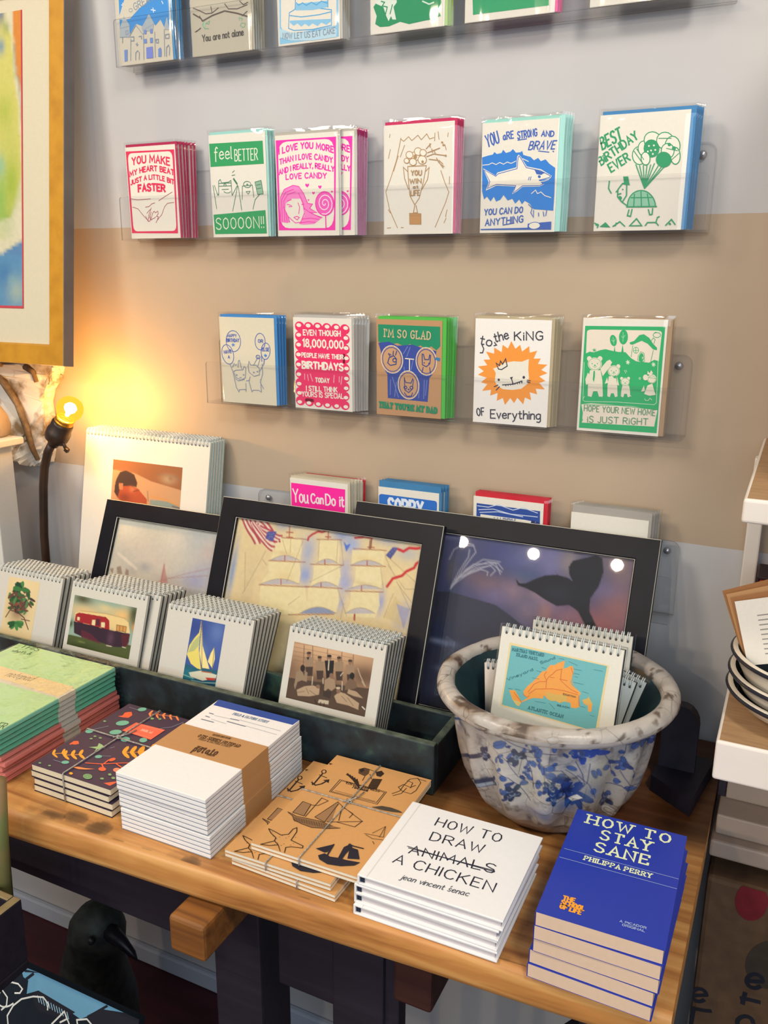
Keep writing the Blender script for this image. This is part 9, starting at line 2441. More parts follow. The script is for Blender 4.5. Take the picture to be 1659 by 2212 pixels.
def calendar(w, h, art=None, pic=None, thick=0.0046, holes=17, base='d0cbc0', name='desk_calendar', rad=0.0044, board='16242c', label='', group=None, sleeve=True, paper='prt'):
    t = thing(name, label, 'calendar', group=group)
    fn = lambda u, v, q: (u - w / 2, -q, h - v)
    mb = MB().box(-w / 2, w / 2, 0, thick, 0, h, 0, base)
    for k in range(holes):
        u = w * (k + 0.75) / (holes + 0.5); n = 8
        mb.add([fn(u + 0.0016 * math.cos(2 * math.pi * j / n), 0.0062 + 0.0019 * math.sin(2 * math.pi * j / n), 0.0002) for j in range(n)], [tuple(range(n))[::-1]], 0, '4a4844')
    if pic:
        r = ART[pic][3]; k = w * 1000 / ART[art][0] if art in ART else 1.0
        picture(mb, pic, fn, 0, r[0] * k, r[1])
    elif art: draw(mb, art, fn, 0, w * 1000 / ART[art][0], w * 1000 / ART[art][0])
    mb.build('pages', paper, t)
    MB().box(-w / 2, w / 2 + 0.0012, thick + .0001, thick + 0.0009, 0, h + 0.0005, 0, board).build('back_board', 'prt', t)
    wb_ = MB()
    for k in range(holes):
        for d in (-0.0011, 0.0011):
            x = -w / 2 + w * (k + 0.75) / (holes + 0.5) + d
            wb_.tube([(x, thick / 2 + rad * math.cos(2 * math.pi * j / 10), h - 0.0012 + rad * 1.35 * math.sin(2 * math.pi * j / 10)) for j in range(10)], 0.00062, 4, closed=True)
    wb_.build('wire_binding', 'wire', t)
    if sleeve: MB().box(-w / 2 - 0.002, w / 2 + 0.003, -0.0013 if art and not pic else -0.0004, thick + 0.0012, -0.0001, h + 0.0035).build('clear_sleeve', 'sleeve', t)
    return t

def cal_row(key, pic, n, what, sh=0.0, shift2=0.0):
    x0, x1, yt, zt = PLACE[key]; w = x1 - x0; zb = TZ + 0.0082; yb = -0.2825
    h = math.hypot(zt - zb, yt - yb)
    grp = 'desk calendars standing in the dark tray'
    t = calendar(w, h, key, pic, group=grp)
    for i in range(n):
        b = yb + i * 0.0071; tp = yt + i * 0.0112
        lab = 'desk calendar with %s, %s in its row' % (what, ORD[i])
        a = -math.atan2(tp - b, zt - zb)
        loc = ((x0 + x1) / 2 + sh * i + (shift2 if i else 0), b, zb + 0.0022 * abs(math.sin(a)) * 0 + 0.0036); rot = (a, 0, R(random.uniform(-.12, .12)) * (i > 0))
        if i == 0: t.location = loc; t.rotation_euler = rot; t['label'] = lab
        else: copy_tree(t, lab, loc, rot)
cal_row('c_bot', 'plant', 6, 'botanical plant picture')
cal_row('c_car', 'caravan', 7, 'red caravan picture', shift2=0.016)
cal_row('c_sail', 'sail', 7, 'yellow sailing boat picture')
cal_row('c_base', 'base', 6, 'sepia team photograph')

# large wall calendars leaning behind the lamp
x0, x1, zt = PLACE['wallcal']; yt = -0.040; hh = 0.36; th = math.atan2(0.068, zt - (TZ + .002)); hh = (zt - TZ - .002) / math.cos(th)
wc = calendar(x1 - x0, hh, 'c_wall', 'driver', 0.0022, 34, 'e4dccf', 'wall_calendar', 0.0042, '9cb4b4', 'white spiral wall calendar with picture of a driver, frontmost, beside the lamp', 'large white wall calendars')
for i in range(6):
    loc = ((x0 + x1) / 2 + 0.0014 * i, yt - 0.068 + i * 0.0066, TZ + 0.002 + .0012); rot = (-th + i * 0.004, 0, 0)
    if i == 0: wc.location = loc; wc.rotation_euler = rot
    else: copy_tree(wc, 'white spiral wall calendar beside the lamp, %s in its stack' % ORD[i], loc, rot)

# ------------------------------------------------------------ black framed pictures
FRM = {'ship': (-.811, -.4315, 1.0845, -.085, .8025, -.193), 'whale': (-.592, -.1415, 1.094, -.045, .8025, -.155), 'left': (-1.073, -.74, 1.046, -.068, .8025, -.170)}
def framed(key, label, D=0.013):
    x0, x1, zt, yt, zb, yb = FRM[key]; w = x1 - x0; a = math.atan2(yt - yb, zt - zb); zb = TZ + .0004 + D * math.sin(a); h = math.hypot(zt - zb, yt - yb); b = ART[key][3][0] / 1000
    t = thing('picture_frame', label, 'picture frame', ((x0 + x1) / 2, yb, zb), (-a, 0, 0), 'black framed pictures leaning on the table')
    def ring(prof, mats, nm):
        vs = []
        for d, y in prof: vs += [(-w / 2 + d, y, d), (w / 2 - d, y, d), (w / 2 - d, y, h - d), (-w / 2 + d, y, h - d)]
        mb = MB()
        for k in range(len(prof) - 1):
            mb.add(vs[k*4:k*4+8], [(i, (i + 1) % 4, 4 + (i + 1) % 4, 4 + i) for i in range(4)], mats[k])
        return mb.build(nm, ['black', 'edge_glint'], t)
    ring([(0.001, D), (0, D - .001), (0, 0.0009), (0.0008, 0), (b - .0026, 0), (b - .0016, 0.0012), (b - .0012, .0012), (b - 0.0004, 0.002), (b, 0.0075), (b, D)], [0, 0, 1, 0, 0, 0, 1, 0, 0], 'frame')  # pale strips on outer and inner bevel paint the light caught there
    r = ART[key][3]; mb = MB(); picture(mb, key, lambda u, v, q: (u - w / 2, 0.0075 - q, h - v), 0, r[0], r[1]); mb.build('painting', 'paint', t)
    MB().box(-w / 2 + b, w / 2 - b, 0.0045, 0.0057, b, h - b).build('glass', 'glass', t)
    MB().box(-w / 2 + b - .004, w / 2 - b + .004, 0.0082, D - .001, b - .004, h - b + .004, 0, '6a5a48').build('backing_board', 'prt', t)
    return t
framed('left', 'black framed pale grey seascape, leaning left of the tall ship picture')
framed('ship', 'black framed painting of a tall ship under full sail with flags')
framed('whale', 'black framed painting of a whale tail at dusk, behind the pot')

# ------------------------------------------------------------ blue and white pot
PC = (-0.222, -0.242)
PR = [(.068, 0), (.073, .004), (.088, .022), (.101, .048), (.109, .075), (.115, .102), (.119, .128), (.1225, .146), (.128, .150)]
pt_ = thing('flower_pot', 'large weathered white pot with blue floral pattern holding calendars', 'pot', (PC[0], PC[1], TZ))
nxp, nyp = ART['pot'][2]
n1 = vnoise(nyp, nxp, 12, 4, True); n2 = vnoise(nyp, nxp, 40, 5, True); n3 = vnoise(nyp, nxp, 9, 9, True)
def mixc(a, b, t): return a + (b - a) * np.clip(t, 0, 1)[..., None]
Bs = np.ones((nyp, nxp, 3)) * np.array(lin('aaa7a4')[:3]); TV = np.linspace(0, 1, nyp)[:, None]
Bs = mixc(Bs, np.array(lin('c3c0bc')[:3]), (n1 - .45) * 5)
th_ = np.linspace(0, 2 * math.pi, nxp, endpoint=False)[None, :]
leftish = np.clip(-(np.cos(th_) + .35) * 1.3, 0, 1)
Bs = mixc(Bs, np.array(lin('8a7058')[:3]), ((n3 - .47) * 5) * (0.25 + .75 * leftish))
Bs = mixc(Bs, np.array(lin('6f6150')[:3]), ((n1 + n2 - 1.02) * 5) * np.clip(1.1 - TV * 5, 0, 1))
Bs = mixc(Bs, np.array(lin('5f6478')[:3]), ((n2 - .60) * 7) * .6)
G = paint('pot', Bs)
def pprof(tt):
    P = np.array(PR[::-1]); d = np.r_[0, np.cumsum(np.hypot(*np.diff(P, axis=0).T))]; d /= d[-1]
    return float(np.interp(tt, d, P[:, 0])), float(np.interp(tt, d, P[:, 1]))
PP = [pprof(j / (nyp - 1)) for j in range(nyp)]
def ptilt(x, y, z): return (x, y, z + max(0, z) / .15 * 0.02 * x)
def potpt(i, j):
    r, z = PP[j]; tt = 2 * math.pi * i / nxp; r += 0.0055 * math.cos(14 * tt) * (1 - (z / .15) ** 2) * min(1, z / .03)
    return ptilt(r * math.cos(tt), r * math.sin(tt), z)
mb = MB(); grid_mesh(mb, G[:, ::1], potpt, 0, True, True)
mb.build('body', 'pot', pt_, fixn=True)
nr = 200; rim = []; rc = []
n4 = vnoise(24, nr, 16, 12, True); n5 = vnoise(24, nr, 40, 13, True)
mb = MB(); GR = np.zeros((24, nr, 3))
for j in range(24):
    for i in range(nr):
        c = np.array(lin('b9b2aa')[:3]); k = n4[j, i] * .6 + n5[j, i] * .4
        c = c + (np.array(lin('7d6650')[:3]) - c) * min(1, max(0, (k - .52) * 9)) * (0.35 + .65 * max(0, min(1, .5 - math.cos(2 * math.pi * i / nr) * 0.9)))
        c = c + (np.array(lin('4a3a30')[:3]) - c) * (0.8 if n5[j, i] > .655 else 0)
        GR[j, i] = c
def rimpt(i, j):
    a = 2 * math.pi * i / nr; b = 2 * math.pi * j / 23; rr = .1305 + .0110 * math.cos(b) + .0009 * (n4[j % 23, i] - .5) * 4
    return ptilt(rr * math.cos(a), rr * math.sin(a), .1565 + .0105 * math.sin(b) + .0012 * (n4[j % 23, i] - .5) * 2)
grid_mesh(mb, GR, rimpt, 0, True, True); mb.build('rim', 'pot', pt_, fixn=True)
MB().lathe([(.121, .157), (.113, .140), (.100, .10), (.080, .050), (.050, .016), (.0, .014)], 64, fn=lambda r, z, t: r).build('inner_wall', noisy('dark_teal_glaze', '1c3038', '2f4a52', 20, 0.3, 6, 0.3, 0.7), pt_)
MB().lathe([(.0665, .0003), (.0, .0003)], 48).build('foot', 'iron', pt_)

# calendars standing in the pot
def potcal(lab, x0, x1, yt, zt, lean, rz, pic=None, art=None, h=0.125, base='ddd8cc', ry=0.0):
    w = x1 - x0; t = calendar(w, h, art, pic, 0.005, 17, base, label=lab, group='desk calendars in the floral pot')
    t.rotation_euler = (-R(lean), R(ry), R(rz))
    d = Matrix.Rotation(R(rz), 4, 'Z') @ Matrix.Rotation(R(ry), 4, 'Y') @ Matrix.Rotation(-R(lean), 4, 'X') @ Vector((0, 0, h))
    t.location = Vector(((x0 + x1) / 2, yt, zt)) - d; return t
potcal('desk calendar with orange and blue island map, foremost in the floral pot', -0.2885, -0.1445, -0.250, 1.0195, 14, 0, None, 'map', 0.135, 'e2ddd0', 1.0)
potcal('white desk calendar leaning at the left inside the floral pot', -0.314, -0.204, -0.233, 0.968, 10, 3, None, None, 0.085, 'e0d2c4', -6)
potcal('white desk calendar showing just above the map calendar in the pot', -0.272, -0.148, -0.172, 1.004, 12, 0, None, None, 0.095, 'd8d4ca')
potcal('pale desk calendar leaning right, directly behind the map calendar in the pot', -0.250, -0.132, -0.214, 0.978, 10, -4, None, None, 0.10, 'd4d8d4', 12)
potcal('rightmost desk calendar in the floral pot, tilted against its rim', -0.236, -0.122, -0.192, 0.974, 10, -5, None, None, 0.10, 'ccd2ce', 16)

# ------------------------------------------------------------ lamp
lp = thing('gooseneck_lamp', 'bronze gooseneck lamp with a bare glowing amber bulb', 'lamp', (-1.203, -0.10, TZ))
MB().lathe([(0, .022), (.012, .021), (.016, .016), (.024, .011), (.027, .006), (.028, 0), (0, 0)], 32).build('base', 'bronze', lp)
neck = [(0, 0, .02), (0.001, 0, .10), (.003, 0, .17), (.008, 0, .22), (.013, 0, .262), (.020, 0, .296), (.032, 0, .326), (.046, 0, .344)]
MB().tube(neck, 0.0075, 12).build('neck', 'bronze', lp)
ax = Vector((0.58, 0, 0.80)).normalized(); q = Vector((0, 0, 1)).rotation_difference(ax)
def along(nm, prof, mat, o, n=28, par=lp):
    x = MB().lathe(prof, n).build(nm, mat, par, loc=o); x.rotation_mode = 'QUATERNION'; x.rotation_quaternion = q; return x
so = Vector((.046, 0, .341))
sk = along('socket', [(0, -.004), (.009, -.002), (.011, .006), (.019, .012), (.0205, .018), (.0205, .030), (.0185, .032), (.0185, .046), (.0165, .050), (0, .050)], 'bronze', so)
along('collar', [(.0125, .049), (.0165, .050), (.0165, .053), (.0145, .054), (.0160, .056), (.0160, .059), (.0135, .060), (.0125, .060)], 'brass', so)
MB().tube([(.012, -0.002, .022), (.030, -0.004, .016)], 0.0032, 8).bbox(.028, .036, -.007, .0, .011, .019, .0015).build('switch_key', 'bronze', sk)
bo = so + ax * 0.078
along('bulb', [(.0115, -.024), (.0125, -.018), (.018, -.012), (.0215, -.004), (.0222, .002), (.0205, .010), (.0165, .016), (.010, .0205), (0, .022)], 'bulb', bo)
along('filament', [(0, -.014), (.003, -.013), (.004, -.007), (.0095, .0), (.0105, .005), (.007, .010), (0, .012)], 'fil', bo, 16)
L = lamp('bulb_light', 'POINT', Vector(lp.location) + bo, 23.0, (1.0, 0.50, 0.15), 0.012); L.parent = None

# ------------------------------------------------------------ gilt framed watercolour on the left wall
gx, gz = PLACE['watercolour']; ga = math.atan(0.118)
gf = thing('gilt_picture_frame', 'large gilt frame with bright watercolour hanging at the upper left', 'picture frame', (-1.1005, -0.1155, 1.2785), (-ga, 0, 0))
W_, H_ = 0.62, 0.617; b = 0.0345; mb = MB()
prof = [(0.0, .022, 1), (0, .0008, 1), (.0008, 0, 0), (b - .003, 0, 0), (b, .004, 0), (b, .012, 0)]
vs = []
for d, y, _ in prof: vs += [(-W_ + d, y, d), (-d, y, d), (-d, y, H_ - d), (-W_ + d, y, H_ - d)]
for k in range(len(prof) - 1): mb.add(vs[k*4:k*4+8], [(i, (i + 1) % 4, 4 + (i + 1) % 4, 4 + i) for i in range(4)], prof[k][2])
mb.build('frame', ['gold', 'goldside'], gf)
MB().box(-W_ + b, -b, .009, .011, b, H_ - b, 0, 'e3d6b8').build('mat_board', 'prt', gf)
# picture window: right edge and lower edge measured on the mat
wx = gx + 1.1005; wz = (gz - 1.2785) / math.cos(ga); Wp, Hp = ART['watercolour'][0] / 1000, ART['watercolour'][1] / 1000
mb = MB(); picture(mb, 'watercolour', lambda u, v, q: (wx - Wp + u, .0086 - q, wz + Hp - v), 0); mb.build('watercolour', 'paint', gf)
MB().box(wx - Wp, wx + .0025, .0080, .0088, wz - .004, wz, 0, 'd0404a').box(wx, wx + .0025, .0080, .0088, wz, wz + Hp, 0, 'd0404a').build('red_mat_line', 'prt', gf)
MB().box(-W_ + b, -b, .0042, .0056, b, H_ - b).build('glass', 'glass', gf)

# ------------------------------------------------------------ peeling bracket and things at the far left
ob = thing('plaster_bracket', 'peeling white plaster bracket on the wall under the gilt frame', 'wall bracket', (-1.31, 0, 1.078))
outl = [(-.16, .18), (.095, .188), (.088, .165), (.068, .145), (.058, .12), (.06, .09), (.058, .06), (.055, .03), (.048, .008), (.03, 0), (.0, -.004), (-.05, .004), (-.10, .0), (-.16, .01)]
bm = bmesh.new(); bmv = [bm.verts.new((x, -0.001, z)) for x, z in outl]; bm.faces.new(bmv)
ex = bmesh.ops.extrude_face_region(bm, geom=bm.faces[:]); 
for v in [g for g in ex['geom'] if isinstance(g, bmesh.types.BMVert)]: v.co.y = -0.028
bmesh.ops.triangulate(bm, faces=bm.faces[:]); bmesh.ops.subdivide_edges(bm, edges=bm.edges[:], cuts=4, use_grid_fill=True)
bmesh.ops.recalc_face_normals(bm, faces=bm.faces[:])
rs = random.Random(3)
for v in bm.verts:
    if v.co.y < -.004:
        v.co += Vector((rs.uniform(-.0035, .0035), rs.uniform(-.005, .003), rs.uniform(-.0035, .0035)))
me = bpy.data.meshes.new('plaster_body'); bm.to_mesh(me); bm.free(); me.materials.append(MT['plaster'])
o = bpy.data.objects.new('plaster_body', me); COL.objects.link(o); o.parent = ob
MB().tube([(-.06, -.036, .172), (-.022, -.04, .155), (.006, -.038, .115), (.022, -.038, .075), (.030, -.036, .035), (.040, -.034, .012)], [.006, .0075, .006, .0065, .0055, .004], 7).build('twig', 'bark', ob)
MB().tube([(.03, -.034, .185), (.05, -.034, .175), (.055, -.034, .158)], [.006, .005, .004], 6).tube([(-.16, -.034, .182), (-.08, -.036, .178), (-.03, -.035, .186)], [.005, .006, .005], 6).build('bark_strip', 'bark', ob)
ws = thing('white_paper_box', 'tall white paper box with pink lettering at the left edge', 'box', (-1.30, -0.145, TZ))
mb = MB().bbox(-.13, .042, 0, .045, .0005, .334, .002, 0, 'd6d4cc')
for p, q_, tx in (((-.012, .208), (.039, .218), 'ICAN'), ((.004, .188), (.034, .196), 'EY')):
    for s in lettering(tx, (p[0] * 1000, -p[1] * 1000), (q_[0] * 1000, -q_[1] * 1000), 11, 0, 0, 0):
        rb = ribbon(s, 2.2); mb.add([(x / 1000, -.0003, -y / 1000) for x, y in rb[0]], rb[1], 0, 'd88a88')
for k in range(4):
    rb = ribbon([(26 + 14 * math.cos(a) * (1 - .2 * k), -288 + (11 - 2 * k) * math.sin(a)) for a in [j * .5 for j in range(14)]], .6); mb.add([(x / 1000, -.0003, -y / 1000) for x, y in rb[0]], rb[1], 0, 'b4b0a8')
mb.build('box_body', 'prt', ws)
MB().bbox(-.13, .068, -.006, .05, .3345, .347, .002, 0, 'e0d8c8').build('lid', 'prt', ws)
o = MB().lathe([(0, .062), (.012, .060), (.026, .052), (.036, .036), (.040, .018), (.038, .004), (.034, 0), (0, 0)], 28).build('stone_paperweight', noisy('brown_grey_stone', '8a7a68', 'b09a84', 12, 0.4), None, loc=(-1.292, -.12, TZ + .3472))
tag(o, 'rounded brown grey stone on top of the white paper box', 'paperweight')

# ------------------------------------------------------------ notebooks and books on the table
def slab(mb, w, d, z0, z1, c, m=0, bev=0.0006): return mb.bbox(-w / 2, w / 2, -d / 2, d / 2, z0, z1, bev, m, c, 1)
# mint and coral wrapped notepads
GX0, GX1, GY0, GY1 = -1.045, -0.852, -0.516, -0.307; gw, gd = GX1 - GX0, GY1 - GY0; hz = 0.0072
def notepad(col, edge, bandc, art):
    t = thing('wrapped_notepad', '', 'notepad', group='stack of wrapped mint and coral notepads')
    mb = MB().bbox(-gw / 2, gw / 2, -gd / 2, gd / 2, .0004, hz - .0008, .001, 0, edge, 2).box(-gw / 2 + .0008, gw / 2 - .0008, -gd / 2 + .0008, gd / 2 - .0008, hz - .0008, hz - .0006, 0, col)
    mb.build('pages', 'prt', t)
    bb = MB().box(-gw / 2 - .0004, gw / 2 + .0004, -.0045, .0255, .0002, hz - .0003, 0, bandc)
    if art: draw(bb, 'green', lambda u, v, q: (u - gw / 2, gd / 2 - v * gd * 1000 / ART['green'][1], hz - .00045 + q), 0, gw * 1000 / ART['green'][0], 1, True)
    bb.build('belly_band', 'prt', t)
    MB().bbox(-gw / 2 - .0035, gw / 2 + .004, -gd / 2 - .003, gd / 2 + .012, 0, hz - .0001, .0015).build('plastic_wrap', 'wrap', t)
    return t
first = notepad('c2eaaa', '84d4b6', 'e2dac2', True); mid = notepad('8ad6ba', '6ccfae', 'd2d2c8', False); pk = notepad('f09a90', 'e4807a', 'c9c6be', False)
for i in range(10):
    src = first if i == 0 else (mid if i < 5 else pk); k = i
    lab = '%s wrapped notepad, %s of the stack at the left table edge' % ('pale green lettered' if i == 0 else 'mint green' if i < 5 else 'coral pink', TOP[i])
    loc = ((GX0 + GX1) / 2 + (0 if i == 0 else random.uniform(-.002, .003) + (.004 if i > 5 else 0)), (GY0 + GY1) / 2 + random.uniform(-.002, .002), TZ + .0003 + hz * (9 - i)); rot = (0, 0, R(random.uniform(-.8, .8)))
    if i in (0, 1, 5): src.location = loc; src.rotation_euler = rot; src['label'] = lab
    else: copy_tree(src, lab, loc, rot)

# dark floral notebooks tied with string
fw, fd = 0.127, 0.176; FXc, FYc = -0.7395, -0.4235; fh = 0.0096
fb = thing('tied_notebook_bundle', 'bundle of dark purple floral notebooks tied with grey string', 'notebook bundle', (FXc, FYc, TZ + .0003), (0, 0, R(-.3)))
zz = 0
for i in range(4):
    dx, ry = [(.0, .0), (.0012, .2), (-.0025, -.3), (-.0005, .5)][i]
    nb = MB(); slab(nb, fw - .0006, fd - .0006, zz + .0006, zz + fh - .0012, 'd9cdb2')
    o = nb.build('notebook', 'prt', fb); o.location = (dx, 0, 0); o.rotation_euler = (0, 0, R(ry))
    cv = MB().box(-fw / 2, fw / 2, -fd / 2, fd / 2, zz + fh - .0011, zz + fh - .0006, 0, '3f3048').box(-fw / 2, fw / 2, -fd / 2, fd / 2, zz, zz + .0005, 0, '2c2430')
    if i == 3: draw(cv, 'floral', lambda u, v, q: (u - fw / 2, fd / 2 - v, zz + fh - .0006 + q), 0, fw * 1000 / ART['floral'][0], fd * 1000 / ART['floral'][1])
    cv.build('cover', 'prt', o); zz += fh
def twine(mb, w, d, h, xs, ys, r=.0009):
    e = .0012
    mb.tube([(xs, -d / 2 - e, .001), (xs, -d / 2 - e, h), (xs, -d / 2, h + e), (xs, d / 2, h + e), (xs, d / 2 + e, h), (xs, d / 2 + e, .001)], r, 6)
    mb.tube([(-w / 2 - e, ys, .001), (-w / 2 - e, ys, h), (-w / 2, ys, h + e), (w / 2, ys, h + e), (w / 2 + e, ys, h), (w / 2 + e, ys, .001)], r, 6)
    mb.tube([(xs - .006, ys - .003, h + e * 1.6), (xs, ys + .002, h + e * 2.6), (xs + .005, ys + .001, h + e * 2), (xs + .003, ys - .003, h + e * 1.8), (xs - .003, ys + .003, h + e * 2.4)], r, 6)
    mb.tube([(xs, ys, h + e * 1.9), (xs + .006, ys + .014, h + e * 1.4), (xs + .008, ys + .026, h + e * 1.2)], r, 6)
m_ = MB(); twine(m_, fw, fd, zz, -.010, .006); m_.build('string', 'twine', fb)

# white notepads in kraft bands
ww, wd_ = 0.126, 0.197; WX, WY = -0.590, -0.4235; ph = 0.0056; z = TZ + .0003; npk = [5, 4, 4]
names = ['lowest pack of white notepads in a brown paper band', 'middle pack of white notepads in a brown paper band', 'top pack of white field study notepads in a printed brown paper band']
for g_, n in enumerate(npk):
    t = thing('notepad_pack', names[g_], 'notepads', (WX + [0.001, -.0005, -.0012][g_], WY + [0, .001, -.0008][g_], z), (0, 0, R([.3, -.4, .2][g_])), 'packs of white notepads stacked between floral and kraft notebooks')
    for i in range(n):
        tp = g_ == 2 and i == n - 1
        mb = MB(); slab(mb, ww, wd_, i * ph + .0008, (i + 1) * ph - .00015, 'ebe8e6', 0, .0004)
        mb.box(-ww / 2, ww / 2, -wd_ / 2, wd_ / 2, i * ph + .0001, i * ph + .0007, 0, '8d97a6')
        if not tp: mb.box(-ww / 2 - .0001, ww / 2 + .0001, wd_ / 2 - .026, wd_ / 2 + .0001, (i + 1) * ph - .0011, (i + 1) * ph - .0002, 0, 'dfe3ea')
        else: draw(mb, 'white', lambda u, v, q: (u - ww / 2, wd_ / 2 - v, (i + 1) * ph - .0002 + q), 0, 1, 1)
        mb.build('notepad', 'prt', t)
    H = n * ph; y0, y1 = -.0305, .0245
    mb = MB().box(-ww / 2 - .0007, ww / 2 + .0007, y0, y1, 0, H + .0006, 0, 'b98a5a')
    if g_ == 2: draw(mb, 'band', lambda u, v, q: (u - .065, .0245 - v, H + .0006 + q), 0)
    mb.build('belly_band', 'prt', t); z += H + .0008

# kraft nautical notebooks
kw, kd, kh = 0.131, 0.198, 0.0094
spec = [(-.4325, -.421, -1.2, 'bottom bundle of kraft notebooks with string'), (-.4425, -.4215, 1.0, 'middle bundle of kraft nautical notebooks with string, shifted left'), (-.4150, -.4105, .5, 'top bundle of kraft nautical notebooks with anchors and ships, tied with string')]
for i, (x, y, rz, lab) in enumerate(spec):
    t = thing('kraft_notebook_bundle', lab, 'notebook bundle', (x, y, TZ + .0003 + i * (kh + .0006)), (0, 0, R(rz)), 'kraft nautical notebooks')
    for k in range(2):
        z0 = k * kh / 2; mb = MB(); slab(mb, kw - .0005, kd - .0005, z0 + .0004, z0 + kh / 2 - .0004, 'e4dcc8'); nb = mb.build('notebook', 'prt', t)
        cv = MB().box(-kw / 2, kw / 2, -kd / 2, kd / 2, z0 + kh / 2 - .0004, z0 + kh / 2, 0, 'cf9a60')
        if k == 1 and i > 0: draw(cv, 'kraft', lambda u, v, q: (u - kw / 2, kd / 2 - v, kh + q), 0, kw * 1000 / ART['kraft'][0], kd * 1000 / ART['kraft'][1])
        cv.build('cover', 'prt', nb)
    m_ = MB(); twine(m_, kw, kd, kh, [.02, -.012, -.004][i], .012, .0008); m_.build('string', 'twine', t)

# square white hardbacks
cw, cd, ch = 0.151, 0.139, 0.0117
def hardback(art):
    t = thing('hardback_book', '', 'book', group='stack of square white hardback books')
    b_ = .0022
    MB().box(-cw / 2 + .002, cw / 2 - .003, -cd / 2 + .003, cd / 2 - .003, b_, ch - b_, 0, 'd6cfd0').build('pages', 'prt', t)
    mb = MB().bbox(-cw / 2, cw / 2, -cd / 2, cd / 2, ch - b_, ch, .0006, 0, 'ecebea', 2).bbox(-cw / 2, cw / 2, -cd / 2, cd / 2, .0, b_, .0006, 0, 'ecebea', 2).bbox(-cw / 2 - .0006, -cw / 2 + .0016, -cd / 2, cd / 2, .0003, ch - .0003, .0005, 0, 'ecebea', 2)
    mb.box(-cw / 2 + .009, -cw / 2 + .0105, -cd / 2 + .0005, cd / 2 - .0005, ch - .0001, ch + .00005, 0, 'd8d6d4')
    if art: draw(mb, 'chick', lambda u, v, q: (u - cw / 2, cd / 2 - v, ch + q), 0, cw * 1000 / ART['chick'][0], cd * 1000 / ART['chick'][1])
    mb.build('cover', 'gloss', t)
    MB().box(-cw / 2 + .0018, -cw / 2 + .0065, -cd / 2 + .0022, -cd / 2 + .0032, b_ + .0003, ch - b_ - .0003, 0, '1f2740').build('headband', 'prt', t)
    return t
a_, b_ = hardback(True), hardback(False)
for i in range(4):
    lab = 'white square hardback book about drawing a chicken, %s in its stack' % ['topmost', 'second from top', 'third from top', 'lowest'][i]
    loc = (-0.2655 + [0, -.003, -.0035, -.004][i], -0.4555 + [0, -.0006, .0006, -.001][i], TZ + .0003 + (ch + .0002) * (3 - i)); rot = (0, 0, R([.5, .2, -.3, .6][i]))
    if i == 0: a_.location = loc; a_.rotation_euler = rot; a_['label'] = lab
    elif i == 1: b_.location = loc; b_.rotation_euler = rot; b_['label'] = lab
    else: copy_tree(b_, lab, loc, rot)

# blue paperbacks
sw, sd, sh_ = 0.112, 0.172, 0.0146
def paperback(art):
    t = thing('paperback_book', '', 'book', group='stack of blue paperback books')
    MB().box(-sw / 2 + .0006, sw / 2 - .0015, -sd / 2 + .0002, sd / 2 - .0002, .00035, sh_ - .0005, 0, 'd9bda4').build('pages', 'prt', t)
    mb = MB().box(-sw / 2, sw / 2, -sd / 2, sd / 2, sh_ - .00045, sh_, 0, '2438a4').box(-sw / 2, sw / 2, -sd / 2, sd / 2, 0, .0003, 0, '2438a4').box(-sw / 2 - .0002, -sw / 2 + .0004, -sd / 2, sd / 2, .0005, sh_ - .0006, 0, '2438a4')
    if art: draw(mb, 'sane', lambda u, v, q: (u - sw / 2, sd / 2 - v, sh_ + q), 0, sw * 1000 / ART['sane'][0], sd * 1000 / ART['sane'][1])
    mb.build('cover', 'gloss', t)
    return t
a_, b_ = paperback(True), paperback(False)
for i in range(5):
    lab = 'blue paperback about staying sane, %s in its stack' % ['topmost', 'second from top', 'third from top', 'fourth from top', 'lowest'][i]
    loc = (-0.1045 + [0, .0008, .0014, -.0006, -.0016][i], -0.4420 + [0, -.0008, .0002, .0008, -.0004][i], TZ + .0003 + (sh_ + .0002) * (4 - i)); rot = (0, 0, R([1.2, .2, -.5, -1.2, -1.0][i]))
    if i == 0: a_.location = loc; a_.rotation_euler = rot; a_['label'] = lab
    elif i == 1: b_.location = loc; b_.rotation_euler = rot; b_['label'] = lab
    else: copy_tree(b_, lab, loc, rot)

# ------------------------------------------------------------ cast iron bookend
ib = thing('iron_bookend', 'black cast iron bookend standing on the table right of the pot', 'bookend', (-0.078, -0.135, TZ + .0003))
MB().prism([(-.034, -.030), (.018, -.068), (.034, .042), (-.026, .045)], 0, .022).build('base', 'iron', ib)
pl = [(-.030, .0), (.014, .0), (.014, .052)] + [(-.008 + .022 * math.cos(R(a)), .062 + .026 * math.sin(R(a))) for a in range(0, 181, 20)] + [(-.030, .052)]
MB().prism(pl, .0, .016, fn=lambda x, y, z: (x, z - .004, y + .0222)).build('upright', 'iron', ib)

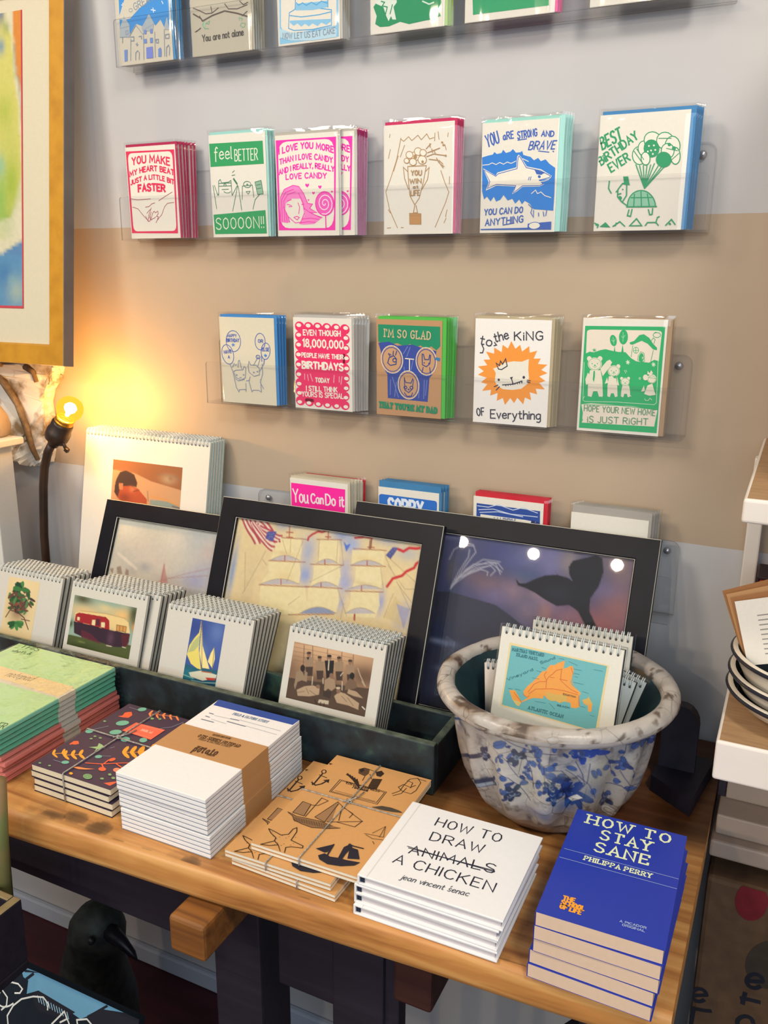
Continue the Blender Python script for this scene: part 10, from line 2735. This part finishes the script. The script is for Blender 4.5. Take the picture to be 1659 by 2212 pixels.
# ------------------------------------------------------------ right-hand shelf unit
su = thing('wall_shelf_unit', 'white painted shelf unit with two thick boards at the right edge', 'shelf', (0, 0, 0))
def shelfboard(x0, x1, y0, y1, z0, z1):
    mb = MB().bbox(x0, x1, y0, y1, z0, z1, .003, 0, None, 3)
    for i, f in enumerate(mb.f):
        if min(mb.v[k][2] for k in f) > z1 - .0004 and max(mb.v[k][1] for k in f) > y0 + .01: mb.m[i] = 1
    mb.build('shelf_board', ['white', 'shelftop'], su)
shelfboard(-0.0352, 0.55, -0.327, -0.002, 0.929, 0.973)
shelfboard(-0.0352, 0.55, -0.357, -0.002, 1.209, 1.232)
shelfboard(0.035, 0.55, -0.357, -0.002, 1.49, 1.515)  # this board and the next: unseen, added to cast the diagonal wall shadow
shelfboard(0.035, 0.55, -0.357, -0.002, 1.80, 1.825)
MB().bbox(0.035, 0.055, -0.35, -0.003, 1.2325, 1.4895, .002).bbox(0.035, 0.055, -0.35, -0.003, 1.5155, 1.7995, .002).build('unseen_side_panel', 'white', su)  # unseen panels added between those boards for the same shadow
MB().bbox(-0.042, -0.024, -0.022, -0.001, 0.9735, 1.2085, .002).build('bracket_post', 'white', su)
MB().bbox(-0.024, 0.55, -0.150, -0.002, 0.806, 0.9285, .002).build('support_panel', 'cream', su)
MB().bbox(-0.0335, 0.55, -0.205, -0.002, 0.757, 0.7795, .003).bbox(-0.030, 0.55, -0.19, -0.002, 0.7798, 0.8055, .002).build('ledge', 'cream', su)
MB().bbox(-0.0338, -0.0245, -0.148, -0.130, 0.806, 0.9285, .001).build('dark_edge_strip', 'darkwood', su)

# stacked bowls with papers
def bowl(lab, zr, zb, i):
    t = thing('mixing_bowl', lab, 'bowl', (0.056, -0.232, zb), group='nested cream bowls on the lower shelf')
    h = zr - zb; Rr = 0.0905 - .0005 * i
    MB().lathe([(0, 0), (.045, 0), (.047, .002), (.064, h * .18), (.077, h * .42), (.0822, h * .65), (.0858, h * .88), (Rr - .001, h - .004), (Rr + .0012, h - .002), (Rr, h), (Rr - .005, h)], 64).build('outer_wall', 'bowl', t)
    MB().lathe([(Rr - .005, h), (Rr - .0062, h * .85), (.080, h * .55), (.070, h * .38), (.05, h * .16 + .002), (.03, .005), (0, .004)], 64).build('inside_glaze', 'bowlin', t)
    MB().tube([((Rr + .0004) * math.cos(2 * math.pi * k / 64), (Rr + .0004) * math.sin(2 * math.pi * k / 64), h - .0022) for k in range(64)], .0022, 6, closed=True).build('rim_band', 'band', t)
bowl('lowest of the three nested cream bowls with black rims', 1.004, .9735, 0)
bowl('middle of the three nested cream bowls with black rims', 1.022, .9835, 1)
bowl('top cream bowl with black rim, holding brown paper cards', 1.044, .9955, 2)
for i, (dx, dy, rz, cc) in enumerate(((0, 0, 10, 'e4ddd0'), (-.004, .010, 13, '9c6a40'), (-.010, .017, 16, 'b88a5c'), (-.016, .025, 19, '9a683c'))):
    mb = MB().box(0, .11, 0, .0012, 0, .068 + .002 * i, 0, cc)
    if i == 0:
        for k in range(9): mb.box(.020, .096, -.0002, 0, .050 - k * .005, .0512 - k * .005, 0, '8f8a84')
        mb.box(.040, .08, -.0002, 0, .058, .061, 0, '6f6a66')
    o = mb.build('paper_leaflet', 'prt', None, loc=(-.016 - .002 * i, -.258 + .0065 * i, 1.0305)); o.rotation_euler = (R(-12), R(-21 - 2 * i), R(-10))
    tag(o, ['white printed leaflet standing in the top bowl', 'brown paper sheet directly behind the white leaflet in the bowl', 'tan paper sheet, second behind the white leaflet in the bowl', 'brown paper sheet at the back of the top bowl'][i], 'leaflet', 'papers in the top bowl')
o = thing('red_tin', 'small red box with dark edge on the shelf behind the papers', 'box', (-0.019, -0.085, .9735))
MB().bbox(0, .10, 0, .05, .0003, .098, .002, 0, 'a82c30').build('box_body', 'prt', o); MB().bbox(-.0025, .1025, -.0025, .0525, .0985, .103, .0015, 0, '2e2024').box(-.0012, .0, -.0012, .05, .0005, .098, 0, '2e2024').build('lid', 'prt', o)

# printed sack below the ledge
sk_ = MB().bbox(-0.032, 0.40, -0.22, -0.03, 0.001, 0.74, .006, 0, '5a4330', 2)
draw(sk_, 'sack', lambda u, v, q: (-.032 + u, -.2203 - q, .74 - v), 0)
tag(sk_.build('printed_sack', 'sackm'), 'brown printed sack with red dot and dark letters, under the shelf', 'sack')

# ------------------------------------------------------------ under and in front of the table
rk_ = thing('display_stand', 'narrow wooden stand with a dark tray at the lower left', 'display stand', (-0.79, -0.60, 0))
MB().tube([(.008, .010, .653), (.010, .014, .78), (.012, .020, .862)], [.010, .0095, .009], 10).build('post', noisy('mossy_wood', '6a7040', '8a6c48', 20, .7, 5), rk_)
MB().tube([(-.175, -.08, 0), (-.175, -.08, .64)], .014, 10).build('leg', 'darkwood', rk_)
mb = MB().bbox(-.20, .058, -.15, -.004, .640, .652, .002).bbox(.046, .058, -.15, -.004, .652, .735, .002).bbox(-.20, .046, -.014, -.004, .652, .735, .002).bbox(-.20, .046, -.15, -.140, .652, .735, .002)
for i, f in enumerate(mb.f):
    if min(mb.v[k][2] for k in f) > .7335: mb.m[i] = 1
mb.build('tray_box', ['darkwood', noisy('worn_tan_edge', '7a6a48', '94805a', 30, .6)], rk_)
mb = MB(); fnS = lambda u, v, q: (-1.17 + u, -.465 - v * .320 - q, .45 - v * .947)
lean = math.atan2(.145, .43)
def fnS(u, v, q): return (-1.17 + u, -.465 - v * math.sin(lean) - q * math.cos(lean), .45 - v * math.cos(lean) + q * math.sin(lean))
Hs = .4538
mb.add([fnS(u, v, q) for q in (0, -.012) for v in (0, Hs) for u in (0, .465)], [(0, 2, 3, 1), (4, 5, 7, 6), (0, 1, 5, 4), (2, 6, 7, 3), (0, 4, 6, 2), (1, 3, 7, 5)], 0, '16202a')
draw(mb, 'sign', fnS, 0)
tag(mb.build('painted_sign', 'prt', fixn=False), 'dark painted sign with blue patch and thin white letters, leaning below the table', 'sign')
bd = thing('bird_decoy', 'dark bird figure with pointed beak under the table', 'bird figure', (-0.955, -0.30, 0))
P = [(-.035, .02, .001), (-.035, .02, .03), (-.03, .015, .12), (-.018, .01, .22), (-.005, 0, .30), (.004, 0, .345), (.012, 0, .385), (.018, 0, .41), (.02, 0, .425)]
MB().tube(P, [.05, .06, .075, .07, .054, .048, .046, .034, .012], 20).build('body', 'feather', bd)
MB().tube([(.045, -.008, .392), (.075, -.012, .386), (.098, -.014, .374), (.108, -.015, .366)], [.015, .010, .006, .001], 10).build('beak', 'beak', bd)
MB().lathe([(0, .006), (.004, .005), (.006, 0), (.004, -.005), (0, -.006)], 12).build('eye', 'beak', bd, loc=(.040, -.042, .398))
